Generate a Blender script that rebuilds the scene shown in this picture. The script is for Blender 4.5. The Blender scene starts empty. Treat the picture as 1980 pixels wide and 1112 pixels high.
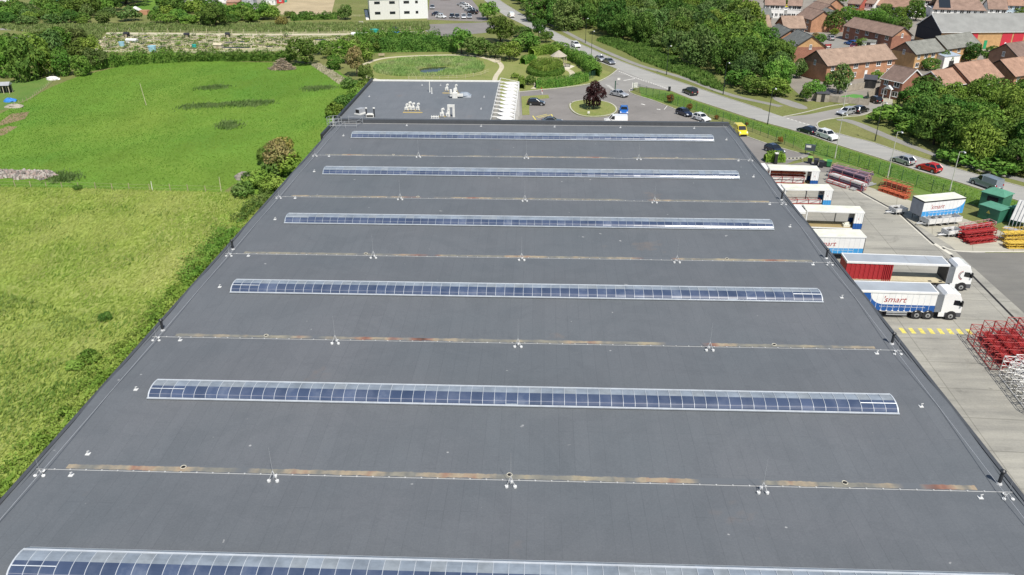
import bpy, bmesh, math, random
import numpy as np
from mathutils import Vector, Matrix
S = bpy.context.scene
COL = S.collection
PI = math.pi
rad = math.radians
random.seed(7)

# ------------------------------------------------------------------ camera (a drone 44 m up, looking down 26.5 degrees)
CAM_H, PITCH, YAW, FPX = 44.0, rad(26.5), rad(2.06), 1540.0
cd = bpy.data.cameras.new('camera'); cam = bpy.data.objects.new('camera', cd); COL.objects.link(cam)
cd.sensor_width = 36; cd.lens = 36 * FPX / 1980; cd.clip_end = 6000; cd.clip_start = .5
cam.location = (0, 0, CAM_H); cam.rotation_euler = (PI / 2 - PITCH, 0, YAW)
S.camera = cam
cF = Vector((-math.sin(YAW) * math.cos(PITCH), math.cos(YAW) * math.cos(PITCH), -math.sin(PITCH)))
cR = Vector((math.cos(YAW), math.sin(YAW), 0)); cU = cR.cross(cF)

def G(x, y, z=0.0):
    """the point of the level z that the photograph shows at (x, y)"""
    d = cF + cR * ((x - 990) / FPX) + cU * ((556 - y) / FPX)
    t = (z - CAM_H) / d.z
    return Vector((t * d.x, t * d.y, z))
def ppm(x, y):
    """photograph pixels per metre on the ground there"""
    p = G(x, y) - Vector((0, 0, CAM_H))
    return FPX / p.dot(cF)
def P2(x, y, z=0.0):
    p = G(x, y, z); return (p.x, p.y)

# ------------------------------------------------------------------ light
W = bpy.data.worlds.new('World'); S.world = W; W.use_nodes = True
nt = W.node_tree; bg = nt.nodes['Background']; sk = nt.nodes.new('ShaderNodeTexSky'); sk.sky_type = 'NISHITA'
SUN_EL, SUN_AZ = rad(55), math.atan2(.42, -.9)      # direction TO the sun: right of and behind the camera
sk.sun_disc = False; sk.sun_elevation = SUN_EL; sk.sun_rotation = SUN_AZ; sk.air_density = 1.0; sk.dust_density = .8
nt.links.new(sk.outputs[0], bg.inputs[0]); bg.inputs[1].default_value = .105
ld = bpy.data.lights.new('sun', 'SUN'); sun = bpy.data.objects.new('sun', ld); COL.objects.link(sun)
ld.energy = 5.0; ld.angle = rad(.5); ld.color = (1, .955, .88)
sd = Vector((math.sin(SUN_AZ) * math.cos(SUN_EL), math.cos(SUN_AZ) * math.cos(SUN_EL), math.sin(SUN_EL)))
sun.rotation_euler = sd.to_track_quat('Z', 'Y').to_euler()
S.view_settings.view_transform = 'Standard'; S.view_settings.look = 'None'
S.view_settings.exposure = .1; S.view_settings.gamma = 1
S.cycles.max_bounces = 6; S.cycles.diffuse_bounces = 3; S.cycles.glossy_bounces = 3
S.cycles.transmission_bounces = 4; S.cycles.transparent_max_bounces = 8
S.cycles.use_denoising = True

# ------------------------------------------------------------------ materials
def s2l(c):
    return tuple((v / 12.92 if v <= .04045 else ((v + .055) / 1.055) ** 2.4) for v in c)
def hexc(r, g, b):
    return s2l((r / 255, g / 255, b / 255))
MATS = {}
class NT:
    def __init__(s, name):
        s.m = bpy.data.materials.new(name); s.m.use_nodes = True; s.t = s.m.node_tree
        s.b = s.t.nodes['Principled BSDF']; s._pos = None
        MATS[name] = s.m
    def n(s, typ, **kw):
        o = s.t.nodes.new(typ)
        for k, v in kw.items():
            if k.startswith('i_'):
                key = k[2:]; key = int(key) if key.isdigit() else key
                o.inputs[key].default_value = v
            else: setattr(o, k, v)
        return o
    def l(s, a, b): s.t.links.new(a, b)
    def pos(s, obj=False):
        if obj:
            return s.n('ShaderNodeTexCoord').outputs['Object']
        if s._pos is None: s._pos = s.n('ShaderNodeNewGeometry').outputs['Position']
        return s._pos
    def noise(s, scale, detail=3, rough=.6, obj=False, stretch=None, dist=0, rot=0):
        v = s.pos(obj)
        if stretch:
            mp = s.n('ShaderNodeMapping'); s.l(v, mp.inputs[0]); mp.inputs['Scale'].default_value = stretch
            mp.inputs['Rotation'].default_value = (0, 0, rot); v = mp.outputs[0]
        o = s.n('ShaderNodeTexNoise'); s.l(v, o.inputs['Vector'])
        o.inputs['Scale'].default_value = scale; o.inputs['Detail'].default_value = detail; o.inputs['Roughness'].default_value = rough
        o.inputs['Distortion'].default_value = dist
        return o.outputs['Fac']
    def ramp(s, fac, stops):
        r = s.n('ShaderNodeValToRGB'); s.l(fac, r.inputs[0]); e = r.color_ramp.elements
        while len(e) < len(stops): e.new(.5)
        for el, (p, c) in zip(e, stops):
            el.position = p; el.color = (*c, 1) if len(c) == 3 else c
        return r.outputs[0]
    def mix(s, fac, a, b, mode='MIX'):
        m = s.n('ShaderNodeMix', data_type='RGBA', blend_type=mode)
        for sock, v in ((m.inputs[0], fac), (m.inputs[6], a), (m.inputs[7], b)):
            if isinstance(v, (int, float)): sock.default_value = v
            elif isinstance(v, tuple): sock.default_value = (*v, 1) if len(v) == 3 else v
            else: s.l(v, sock)
        return m.outputs[2]
    def math(s, op, a, b=0.0):
        m = s.n('ShaderNodeMath', operation=op)
        for sock, v in ((m.inputs[0], a), (m.inputs[1], b)):
            if isinstance(v, (int, float)): sock.default_value = v
            else: s.l(v, sock)
        return m.outputs[0]
    def bump(s, h, strength=.4, dist=.1):
        b = s.n('ShaderNodeBump'); b.inputs['Strength'].default_value = strength; b.inputs['Distance'].default_value = dist
        s.l(h, b.inputs['Height']); s.l(b.outputs[0], s.b.inputs['Normal'])
    def col(s, c, rough=.7, metal=0.0, spec=None):
        if isinstance(c, tuple): s.b.inputs['Base Color'].default_value = (*c, 1)
        else: s.l(c, s.b.inputs['Base Color'])
        s.b.inputs['Roughness'].default_value = rough; s.b.inputs['Metallic'].default_value = metal
        if spec is not None: s.b.inputs['Specular IOR Level'].default_value = spec
        return s.m

def flat(name, c, rough=.6, metal=0.0, var=.12, scale=1.5, spec=None, coat=0):
    """a plain paint or plastic with faint wear in it"""
    if name in MATS: return MATS[name]
    t = NT(name); f = t.noise(scale, 4, .65)
    lo = tuple(v * (1 - var) for v in c); hi = tuple(min(1, v * (1 + var)) for v in c)
    t.col(t.ramp(f, [(.3, lo), (.7, hi)]), rough, metal, spec)
    if coat: t.b.inputs['Coat Weight'].default_value = coat; t.b.inputs['Coat Roughness'].default_value = .08
    return t.m

# ------------------------------------------------------------------ mesh builder
class MB:
    def __init__(s): s.v = []; s.f = []; s.mi = []
    def add(s, vs, fs, mi=0):
        o = len(s.v); s.v += [tuple(v) for v in vs]
        for f in fs: s.f.append([i + o for i in f]); s.mi.append(mi)
        return s
    def box(s, x0, y0, z0, x1, y1, z1, mi=0):
        v = [(x, y, z) for z in (z0, z1) for x, y in ((x0, y0), (x1, y0), (x1, y1), (x0, y1))]
        return s.add(v, [(0, 3, 2, 1), (4, 5, 6, 7), (0, 1, 5, 4), (1, 2, 6, 5), (2, 3, 7, 6), (3, 0, 4, 7)], mi)
    def cbox(s, c, d, mi=0):
        return s.box(c[0] - d[0] / 2, c[1] - d[1] / 2, c[2] - d[2] / 2, c[0] + d[0] / 2, c[1] + d[1] / 2, c[2] + d[2] / 2, mi)
    def hexa(s, p, mi=0):
        """8 points: bottom ring then top ring"""
        return s.add(p, [(0, 3, 2, 1), (4, 5, 6, 7), (0, 1, 5, 4), (1, 2, 6, 5), (2, 3, 7, 6), (3, 0, 4, 7)], mi)
    def bar(s, p, q, r=.05, n=4, mi=0, r2=None):
        p = Vector(p); q = Vector(q); d = q - p
        if d.length < 1e-6: return s
        a = d.normalized(); u = a.orthogonal().normalized(); w = a.cross(u); r2 = r if r2 is None else r2
        vs = []
        for base, rr in ((p, r), (q, r2)):
            for k in range(n):
                t = 2 * PI * (k + .5) / n; vs.append(base + (u * math.cos(t) + w * math.sin(t)) * rr)
        fs = [(k, (k + 1) % n, n + (k + 1) % n, n + k) for k in range(n)] + [tuple(range(n))[::-1], tuple(range(n, 2 * n))]
        return s.add(vs, fs, mi)
    def path(s, pts, r, n=5, mi=0):
        for a, b in zip(pts, pts[1:]): s.bar(a, b, r, n, mi)
        return s
    def prism(s, pts, z0, z1, mi=0):
        if sum(a[0] * b[1] - b[0] * a[1] for a, b in zip(pts, pts[1:] + pts[:1])) < 0: pts = pts[::-1]
        n = len(pts); v = [(p[0], p[1], z0) for p in pts] + [(p[0], p[1], z1) for p in pts]
        return s.add(v, [tuple(range(n - 1, -1, -1)), tuple(range(n, 2 * n))] + [(k, (k + 1) % n, n + (k + 1) % n, n + k) for k in range(n)], mi)
    def poly(s, pts, z, mi=0):
        if sum(a[0] * b[1] - b[0] * a[1] for a, b in zip(pts, pts[1:] + pts[:1])) < 0: pts = pts[::-1]
        return s.add([(p[0], p[1], z) for p in pts], [tuple(range(len(pts)))], mi)
    def xprof(s, prof, x0, x1, mi=0):
        """profile of (y, z) points swept along x"""
        n = len(prof); v = [(x0, y, z) for y, z in prof] + [(x1, y, z) for y, z in prof]
        return s.add(v, [tuple(range(n)), tuple(range(2 * n - 1, n - 1, -1))] + [(k, n + k, n + (k + 1) % n, (k + 1) % n) for k in range(n)], mi)
    def cyl(s, c, r, h, n=12, mi=0, r2=None):
        return s.bar(c, (c[0], c[1], c[2] + h), r, n, mi, r2)
    def strip(s, pts, w, z, mi=0):
        """a flat ribbon along 2D points"""
        L, R = offset(pts, w / 2), offset(pts, -w / 2); n = len(pts)
        return s.add([(*p, z) for p in L] + [(*p, z) for p in R], [(k, n + k, n + k + 1, k + 1) for k in range(n - 1)], mi)
    def kerb(s, pts, w, z0, z1, mi=0):
        L, R = offset(pts, w / 2), offset(pts, -w / 2); n = len(pts)
        v = [(*p, z0) for p in L] + [(*p, z0) for p in R] + [(*p, z1) for p in L] + [(*p, z1) for p in R]
        f = []
        for k in range(n - 1):
            f += [(2 * n + k, 3 * n + k, 3 * n + k + 1, 2 * n + k + 1), (k, 2 * n + k, 2 * n + k + 1, k + 1), (n + k, n + k + 1, 3 * n + k + 1, 3 * n + k)]
        f += [(0, n, 3 * n, 2 * n), (n - 1, 3 * n - 1, 4 * n - 1, 2 * n - 1)]
        return s.add(v, f, mi)
    def build(s, name, mats, parent=None, smooth=False, normals=True):
        me = bpy.data.meshes.new(name); me.from_pydata(s.v, [], s.f)
        if not isinstance(mats, (list, tuple)): mats = [mats]
        for m in mats: me.materials.append(m)
        if len(mats) > 1: me.polygons.foreach_set('material_index', s.mi)
        if smooth: me.polygons.foreach_set('use_smooth', [True] * len(s.f))
        me.update()
        if normals:
            b = bmesh.new(); b.from_mesh(me); bmesh.ops.recalc_face_normals(b, faces=b.faces); b.to_mesh(me); b.free()
        o = bpy.data.objects.new(name, me); COL.objects.link(o)
        if parent: o.parent = parent
        return o

def offset(pts, d):
    out = []; n = len(pts)
    for i, p in enumerate(pts):
        a = pts[max(0, i - 1)]; b = pts[min(n - 1, i + 1)]
        t = Vector((b[0] - a[0], b[1] - a[1]));
        if t.length < 1e-9: t = Vector((1, 0))
        t.normalize(); out.append((p[0] - t.y * d, p[1] + t.x * d))
    return out
def smooth_path(pts, it=2, closed=False):
    for _ in range(it):
        q = []; n = len(pts)
        rng = range(n) if closed else range(n - 1)
        if not closed: q.append(pts[0])
        for i in rng:
            a, b = pts[i], pts[(i + 1) % n]
            q += [tuple(a[k] * .75 + b[k] * .25 for k in range(len(a))), tuple(a[k] * .25 + b[k] * .75 for k in range(len(a)))]
        if not closed: q.append(pts[-1])
        pts = q
    return pts
def px(*pts, z=0.0): return [P2(x, y, z) for x, y in pts]

def tag(o, label=None, cat=None, group=None, kind=None):
    if label: o['label'] = label
    if cat: o['category'] = cat
    if group: o['group'] = group
    if kind: o['kind'] = kind
    return o
def thing(name, label, cat, loc=(0, 0, 0), rz=0.0, group=None):
    o = bpy.data.objects.new(name, None); COL.objects.link(o); o.empty_display_size = .3
    o.location = loc; o.rotation_euler = (0, 0, rz)
    return tag(o, label, cat, group)
KIDS = {}
def copy_tree(o, loc, rz=None, label=None, group=None, scale=None, cat=None, swap=None, parent=None):
    """a thing again, with copies of its parts and sub-parts (mesh data shared); swap = {material: other material}"""
    c = o.copy(); COL.objects.link(c)
    if parent is not None: c.parent = parent
    elif loc is not None:
        c.location = loc
        if rz is not None: c.rotation_euler = (0, 0, rz)
        if scale is not None: c.scale = scale if not isinstance(scale, (int, float)) else (scale,) * 3
        if label: c['label'] = label
        if group: c['group'] = group
        if cat: c['category'] = cat
    if swap and c.type == 'MESH':
        for i, sl in enumerate(c.material_slots):
            m = c.data.materials[i]
            if m and m.name in swap:
                sl.link = 'OBJECT'; sl.material = swap[m.name]
    for ch in KIDS.get(o.name, []):
        copy_tree(ch, None, parent=c, swap=swap)
    return c
def register(o):
    """remember the parts under a prototype (so the copying never walks the whole scene)"""
    for x in bpy.data.objects:
        if x.parent is not None: 
            k = KIDS.setdefault(x.parent.name, [])
            if x not in k: k.append(x)
def sheet(name, pts, z, m, label=None):
    o = MB().poly(pts, z).build(name, m, normals=False)
    return tag(o, label, None, None, 'structure')
# ================================================================== ground materials
def grass_mat(name, a, b, c, patch=.03, fine=1.6, dry=None, bump=.5):
    t = NT(name)
    f1 = t.noise(patch, 5, .6, dist=.6); f2 = t.noise(fine, 5, .75); f3 = t.noise(patch * 7, 4, .65, stretch=(1, .45, 1), rot=.5)
    base = t.ramp(f1, [(.32, a), (.5, b), (.68, c)])
    base = t.mix(t.ramp(f3, [(.35, (0, 0, 0)), (.75, (1, 1, 1))]), base, dry or b)
    hsv = t.ramp(f2, [(.25, (.55, .58, .5)), (.5, (1, 1, 1)), (.8, (1.35, 1.3, 1.2))])
    base = t.mix(.85, base, hsv, 'MULTIPLY')
    t.col(base, .9, spec=.15); t.bump(f2, bump, .25)
    return t.m
M_ground = grass_mat('verge_grass', (.135, .165, .045), (.17, .195, .06), (.22, .225, .085), .05, 2.2, (.17, .17, .065))
M_meadow = grass_mat('meadow_grass', (0.085, 0.202, 0.029), (0.134, 0.253, 0.034), (0.190, 0.278, 0.044), .02, 2.6, (0.115, 0.193, 0.026), .25)
M_rough = grass_mat('rough_grass', (0.230, 0.332, 0.062), (0.315, 0.385, 0.093), (0.374, 0.408, 0.128), .035, 1.3, (0.255, 0.269, 0.093), .7)
M_lawn = grass_mat('mown_lawn', (.17, .21, .055), (.205, .24, .07), (.235, .255, .085), .12, 3.0, (.24, .24, .09), .3)
M_bank = grass_mat('bank_grass', (.075, .165, .03), (.11, .20, .04), (.155, .225, .055), .06, 2.4, (.14, .20, .05), .4)
M_wild = grass_mat('wild_grass', (.06, .11, .02), (.09, .13, .03), (.13, .15, .045), .06, 1.2, (.11, .13, .04), .8)

def paved(name, c, var=.15, patch=.15, fine=6, rough=.85, streak=0, rot=0.0, joints=0, stains=0):
    t = NT(name); f1 = t.noise(patch, 5, .6); f2 = t.noise(fine, 4, .7)
    lo = tuple(v * (1 - var) for v in c); hi = tuple(v * (1 + var) for v in c)
    base = t.ramp(f1, [(.3, lo), (.7, hi)])
    if streak:
        f3 = t.noise(.35, 5, .7, stretch=(.25, 1.6, 1), rot=rot)
        base = t.mix(1.0, base, t.ramp(f3, [(.3, (1 - streak,) * 3), (.62, (1.06, 1.05, 1.02))]), 'MULTIPLY')
    base = t.mix(.6, base, t.ramp(f2, [(.3, (.85, .85, .85)), (.7, (1.1, 1.1, 1.1))]), 'MULTIPLY')
    if joints:
        mp = t.n('ShaderNodeMapping'); t.l(t.pos(), mp.inputs[0]); mp.inputs['Rotation'].default_value = (0, 0, rot)
        k = t.n('ShaderNodeTexBrick', offset=0.0); t.l(mp.outputs[0], k.inputs[0]); k.inputs['Scale'].default_value = 1; k.inputs['Brick Width'].default_value = joints; k.inputs['Row Height'].default_value = joints * .8
        k.inputs['Mortar Size'].default_value = .05; k.inputs['Color1'].default_value = (.95, .95, .95, 1); k.inputs['Color2'].default_value = (1.05, 1.05, 1.04, 1); k.inputs['Mortar'].default_value = (.6, .6, .58, 1)
        base = t.mix(.75, base, k.outputs[0], 'MULTIPLY')
    if stains:
        s1 = t.ramp(t.noise(.23, 5, .75, dist=.5), [(.58, (1, 1, 1)), (.70, (1 - stains,) * 3)]); s2 = t.ramp(t.noise(1.1, 3, .6), [(.68, (1, 1, 1)), (.76, (1 - stains * 1.4,) * 3)])
        base = t.mix(1.0, t.mix(1.0, base, s1, 'MULTIPLY'), s2, 'MULTIPLY')
    t.col(base, rough, spec=.2); t.bump(f2, .15, .02)
    return t.m
M_road = paved('road_asphalt', (.34, .335, .315), .08, .08, 8, streak=.12, rot=.96, stains=.14)
M_path = paved('path_asphalt', (.26, .25, .225), .12, .2)
M_carpark = paved('car_park_asphalt', (.22, .205, .19), .12, .12, stains=.2)
M_yard = paved('yard_concrete', (.325, .315, .28), .12, .1, 5, streak=.26, rot=.05, joints=6.2, stains=.22)
M_yard2 = paved('yard_apron_concrete', (.39, .37, .305), .1, .12, 5, streak=.12, rot=.4, joints=5, stains=.15)
M_tar = paved('dark_tarmac', (.185, .18, .165), .15, .1, streak=.15)
M_kerb = flat('kerb_stone', (.46, .44, .38), .8, var=.2)
M_white = flat('white_marking', (.72, .70, .64), .7, var=.25, scale=3)
M_yellow = flat('yellow_marking', (.62, .53, .12), .7, var=.3, scale=3)
M_gravel = paved('pale_gravel', (.52, .47, .34), .12, .3)
M_soil = paved('bare_soil', (.27, .19, .115), .2, .15, 2.5)
M_black = flat('black_rubber', (.018, .018, .019), .7)
M_dark = flat('dark_recess', (.012, .012, .013), .9)
M_steel = flat('galvanised_steel', (.42, .43, .44), .5, .3)
M_dkgreen = flat('green_fence_paint', (.02, .075, .045), .6)

tag(MB().poly([(-3000, -3000), (3000, -3000), (3000, 3000), (-3000, 3000)], -.004).build('ground', M_ground, normals=False), None, None, None, 'structure')

# ---- fields on the left
MEADOW = px((-160, 361), (0, 362), (120, 363), (250, 367), (430, 372), (455, 355)) + [(-33, 92), (-33, 128)] + px((640, 240), (700, 165), (672, 150), (640, 128), (600, 123), (520, 121), (400, 118), (250, 124), (150, 148), (100, 168), (30, 205), (-160, 300))
sheet('meadow', MEADOW, .004, M_meadow)
ROUGH = px((-160, 361.5), (0, 362.5), (120, 363.5), (250, 367.5), (430, 372.5)) + [(-33, 118), (-33, -10), (-140, -10)]
sheet('rough_field', ROUGH, .008, M_rough)
t = NT('allotment_earth'); f1 = t.noise(.45, 5, .75, stretch=(1, .7, 1)); f2 = t.noise(2, 4, .7)
t.col(t.mix(.5, t.ramp(f1, [(.34, (.08, .14, .04)), (.42, (.22, .25, .10)), (.49, (.42, .36, .23)), (.56, (.17, .22, .07)), (.64, (.50, .46, .34))]), t.ramp(f2, [(.3, (.7, .7, .7)), (.7, (1.3, 1.3, 1.25))]), 'MULTIPLY'), .9)
sheet('allotment_soil', px((175, 100), (212, 62), (815, 60), (850, 72), (850, 85), (640, 95), (400, 103)), .004, t.m)
sheet('allotment_path', px((178, 98), (207, 63), (215, 66), (190, 97)), .012, M_gravel)
sheet('perimeter_path', px((205, 63), (520, 66), (700, 65), (820, 60), (820, 62.5), (700, 67.5), (520, 68.5), (212, 66)), .016, M_gravel)
for a, b in (((302, 66), (283, 96)), ((425, 66.5), (418, 88)), ((487, 67), (488, 96))):
    w = 4
    sheet('cross_path', px((a[0] - w, a[1]), (a[0] + w, a[1]), (b[0] + w, b[1]), (b[0] - w, b[1])), .012, M_gravel)
sheet('stubble_field', px((515, 28), (540, 10), (560, -10), (650, -10), (640, 30), (580, 28)), .004, paved('stubble', (.42, .34, .21), .15, .12, 2))
sheet('farm_track', px((0, 53), (105, 55), (100, 62), (75, 72), (0, 78), (0, 74), (70, 69), (90, 61), (0, 58)), .008, M_path)
for pts in (((0, 236), (22, 220), (57, 216), (48, 230), (12, 240), (0, 243)), ((0, 250), (15, 244), (34, 245), (10, 260), (0, 263))):
    sheet('bare_soil_patch', px(*pts), .012, M_soil)
sheet('garden_plot', px((-60, 240), (0, 214), (30, 205), (75, 178), (110, 150), (60, 152), (0, 160), (-60, 175)), .008, M_bank)
# ---- industrial yard and parking beyond the allotments
sheet('far_car_park', px((826, 38), (832, -10), (905, -10), (945, 40), (930, 42)), .008, paved('far_asphalt', (.22, .2, .19), .1))
sheet('far_lane', px((822, 60), (830, 47), (950, 43), (975, 50), (975, 60), (850, 72)), .008, M_carpark)

# ---- pond garden
sheet('garden_lawn', px((700, 125), (760, 105), (880, 104), (960, 112), (1050, 108), (1120, 118), (1180, 140), (1165, 160), (1060, 172), (1000, 176)) + [(-4, 150), (-37, 175)], .004, M_lawn)
pond_out = smooth_path(px((713, 130), (730, 117), (780, 109), (880, 106), (930, 110), (952, 122), (955, 133), (940, 146), (900, 150), (780, 153), (735, 150)), 3, True)
tag(MB().strip(smooth_path(px((704, 125), (722, 117), (748, 111.5), (790, 108.5), (850, 106.5), (905, 106.5), (940, 112), (962, 121))), 1.5, .016).build('garden_path', M_gravel, normals=False), kind='structure')
c = Vector((sum(p[0] for p in pond_out) / len(pond_out), sum(p[1] for p in pond_out) / len(pond_out)))
sheet('pond_bank', [(c.x + (p[0] - c.x) * .955, c.y + (p[1] - c.y) * (.965 if p[1] > c.y else 1.1)) for p in pond_out], .012, M_lawn)
mw = NT('pond_water'); mw.col((.02, .025, .015), .08); sheet('pond_water', smooth_path(px((806, 136), (820, 131), (850, 129.5), (872, 129), (862, 135), (842, 141), (815, 142)), 2, True), .016, mw.m)
tag(MB().strip(smooth_path(px((946, 112), (962, 118), (972, 128), (966, 138), (958, 148), (956, 160))), 1.3, .02).build('garden_path', M_gravel, normals=False), kind='structure')
tag(MB().strip(smooth_path(px((1078, 160), (1098, 152), (1108, 145), (1104, 137), (1090, 133), (1084, 126))), 1.5, .016).build('garden_path', M_gravel, normals=False), kind='structure')
tag(MB().strip(smooth_path(px((1030, 172), (1037, 168), (1037, 160))), 1.2, .016).build('garden_path', M_gravel, normals=False), kind='structure')
tag(MB().strip(smooth_path(px((704, 146), (720, 152), (738, 156))), 1.2, .016).build('garden_path', M_gravel, normals=False), kind='structure')

# ---- car park, junction and main road
RN = [(920, -14), (965, 25), (1023, 53), (1086, 86), (1142, 114), (1182, 129), (1240, 152), (1298, 176), (1339, 192), (1400, 212), (1460, 232), (1543, 254), (1621, 281), (1720, 312), (1770, 329), (1840, 348), (1909, 370), (1960, 385), (2100, 432), (2300, 500)]
RF = [(945, -14), (990, 17), (1056, 53), (1100, 76), (1135, 91), (1168, 106), (1227, 129), (1297, 153), (1342, 168), (1400, 188), (1460, 207), (1513, 226), (1581, 245), (1631, 262), (1690, 276), (1732, 291), (1808, 314), (1884, 337), (1980, 362), (2100, 396), (2300, 455)]
gn, gf = smooth_path(px(*RN), 1), smooth_path(px(*RF), 1)
sheet('road', gn + gf[::-1], .012, M_road)
K = MB(); K.kerb(gn[:12], .18, -.02, .1); K.kerb(gn[17:], .18, -.02, .1); K.kerb(gf[:22], .18, -.02, .1); K.kerb(gf[26:], .18, -.02, .1)
tag(K.build('road_kerb', M_kerb), kind='structure')
def dashes(mb, pts, on, off, w, z):
    acc = 0; draw = True; seg = []; left = on
    for a, b in zip(pts, pts[1:]):
        a = Vector(a); b = Vector(b); L = (b - a).length; d = (b - a) / max(L, 1e-6); p = 0
        while p < L:
            step = min(left, L - p)
            if draw: mb.strip([tuple(a + d * p), tuple(a + d * (p + step))], w, z)
            p += step; left -= step
            if left < 1e-6: draw = not draw; left = on if draw else off
mid = [tuple((Vector(a) + Vector(b)) / 2) for a, b in zip(smooth_path(px(*RN[:20]), 1), smooth_path(px(*RF[:20]), 1))]
m_ = MB()
dashes(m_, px((1197, 138), (1225, 149), (1262, 161), (1298, 175)), .6, .5, .35, .018)
dashes(m_, px((1203, 141), (1230, 152), (1266, 164)), .6, .5, .2, .018)
dashes(m_, px((1522, 229), (1580, 246)), .6, .5, .3, .022)
m_.strip(px((1206, 156), (1228, 152)), .35, .018)
tag(m_.build('road_marking', M_white, normals=False), kind='structure')
# grass bank between fence and road: stays on the ground sheet with a lusher sheet over it
sheet('road_bank', px((1236, 168), (1298, 178), (1339, 194), (1400, 214), (1460, 234), (1543, 256), (1621, 283), (1720, 314), (1770, 331), (1840, 350), (1909, 372), (1960, 387), (2100, 434), (2300, 505), (2300, 600), (1985, 432), (1880, 395), (1800, 388), (1720, 350), (1600, 310), (1500, 265), (1400, 228), (1310, 206), (1240, 186)), .004, M_bank)
CP = px((1000, 178), (1062, 173), (1110, 168), (1150, 162), (1168, 154), (1182, 146), (1196, 134), (1200, 136), (1298, 176), (1240, 168), (1228, 167), (1215, 175), (1222, 181), (1262, 193), (1310, 212), (1370, 234), (1440, 262), (1500, 283), (1560, 300), (1520, 318)) + [(46, 105), (28, 100), (-12, 100), (-12, 160)]
sheet('car_park', CP, .008, M_carpark)
sheet('junction', px((1150, 162), (1168, 154), (1182, 146), (1198, 131), (1298, 174), (1240, 168), (1228, 167), (1222, 176), (1190, 176)), .010, paved('junction_asphalt', (.27, .26, .24), .1))
K = MB(); K.kerb(smooth_path(px((1003, 178), (1062, 172.5), (1110, 167), (1150, 161), (1168, 153), (1182, 145), (1196, 133))), .25, -.02, .1)
K.kerb(smooth_path(px((1236, 169), (1222, 170), (1214, 177), (1228, 184), (1262, 194), (1310, 213), (1370, 235), (1440, 263), (1500, 284), (1556, 299))), .2, -.02, .1)
tag(K.build('car_park_kerb', M_kerb), kind='structure')
isl = smooth_path(px((1098, 203), (1108, 196), (1130, 193), (1160, 194), (1185, 200), (1196, 211), (1190, 221), (1160, 227), (1125, 226), (1105, 217)), 3, True)
tag(MB().prism(isl, -.02, .12).build('roundabout_lawn', M_lawn), kind='structure')
tag(MB().kerb(offset(isl + isl[:2], -.25), .3, -.02, .15).build('roundabout_kerb', M_kerb), kind='structure')
bay = px((1008, 187), (1060, 184), (1062, 190), (1025, 193), (1023, 210), (1024, 222), (1010, 223))
tag(MB().prism(bay, -.02, .1).build('bay_lawn', M_lawn), kind='structure')
sheet('entrance_paving', px((998, 205), (1010, 205), (1010, 228), (1000, 236), (992, 236)), .014, M_path)
m_ = MB()
for a, b in (((1036, 226), (1058, 221)), ((1040, 228), (1065, 222)), ((1030, 224), (1036, 232)), ((1066, 221), (1072, 232))): m_.strip(px(a, b), .25, .02)
tag(m_.build('bay_marking', M_yellow, normals=False), kind='structure')
m_ = MB()
for x in range(1290, 1420, 22): m_.strip(px((x, 205 + (x - 1290) * .36), (x - 6, 212 + (x - 1290) * .36)), .12, .014)
for a, b in (((1240, 201), (1247, 203)), ((1270, 211), (1277, 212))): m_.strip(px(a, b), .4, .014)
for k in range(5): m_.strip(px((1171 + k * 3, 164 + k * 2.4), (1180 + k * 3, 166 + k * 2.4)), .25, .014)
tag(m_.build('parking_bay_line', M_white, normals=False), kind='structure')

# ---- far side: footpath, side road, estate
tag(MB().strip(smooth_path(px((1012, 18), (1040, 34), (1070, 49), (1100, 65), (1138, 85), (1185, 106), (1236, 127), (1274, 137), (1327, 152), (1380, 173), (1430, 189), (1480, 199), (1510, 206))), 1.9, .010).build('footpath', M_path, normals=False), kind='structure')
sheet('side_road', px((1513, 226), (1560, 222), (1610, 212), (1660, 202), (1690, 196), (1712, 196), (1722, 204), (1700, 210), (1670, 222), (1630, 224), (1600, 230), (1582, 236), (1581, 246)), .010, paved('side_road_asphalt', (.28, .265, .24), .1))
K = MB(); K.kerb(smooth_path(px((1514, 226), (1556, 218), (1606, 204), (1660, 198.5), (1684, 193))), .2, -.02, .1); K.kerb(smooth_path(px((1716, 206), (1690, 214), (1668, 224), (1636, 226), (1605, 230), (1586, 234), (1578, 240), (1582, 246))), .2, -.02, .1)
tag(K.build('side_road_kerb', M_kerb), kind='structure')
sheet('footpath', smooth_path(px((1490, 186), (1515, 190), (1560, 205), (1562, 212), (1540, 210), (1500, 196)), 1, True), .008, M_path)
sheet('footpath', smooth_path(px((1612, 232), (1640, 236), (1690, 258), (1740, 278), (1810, 304), (1890, 331), (1980, 352), (2150, 400), (2150, 392), (1980, 344), (1884, 322), (1800, 294), (1740, 270), (1690, 248), (1655, 234), (1630, 229)), 1, True), .014, M_path)
sheet('driveway', px((1690, 190), (1700, 186), (1726, 188), (1726, 206), (1706, 202)), .014, M_yard2)
sheet('estate_ground', px((1440, -10), (2100, -10), (2100, 170), (1760, 180), (1690, 190), (1560, 196), (1520, 160), (1450, 60)), .002, paved('estate_paving', (.26, .235, .2), .2, .1))
sheet('estate_road', smooth_path(px((1548, 58), (1575, 60), (1600, 66), (1640, 84), (1660, 100), (1620, 104), (1586, 96), (1596, 84), (1575, 72), (1550, 66)), 2, True), .008, M_path)
sheet('estate_road', px((1470, 32), (1500, 18), (1540, 16), (1530, 34), (1500, 40)), .008, M_path)
sheet('shed_forecourt', px((1890, 90), (1935, 85), (1985, 85), (1985, 96), (1930, 100)), .008, M_yard2)

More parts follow.
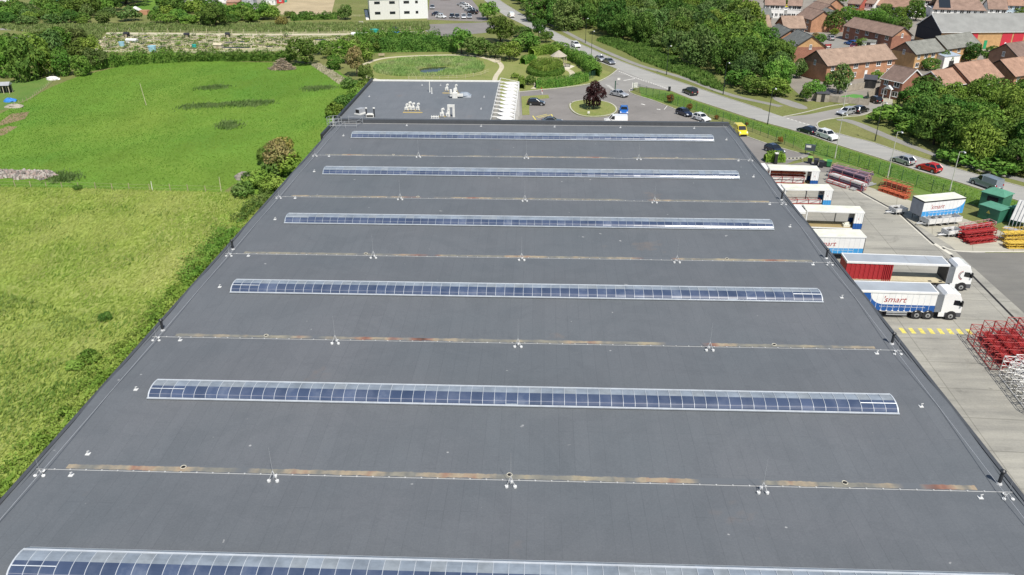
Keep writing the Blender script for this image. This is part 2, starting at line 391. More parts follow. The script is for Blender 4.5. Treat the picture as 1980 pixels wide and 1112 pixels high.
# ---- lorry yard
YARD = [(28, 20)] + px((1480, 318), (1530, 318), (1580, 316), (1625, 335), (1668, 365), (1745, 398), (1790, 440)) + px((1980, 520), (2400, 700)) + [(90, 20)]
sheet('yard', YARD, .0105, M_yard)
APRON = px((1625, 345), (1650, 352), (1745, 385), (1800, 412), (1850, 420), (1980, 470), (2100, 500), (2100, 490), (1860, 487), (1838, 486), (1826, 478))
sheet('yard_apron', px((1636, 350), (1648, 352), (1700, 368), (1760, 388), (1850, 418), (1980, 462), (1985, 487), (1880, 488), (1850, 486), (1836, 474)), .012, M_yard2)
sheet('yard_tarmac', px((1836, 476), (1852, 487), (1880, 489), (2050, 489), (2300, 560), (2300, 640), (1985, 610)), .016, M_tar)
sheet('yard_tarmac', px((1528, 318), (1560, 312), (1600, 316), (1626, 336), (1560, 330)), .012, M_carpark)
d_ = MB(); d_.strip(px((1636, 352), (1670, 374), (1738, 411), (1806, 472)), .28, .018); d_.strip(px((1822, 479), (1827, 482)), .3, .018); d_.strip(px((1838, 493), (1880, 533), (1990, 645)), .3, .020)
tag(d_.build('drain_channel', M_dark, normals=False), kind='structure')
d_ = MB(); d_.strip(px((1634, 353.5), (1668, 376), (1736, 413), (1804, 474.5)), .2, .022); d_.strip(px((1806, 471), (1840, 492)), .55, .014)
d_.strip(smooth_path(px((1822, 476), (1836, 483), (1858, 487), (1985, 487))), .3, .024)
tag(d_.build('channel_edging', flat('pale_concrete', (.6, .57, .48), .8), normals=False), kind='structure')
m_ = MB()
for k in range(8):
    x = 1737 + k * 18.4; y0 = 634 + k * .35
    m_.poly(px((x, y0), (x + 8, y0 + .2), (x + 17, y0 + 11), (x + 8, y0 + 10.5)), .016)
tag(m_.build('yard_marking', M_yellow, normals=False), kind='structure')
# ================================================================== the warehouse
XL, XR, YN, YF, ZR = -33.0, 30.45, -6.0, 127.9, 10.0
VAL = [40.5 + 17.33 * k for k in range(-2, 5)]            # valley gutters
RISE = .35
def felt(name, tint=1.0):
    t = NT(name)
    mp = t.n('ShaderNodeMapping'); t.l(t.pos(), mp.inputs[0]); mp.inputs['Rotation'].default_value = (0, 0, PI / 2); mp.inputs['Location'].default_value = (0.3, .4, 0)
    br = t.n('ShaderNodeTexBrick'); t.l(mp.outputs[0], br.inputs[0])
    br.inputs['Scale'].default_value = 1; br.inputs['Brick Width'].default_value = 8.2; br.inputs['Row Height'].default_value = 1.02
    br.inputs['Mortar Size'].default_value = .028; br.inputs['Mortar Smooth'].default_value = .3; br.inputs['Bias'].default_value = 0
    br.inputs['Color1'].default_value = (.955, .955, .955, 1); br.inputs['Color2'].default_value = (1.035, 1.035, 1.035, 1); br.inputs['Mortar'].default_value = (.79, .79, .80, 1)
    f1 = t.noise(.05, 5, .6); f2 = t.noise(9, 4, .8); f3 = t.noise(.4, 5, .7, stretch=(1.6, .16, 1)); f4 = t.noise(1.1, 2, .5)
    a, b = (.112 * tint, .125 * tint, .136 * tint), (.130 * tint, .137 * tint, .147 * tint)
    base = t.ramp(f1, [(.3, a), (.7, b)])
    base = t.mix(t.ramp(t.noise(.22, 3, .6), [(.3, (.12,) * 3), (.7, (.75,) * 3)]), base, br.outputs[0], 'MULTIPLY')
    base = t.mix(.6, base, t.ramp(f3, [(.3, (.93, .935, .94)), (.7, (1.05, 1.045, 1.04))]), 'MULTIPLY')
    base = t.mix(.9, base, t.ramp(f2, [(.3, (.86, .86, .86)), (.75, (1.16, 1.16, 1.16))]), 'MULTIPLY')
    pond = t.ramp(t.noise(.16, 5, .7, dist=1.2), [(.45, (.9, .905, .91)), (.5, (1, 1, 1)), (.62, (1.05, 1.05, 1.045)), (.66, (.97, .97, .97))])
    base = t.mix(.45, base, pond, 'MULTIPLY')
    scr = t.noise(.9, 4, .8, stretch=(2.2, .05, 1), dist=.4)
    base = t.mix(t.ramp(scr, [(.66, (0, 0, 0)), (.74, (.35, .35, .35))]), base, (.10, .107, .115))
    st = t.ramp(t.noise(.11, 4, .75), [(.66, (0, 0, 0)), (.76, (.35, .35, .35))])
    base = t.mix(st, base, (.23, .165, .12))
    base = t.mix(t.ramp(f4, [(.755, (0, 0, 0)), (.785, (.7, .7, .7))]), base, (.42, .42, .41))
    t.col(base, .75, spec=.3); t.bump(f2, .1, .01)
    return t.m
M_felt = felt('roof_felt')
M_coping = flat('dark_grey_coping', (.035, .037, .041), .45, .2)
M_clad = NT('grey_cladding'); w = M_clad.n('ShaderNodeTexWave', bands_direction='Y'); M_clad.l(M_clad.pos(), w.inputs[0]); w.inputs['Scale'].default_value = 4
M_clad.col((.3, .31, .32), .5); M_clad.bump(w.outputs['Fac'], .5, .04); M_clad = M_clad.m

wh = thing('warehouse', 'huge warehouse with dark grey felt roof crossed by long barrel rooflights', 'warehouse', (0, 0, 0))
mb = MB(); mb.box(XL, YN, 0, XR, YF, ZR - .6); mb.build('wall', M_clad, wh)
mb = MB()
ys = []                                                     # folded roof: valley, ridge, valley ...
ys.append((YN, ZR))
for i, v in enumerate(VAL):
    ys.append((v, ZR))
    nx = VAL[i + 1] if i + 1 < len(VAL) else YF
    ys.append(((v + nx) / 2, ZR + RISE))
ys.append((YF, ZR))
for (y0, z0), (y1, z1) in zip(ys, ys[1:]):
    mb.add([(XL + .2, y0, z0), (XR - .2, y0, z0), (XR - .2, y1, z1), (XL + .2, y1, z1)], [(0, 1, 2, 3)])
mb.build('roof', M_felt, wh, normals=False)
mb = MB()                                                   # upstand and coping round the edge
for x0, x1 in ((XL - .12, XL + .3), (XR - .3, XR + .12)): mb.box(x0, YN, ZR - .8, x1, YF, ZR + .1)
mb.box(XL + .3, YF - .45, ZR - .8, XR - .3, YF + .1, ZR + .5)
mb.build('parapet', M_felt, wh)
mb = MB()
for x0, x1 in ((XL - .16, XL + .12), (XR - .12, XR + .16)): mb.box(x0, YN, ZR + .103, x1, YF + .2, ZR + .17)
mb.box(XL + .12, YF - .5, ZR - .1, XR - .12, YF - .453, ZR + .5); mb.box(XL + .12, YF - .5, ZR + .503, XR - .12, YF + .2, ZR + .6)
mb.build('coping', flat('grey_coping', (.075, .079, .084), .5, .1), wh)
MB().box(XL + .5, YF - .95, ZR + .01, XR - .5, YF - .8, ZR + .06).build('edge_strip', flat('pale_edge_strip', (.34, .33, .31), .7), wh)
# pale line of the fall-arrest wire and the turned-up felt edge along both sides
mb = MB(); mb.box(XL + 1.15, YN, ZR + .39, XL + 1.18, YF - 1, ZR + .41); mb.box(XR - 1.18, YN, ZR + .39, XR - 1.15, YF - 1, ZR + .41)
mb.build('edge_wire', M_steel, wh)
# valley gutters: stained strips with silt, a conductor tape and outlets
t = NT('gutter_silt')
f1 = t.noise(.17, 4, .62, stretch=(1, .3, 1)); f2 = t.noise(2.2, 5, .75, stretch=(.7, 1, 1)); f0 = t.noise(.11, 3, .5, stretch=(1, .02, 1))
silt = t.ramp(f1, [(.30, (.07, .035, .025)), (.37, (.25, .125, .09)), (.43, (.33, .27, .19)), (.50, (.17, .17, .155)), (.57, (.24, .225, .18)), (.63, (.33, .28, .19)), (.73, (.25, .125, .09))])
silt = t.mix(.5, silt, t.ramp(f2, [(.3, (.6, .6, .6)), (.7, (1.25, 1.25, 1.2))]), 'MULTIPLY')
clean = t.ramp(f0, [(.40, (0, 0, 0)), (.44, (1, 1, 1))])
tc = t.n('ShaderNodeTexCoord'); sp_ = t.n('ShaderNodeSeparateXYZ'); t.l(tc.outputs['Generated'], sp_.inputs[0])
ed = t.math('ABSOLUTE', t.math('SUBTRACT', sp_.outputs['Y'], .42)); ed = t.math('ADD', ed, t.math('MULTIPLY', t.math('SUBTRACT', t.noise(.9, 4, .7, stretch=(1, .6, 1)), .5), .7))
edge = t.ramp(ed, [(.34, (1, 1, 1)), (.42, (0, 0, 0))]); clean = t.mix(1.0, clean, edge, 'MULTIPLY')
t.col(t.mix(clean, (.115, .126, .138), silt), .85); M_silt = t.m
for i, v in enumerate(VAL):
    g = MB(); g.box(XL + 2.2, v - .1, ZR - .02, XR - 2.4, v + .48, ZR + .035 + .02 * (i % 2)); o = g.build('valley_gutter', M_silt, wh)
    if i < 2: continue
    for x in ([G(*q, ZR).x for q in ((355, 904), (985, 922), (1636, 940))] if i == 2 else [G(*q, ZR).x for q in ((517, 646), (1496, 666))] if i == 3 else (XL + 12.0 + (i % 3) * 3, XR - 11 - (i % 2) * 5)):
        c2 = MB().cyl((x, v + .32, ZR + .03), .12, .04, 10).build('outlet', M_dark, o); g = MB()
        for k in range(10):
            a0, a1 = 2 * PI * k / 10, 2 * PI * (k + 1) / 10
            g.bar((x + .18 * math.cos(a0), v + .32 + .18 * math.sin(a0), ZR + .06), (x + .18 * math.cos(a1), v + .32 + .18 * math.sin(a1), ZR + .06), .03, 4)
        g.build('outlet_collar', flat('pale_silt_ring', (.5, .47, .38), .8), o)
M_tape = flat('white_conductor_tape', (.5, .5, .49), .6)
for v in VAL:
    g = MB(); g.box(XL + .3, v - .21, ZR + .02, XR - .3, v - .18, ZR + .045); x = XL + 1.5
    while x < XR - 1.5: g.box(x, v - .24, ZR + .03, x + .09, v - .15, ZR + .075); x += 1.05
    g.build('conductor_tape', M_tape, wh)
# barrel rooflights
M_alu = flat('white_aluminium', (.50, .53, .56), .45, .1)
def glaze(name, f, haze):
    t = NT(name); f1 = t.noise(.5, 3, .5, stretch=(1, .35, 1)); f2 = t.noise(.9, 4, .6)
    t.col(t.mix(t.ramp(f2, [(.45, (0, 0, 0)), (.72, (haze,) * 3)]), t.ramp(f1, [(.3, (.040 * f, .060 * f, .11 * f)), (.7, (.07 * f, .092 * f, .152 * f))]), (.2, .23, .28)), .18 + .1 * haze); t.b.inputs['Specular IOR Level'].default_value = .5
    return t.m
M_glz2, M_glz3 = glaze('hazy_glazing', 1.12, .45), glaze('clear_glazing', .88, .15)
M_frost2 = flat('stained_polycarbonate', (.235, .262, .285), .55, var=.2, scale=1.2)
M_alu2 = flat('dull_aluminium', (.33, .37, .41), .45, .1)
t = NT('rooflight_glazing')
f1 = t.noise(.5, 3, .5, stretch=(1, .35, 1)); f2 = t.noise(.9, 4, .6)
t.col(t.mix(t.ramp(f2, [(.5, (0, 0, 0)), (.75, (.5, .5, .5))]), t.ramp(f1, [(.3, (.040, .060, .11)), (.7, (.07, .092, .152))]), (.12, .14, .19)), .16)
t.b.inputs['Specular IOR Level'].default_value = .5
M_glaze = t.m
M_frost = flat('milky_polycarbonate', (.22, .255, .295), .5, var=.25, scale=.7, spec=.35)
RX0, RX1, RW, RH = -28.6, 25.95, 1.12, .5
NP = 64
def arc(k, n, r=0.0):
    a = PI * k / n
    return -(RW + r) * math.cos(a), (RH + r) * math.sin(a)
cell = random.Random(3)
for i, v in enumerate(VAL):
    y = v + 8.66; z = ZR + RISE - .05
    if y > 125: y = v + 9.2
    rl = MB(); rl.box(RX0 - .1, y - RW - .1, z + .12, RX1 + .1, y - RW + .06, z + .2); rl.box(RX0 - .1, y + RW - .06, z - .15, RX1 + .1, y + RW + .1, z + .2)
    rl.box(RX0 - .1, y - RW + .06, z - .15, RX0 + .02, y + RW - .06, z + .2); rl.box(RX1 - .02, y - RW + .06, z - .15, RX1 + .1, y + RW - .06, z + .2)
    o = rl.build('rooflight', M_alu, wh); MB().box(RX0 - .06, y - RW - .06, z - .2, RX1 + .06, y - RW + .04, z + .118).build('kerb', M_felt, o)
    n = 14
    g = MB(); z += .18
    dx = (RX1 - RX0) / NP
    for p in range(NP):
        x0, x1 = RX0 + p * dx, RX0 + (p + 1) * dx
        frost = cell.random(); pv = cell.choice((0, 0, 0, 2, 3, 3)); pf = cell.choice((1, 1, 1, 4))
        for k in range(n):
            a, b = arc(k, n), arc(k + 1, n)
            # milky upper rows, widened on far rooflights to paint sky reflection, and a few lower panes are bleached
            mi = pf if k >= (6 if i < 4 else 5 if i < 5 else 4) else (1 if frost < .02 and k == 0 else pv)
            g.add([(x0, y + a[0], z + a[1]), (x1, y + a[0], z + a[1]), (x1, y + b[0], z + b[1]), (x0, y + b[0], z + b[1])], [(0, 1, 2, 3)], mi)
    for x in (RX0, RX1):
        pts = [(x, y + arc(k, n)[0], z + arc(k, n)[1]) for k in range(n + 1)]
        g.add(pts, [tuple(range(n + 1))], 0)
    g.build('glazing', [M_glaze, M_frost, M_glz2, M_glz3, M_frost2], o)
    g = MB()
    for p in range(NP + 1):
        x = RX0 + p * dx; w = .045 if p in (0, NP) else (.014 if i < 5 else .010)
        for k in range(10):
            a, b, c2, d2 = arc(k, n, .035), arc(k + 1, n, .035), arc(k, n, -.02), arc(k + 1, n, -.02)
            g.hexa([(x - w, y + c2[0], z + c2[1]), (x + w, y + c2[0], z + c2[1]), (x + w, y + d2[0], z + d2[1]), (x - w, y + d2[0], z + d2[1]),
                    (x - w, y + a[0], z + a[1]), (x + w, y + a[0], z + a[1]), (x + w, y + b[0], z + b[1]), (x - w, y + b[0], z + b[1])])
    g.box(RX0 - .05, y - RW - .05, z - .03, RX1 + .05, y - RW + .03, z + .03)
    a = arc(2.3, n, -.01); MB().bar((RX0, y + a[0], z + a[1]), (RX1, y + a[0], z + a[1]), .022).build('purlin', flat('dull_purlin', (.17, .18, .23), .6), o)
    a = arc(4.6, n, .04)
    g.bar((RX0, y + a[0], z + a[1]), (RX0 + 3 * dx, y + a[0], z + a[1]), .035); g.bar((RX1 - 3 * dx, y + a[0], z + a[1]), (RX1, y + a[0], z + a[1]), .035)
    g.build('glazing_bars', M_alu if i < 4 else M_alu2, o)
    g = MB(); a = arc(9.4, n, .03); g.box(RX0, y + a[0] - .05, z + a[1] - .02, RX1, y + a[0] + .05, z + a[1] + .03); g.build('ridge_capping', M_alu, o)
# flue pipes at the valley ends on both edges
def flue(x, y, lean=0):
    g = MB(); g.cyl((x, y, ZR + .02), .11, .95, 10); g.cyl((x, y, ZR + .97), .19, .1, 10); g.cyl((x, y, ZR + 1.07), .16, .1, 10, r2=.05)
    o = g.build('vent_pipe', M_coping, wh); c2 = MB().cyl((x, y, ZR + .02), .2, .14, 10, r2=.13).build('pipe_collar', M_tape, o)
for v in VAL[2:]:
    if v < 100: flue(XR - .75, v + .85 if v > 45 else v + .6)
for v in VAL[3:5]: flue(XL + .75, v + .9)

# ------------------------------------------------------------------ loose things standing on the warehouse roof
M_conc = flat('white_concrete_foot', (.66, .66, .64), .7)
rod = thing('lightning_rod', 'x', 'lightning rod', (0, 0, 0))
g = MB(); g.bar((0, 0, 0), (0, 0, 2.6), .022, 5, r2=.008); g.build('mast', M_steel, rod)
g = MB()
for k in range(3):
    a = PI / 2 + 2 * PI * k / 3; g.bar((0, 0, .75), (.38 * math.cos(a), .38 * math.sin(a), .12), .025)
g.build('tripod', M_tape, rod)
for k in range(3):
    a = PI / 2 + 2 * PI * k / 3; MB().cyl((.4 * math.cos(a), .4 * math.sin(a), 0), .15, .12, 12).build('foot', M_conc, rod)
register(rod)
ordn = ['first', 'second', 'third', 'fourth', 'fifth', 'sixth', 'seventh']
first = True
rows = list(enumerate(VAL[2:]))
for r, v in rows:
    xs = [G(*q, ZR + .1).x for q in (((68, 910), (531, 924), (988, 936), (1474, 950), (1958, 962)), ((297, 648), (652, 656), (1002, 662), (1370, 671), (1744, 678)), ((437, 487), (725, 492), (1009, 496), (1307, 502), (1602, 506)),
          ((532, 377), (776, 381), (1015, 384), (1264, 388), (1517, 391)), ((600, 297), (811, 300), (1018, 302), (1234, 305), (1452, 307)))[r]]
    where = ['at the meadow end', 'second from the meadow', 'at the middle', 'second from the yard', 'at the yard end']
    xs = [min(max(x, XL + .95), XR - .95) for x in xs]
    for k, x in enumerate(xs):
        lab = 'lightning rod on three feet %s of the %s gutter' % (where[k], ordn[r])
        o = rod if first else copy_tree(rod, None)
        o.location = (x, v - .75, ZR + .06); o['label'] = lab; o['group'] = 'lightning rods along the valley gutters'; first = False
        o.scale = (.78, .78, .5 if k in (0, 4) else 1)
anch = thing('roof_anchor', 'x', 'roof anchor')
g = MB(); g.cbox((0, 0, .03), (.36, .36, .06)); g.build('base_plate', M_conc, anch)
g = MB(); g.bar((0, 0, .06), (0, 0, .3), .06, 6); g.bar((-.02, 0, .28), (.16, 0, .34), .05, 5); g.build('post', M_tape, anch)
register(anch); first = True
aspots = []
for r, v in rows:
    z1 = ZR + .06
    aspots += [(XL + 2.95, v - .75, 'beside the meadow-side rod of the %s valley' % ordn[r]), (XR - 2.6, v - .8, 'beside the yard-side rod of the %s valley' % ordn[r])]
    if v + 8 < 126: aspots += [(XL + 2.9, v + 8.7, 'between the meadow edge and the %s rooflight' % ordn[r + 1]), (XR - 2.4, v + 8.6, 'between the yard edge and the %s rooflight' % ordn[r + 1])]
aspots += [(XL + 2.95, VAL[2] + 1.4, 'just beyond the meadow end of the first silty gutter')]
aspots += [(x, YF - 2.1, 'along the far parapet, %s from the meadow' % q) for x, q in ((-21.5, 'second'), (-9.5, 'fourth'), (2.3, 'sixth'), (12.8, 'seventh'), (24.5, 'eighth'))]
for x, y, lab in aspots:
    o = anch if first else copy_tree(anch, None); first = False
    rise = RISE * max(0, 1 - abs(((y - VAL[0]) % 17.33) - 8.66) / 8.66)
    o.location = (x, y, ZR + rise + .0); o.scale = (.8, .8, .8); o['label'] = 'white roof anchor ' + lab; o['group'] = 'roof anchors on the warehouse'

# ------------------------------------------------------------------ the lower office block beyond
OZ = 7.4
ox0, ox1, ox2 = -36.3, -8.7, -4.8
oy0, oy1 = YF + .3, G(820, 157, OZ).y
of = thing('office_block', 'lower office block with grey flat roof and white slatted canopy', 'office building')
MB().box(ox0, oy0, 0, ox1, oy1, OZ - .3).build('wall', flat('cream_render', (.6, .58, .52), .8), of)
MB().box(ox0 + .3, oy0, OZ - .3, ox1, oy1 - .3, OZ).build('roof', felt('office_felt', 1.22), of)
g = MB(); g.box(ox0 - .1, oy0, OZ - .5, ox0 + .3, oy1, OZ + .5); g.build('parapet', M_coping, of)
g = MB(); g.box(ox0 + .3, oy1 - .3, OZ - .5, ox1, oy1 + .15, OZ + .25)
M_trim = flat('white_trim', (.72, .71, .66), .6); g.build('parapet', M_trim, of)
# white canopy: steel beams carrying pleated fabric panels
cn = MB(); nb = 15; dy = (oy1 - oy0) / nb
for k in range(nb):
    y0, y1 = oy0 + k * dy + .1, oy0 + (k + 1) * dy - .1; ym = (y0 + y1) / 2
    cn.add([(ox1 + .9, ym - .12, OZ + .1), (ox1 + 2.0, y0 + .1, OZ), (ox2 - .9, y0 + .1, OZ), (ox2, ym - .25, OZ - .1), (ox2, ym + .25, OZ - .1), (ox2 - .9, y1 - .1, OZ), (ox1 + 2.0, y1 - .1, OZ), (ox1 + .9, ym + .12, OZ + .1),
            (ox1 + .9, ym - .12, OZ + .14), (ox1 + 2.0, y0 + .1, OZ + .04), (ox2 - .9, y0 + .1, OZ + .04), (ox2, ym - .25, OZ - .06), (ox2, ym + .25, OZ - .06), (ox2 - .9, y1 - .1, OZ + .04), (ox1 + 2.0, y1 - .1, OZ + .04), (ox1 + .9, ym + .12, OZ + .14)],
           [tuple(range(7, -1, -1)), tuple(range(8, 16))] + [(i, (i + 1) % 8, 8 + (i + 1) % 8, 8 + i) for i in range(8)])
fab = cn.build('canopy_fabric', flat('white_membrane', (.75, .74, .70), .7), of)
cn = MB()
for k in range(nb + 1):
    y = oy0 + k * dy; cn.box(ox1 - .3, y - .08, OZ - .15, ox2 + .2, y + .08, OZ + .02)
    cn.bar((ox1 - .2, y, OZ), (ox1 + .1, y, OZ + .8), .09, 6); cn.bar((ox1 + .1, y, OZ + .8), (ox2, y, OZ + .05), .035, 4)
cn.bar((ox2 + .1, oy0, OZ - .1), (ox2 + .1, oy1, OZ - .1), .12, 6)
for k in range(0, nb + 1, 3): cn.bar((ox2 + .1, oy0 + k * dy, 0), (ox2 + .1, oy0 + k * dy, OZ - .1), .1, 6)
cn.build('canopy_frame', flat('white_steel', (.68, .67, .63), .5), of)
# plant standing on the office roof
M_unit = flat('white_plant_casing', (.68, .67, .62), .6); M_plank = flat('yellow_timber_bearer', (.5, .38, .14), .7)
def ac_unit(x, y, s, label, two=False):
    t_ = thing('air_conditioner', label, 'air conditioner', G(x, y, OZ), 0, 'air conditioners on the office roof')
    g = MB(); g.box(-.42 * s, -.35 * s, .15, .42 * s, .35 * s, .95 * s); g.cyl((.05 * s, 0, .95 * s), .26 * s, .7 * s, 10); g.bar((.05 * s, 0, 1.6 * s), (.45 * s, -.1 * s, 1.75 * s), .27 * s, 10); g.build('casing', M_unit, t_)
    g = MB(); g.bar((.0, -.36 * s, .55 * s), (.0, -.38 * s, .55 * s), .22 * s, 12); g.build('fan_grille', M_steel, t_)
    g = MB(); g.box(-.55 * s, -.3 * s, 0, -.4 * s, .3 * s, .15); g.box(.4 * s, -.3 * s, 0, .55 * s, .3 * s, .15); g.build('bearer', M_plank, t_)
for a in ((786, 214, 0.70, 'white air conditioner at the meadow end of the front yellow bearer'), (792, 213, 0.84, 'white air conditioner, second on the front yellow bearer'), (799, 213.5, 0.76, 'white air conditioner, third on the front yellow bearer'),
          (808, 214, 0.76, 'white air conditioner at the canopy end of the front yellow bearer'), (864, 176, 0.76, 'white air conditioner at the end of the rear yellow bearer'), (881, 177, 0.76, 'white air conditioner behind the ductwork on the rear yellow bearer'),
          (855, 226, 0.84, 'white air conditioner with a pointed cowl near the main roof'), (866, 226, 0.76, 'white air conditioner next to the tall square duct')): ac_unit(*a)
def mesh_thing(name, label, cat, parts, loc, rz=0, group=None):
    t_ = thing(name, label, cat, loc, rz, group)
    for n_, b_, m_2 in parts: b_.build(n_, m_2, t_)
    return t_
for (x, y, w), lab in (((798, 217, 3.6), 'long yellow timber bearer under the four front air conditioners'), ((872, 179.5, 3.4), 'yellow timber bearer under the rear air conditioners')):
    o = MB().box(-w / 2, -.15, 0, w / 2, .15, .1).build('timber_bearer', M_plank); o.location = G(x, y + 1, OZ); tag(o, lab, 'timber')
g = MB(); g.box(-.9, -.9, 0, .9, .9, .35); k2 = MB(); n = 8
for i in range(n):
    a, b = 2 * PI * i / n, 2 * PI * (i + 1) / n
    k2.add([(1.5 * math.cos(a), .9 * math.sin(a), .35), (1.5 * math.cos(b), .9 * math.sin(b), .35), (.7 * math.cos(b), .4 * math.sin(b), .9), (.7 * math.cos(a), .4 * math.sin(a), .9)], [(0, 1, 2, 3)])
k2.add([(.7 * math.cos(2 * PI * i / n), .4 * math.sin(2 * PI * i / n), .9) for i in range(n)], [tuple(range(n))])
mesh_thing('dome_rooflight', 'pale dome rooflight beside the white ductwork on the office roof', 'rooflight', [('kerb', MB().box(-1.35, -.7, 0, 1.35, .7, .35), M_alu), ('dome', k2, M_frost)], G(898, 187, OZ))
g = MB(); g.box(-.2, -.2, 0, .2, .2, 1.8); g.box(-.2, -.2, 1.8, 1.1, .2, 2.2); g.box(.7, -.2, 0, 1.1, .2, 1.8)
mesh_thing('air_duct', 'white square duct bent over like a doorway near the main roof', 'duct', [('duct', g, M_unit), ('flange', MB().box(-.26, -.26, .0, .26, .26, .12), M_steel)], G(868, 226, OZ))
g = MB(); g.box(-.5, -.5, 0, .5, .5, 1.0); g.box(-1.0, -.3, .3, 1.6, .3, .75); g.box(-.3, .1, 1.0, .2, .5, 1.7)
mesh_thing('air_duct', 'white ductwork cluster beside the dome rooflight', 'duct', [('duct', g, M_unit), ('cowl', MB().cyl((-.8, -.2, .75), .25, .9, 10), M_unit)], G(880, 189, OZ))
for x, y, lab in ((709, 226, 'dark flue pipe nearer the meadow of the pair on the office roof'), (724, 226, 'dark flue pipe nearer the canopy of the pair on the office roof')):
    mesh_thing('flue_pipe', lab, 'flue', [('pipe', MB().cyl((0, 0, 0), .13, 1.5, 8), M_coping), ('cap', MB().cyl((0, 0, 1.5), .22, .18, 8), M_unit)], G(x, y, OZ), 0, 'flue pipes on the office roof')
g = MB(); g.box(-.7, -.4, 0, .7, .4, .5); g.box(-.5, -.3, .5, .5, .3, .62)
mesh_thing('vent_box', 'white vent box between the two dark flue pipes', 'vent', [('box', g, M_unit), ('louvre', MB().box(-.6, -.42, .1, .6, -.4, .4), M_dark)], G(716, 226, OZ))
g = MB(); g.box(-.5, -.8, .2, .5, .8, 1.0); 
mesh_thing('condenser_unit', 'grey condenser unit near the meadow-side corner of the office roof', 'condenser', [('casing', g, M_steel), ('grille', MB().box(-.4, -.82, .3, .4, -.8, .9), M_dark), ('bearer', MB().box(-.7, -.9, 0, .7, .9, .2), M_unit)], G(697, 220, OZ), -.5)
g = MB()
for k in range(5): g.bar((-.6 + .3 * k, -.2, 0), (-.6 + .3 * k, .2, .5), .05)
g.bar((-.7, 0, .3), (.7, 0, .3), .07)
mesh_thing('pipe_rack', 'low rack of white pipes at the edge of the office roof', 'pipe rack', [('rack', g, M_unit), ('mat', MB().box(-.8, -.3, 0, .8, .3, .02), M_steel)], G(841, 229, OZ))
for x, y, h, lab in ((831, 178, 2.2, 'taller of two thin white vent pipes on the office roof'), (835, 181, 1.2, 'shorter of two thin white vent pipes on the office roof')):
    mesh_thing('vent_pipe', lab, 'vent', [('pipe', MB().cyl((0, 0, 0), .1, h, 8), M_unit), ('collar', MB().cyl((0, 0, 0), .22, .15, 8, r2=.12), M_steel)], G(x, y, OZ))
for x, y, lab in ((714, 187, 'near its meadow-side parapet'), (816, 165, 'near the garden end'), (852, 165, 'near the garden end beside the rear bearer'), (936, 188, 'near the middle of the canopy'), (930, 211, 'near the near end of the canopy')):
    o = copy_tree(anch, G(x, y, OZ), 0, 'white roof anchor on the office roof ' + lab, 'roof anchors on the office')
# caged ladder head with guard rails at the far meadow-side corner of the warehouse
g = MB(); cx, cy = XL - .4, YF - 1.6
for z in (.2, .7, 1.2): g.path([(cx - .9 + 1.2 * (1 - math.cos(a)) - .2, cy + 1.3 * math.sin(a) - .2, ZR + z) for a in [i * PI / 5 for i in range(11)]], .022, 4)
for a in [i * PI / 5 for i in range(10)]: g.bar((cx - .9 + 1.2 * (1 - math.cos(a)) - .2, cy + 1.3 * math.sin(a) - .2, ZR), (cx - .9 + 1.2 * (1 - math.cos(a)) - .2, cy + 1.3 * math.sin(a) - .2, ZR + 1.2), .03)
for zz in (.55, 1.15): g.path([(XL - .3, cy - 2.5, ZR + zz), (XL + 3.8, cy - 2.5, ZR + zz), (XL + 4.2, cy + .4, ZR + zz), (XL + 1.8, cy + .9, ZR + zz)], .02, 4)
for x, y in ((XL + .5, cy - 2.5), (XL + 2, cy - 2.5), (XL + 3.8, cy - 2.5), (XL + 4.2, cy + .4), (XL + 1.8, cy + .9)): g.bar((x, y, ZR + .05), (x, y, ZR + 1.2), .04)
lad = g.build('guard_rail', M_steel)
lt = thing('roof_ladder', 'white caged ladder head with guard rails at the far meadow-side corner', 'ladder'); lad.parent = lt
g = MB()
for dx in (-.25, .25): g.bar((XL - .55, cy + dx, 1), (XL - .55, cy + dx, ZR + 1.3), .04)
z = 1
while z < ZR + 1: g.bar((XL - .55, cy - .25, z), (XL - .55, cy + .25, z), .025); z += .3
g.build('ladder', M_tape, lt)
# ================================================================== plants
def leaf_mat(name, a, b, c, hue=.05, val=.45, trans=.2, patch=.35):
    """leaves of three real tints mixed in clumps, each plant a little different"""
    t = NT(name); oi = t.n('ShaderNodeObjectInfo')
    f1 = t.noise(patch, 2, .6); f2 = t.noise(3.1, 2, .7)
    base = t.ramp(f1, [(.33, a), (.5, b), (.68, c)])
    base = t.mix(.55, base, t.ramp(f2, [(.25, (.6, .62, .6)), (.75, (1.4, 1.38, 1.3))]), 'MULTIPLY')
    h = t.n('ShaderNodeHueSaturation'); t.l(base, h.inputs['Color'])
    t.l(t.math('ADD', .5 - hue / 2, t.math('MULTIPLY', oi.outputs['Random'], hue)), h.inputs['Hue'])
    t.l(t.math('ADD', 1 - val / 2, t.math('MULTIPLY', t.math('FRACT', t.math('MULTIPLY', oi.outputs['Random'], 7.31)), val)), h.inputs['Value'])
    t.col(h.outputs[0], .7, spec=.15)
    tr = t.n('ShaderNodeBsdfTranslucent'); t.l(h.outputs[0], tr.inputs[0])
    mx = t.n('ShaderNodeMixShader'); mx.inputs[0].default_value = trans
    t.l(t.b.outputs[0], mx.inputs[1]); t.l(tr.outputs[0], mx.inputs[2])
    t.l(mx.outputs[0], t.t.nodes['Material Output'].inputs['Surface'])
    return t.m
L_dark = leaf_mat('dark_leaf', (0.059, 0.125, 0.022), (0.097, 0.178, 0.032), (0.148, 0.235, 0.048))
L_mid = leaf_mat('mid_leaf', (0.093, 0.187, 0.027), (0.146, 0.255, 0.040), (0.222, 0.328, 0.065))
L_light = leaf_mat('light_leaf', (0.094, 0.165, 0.032), (0.133, 0.210, 0.045), (0.190, 0.250, 0.077))
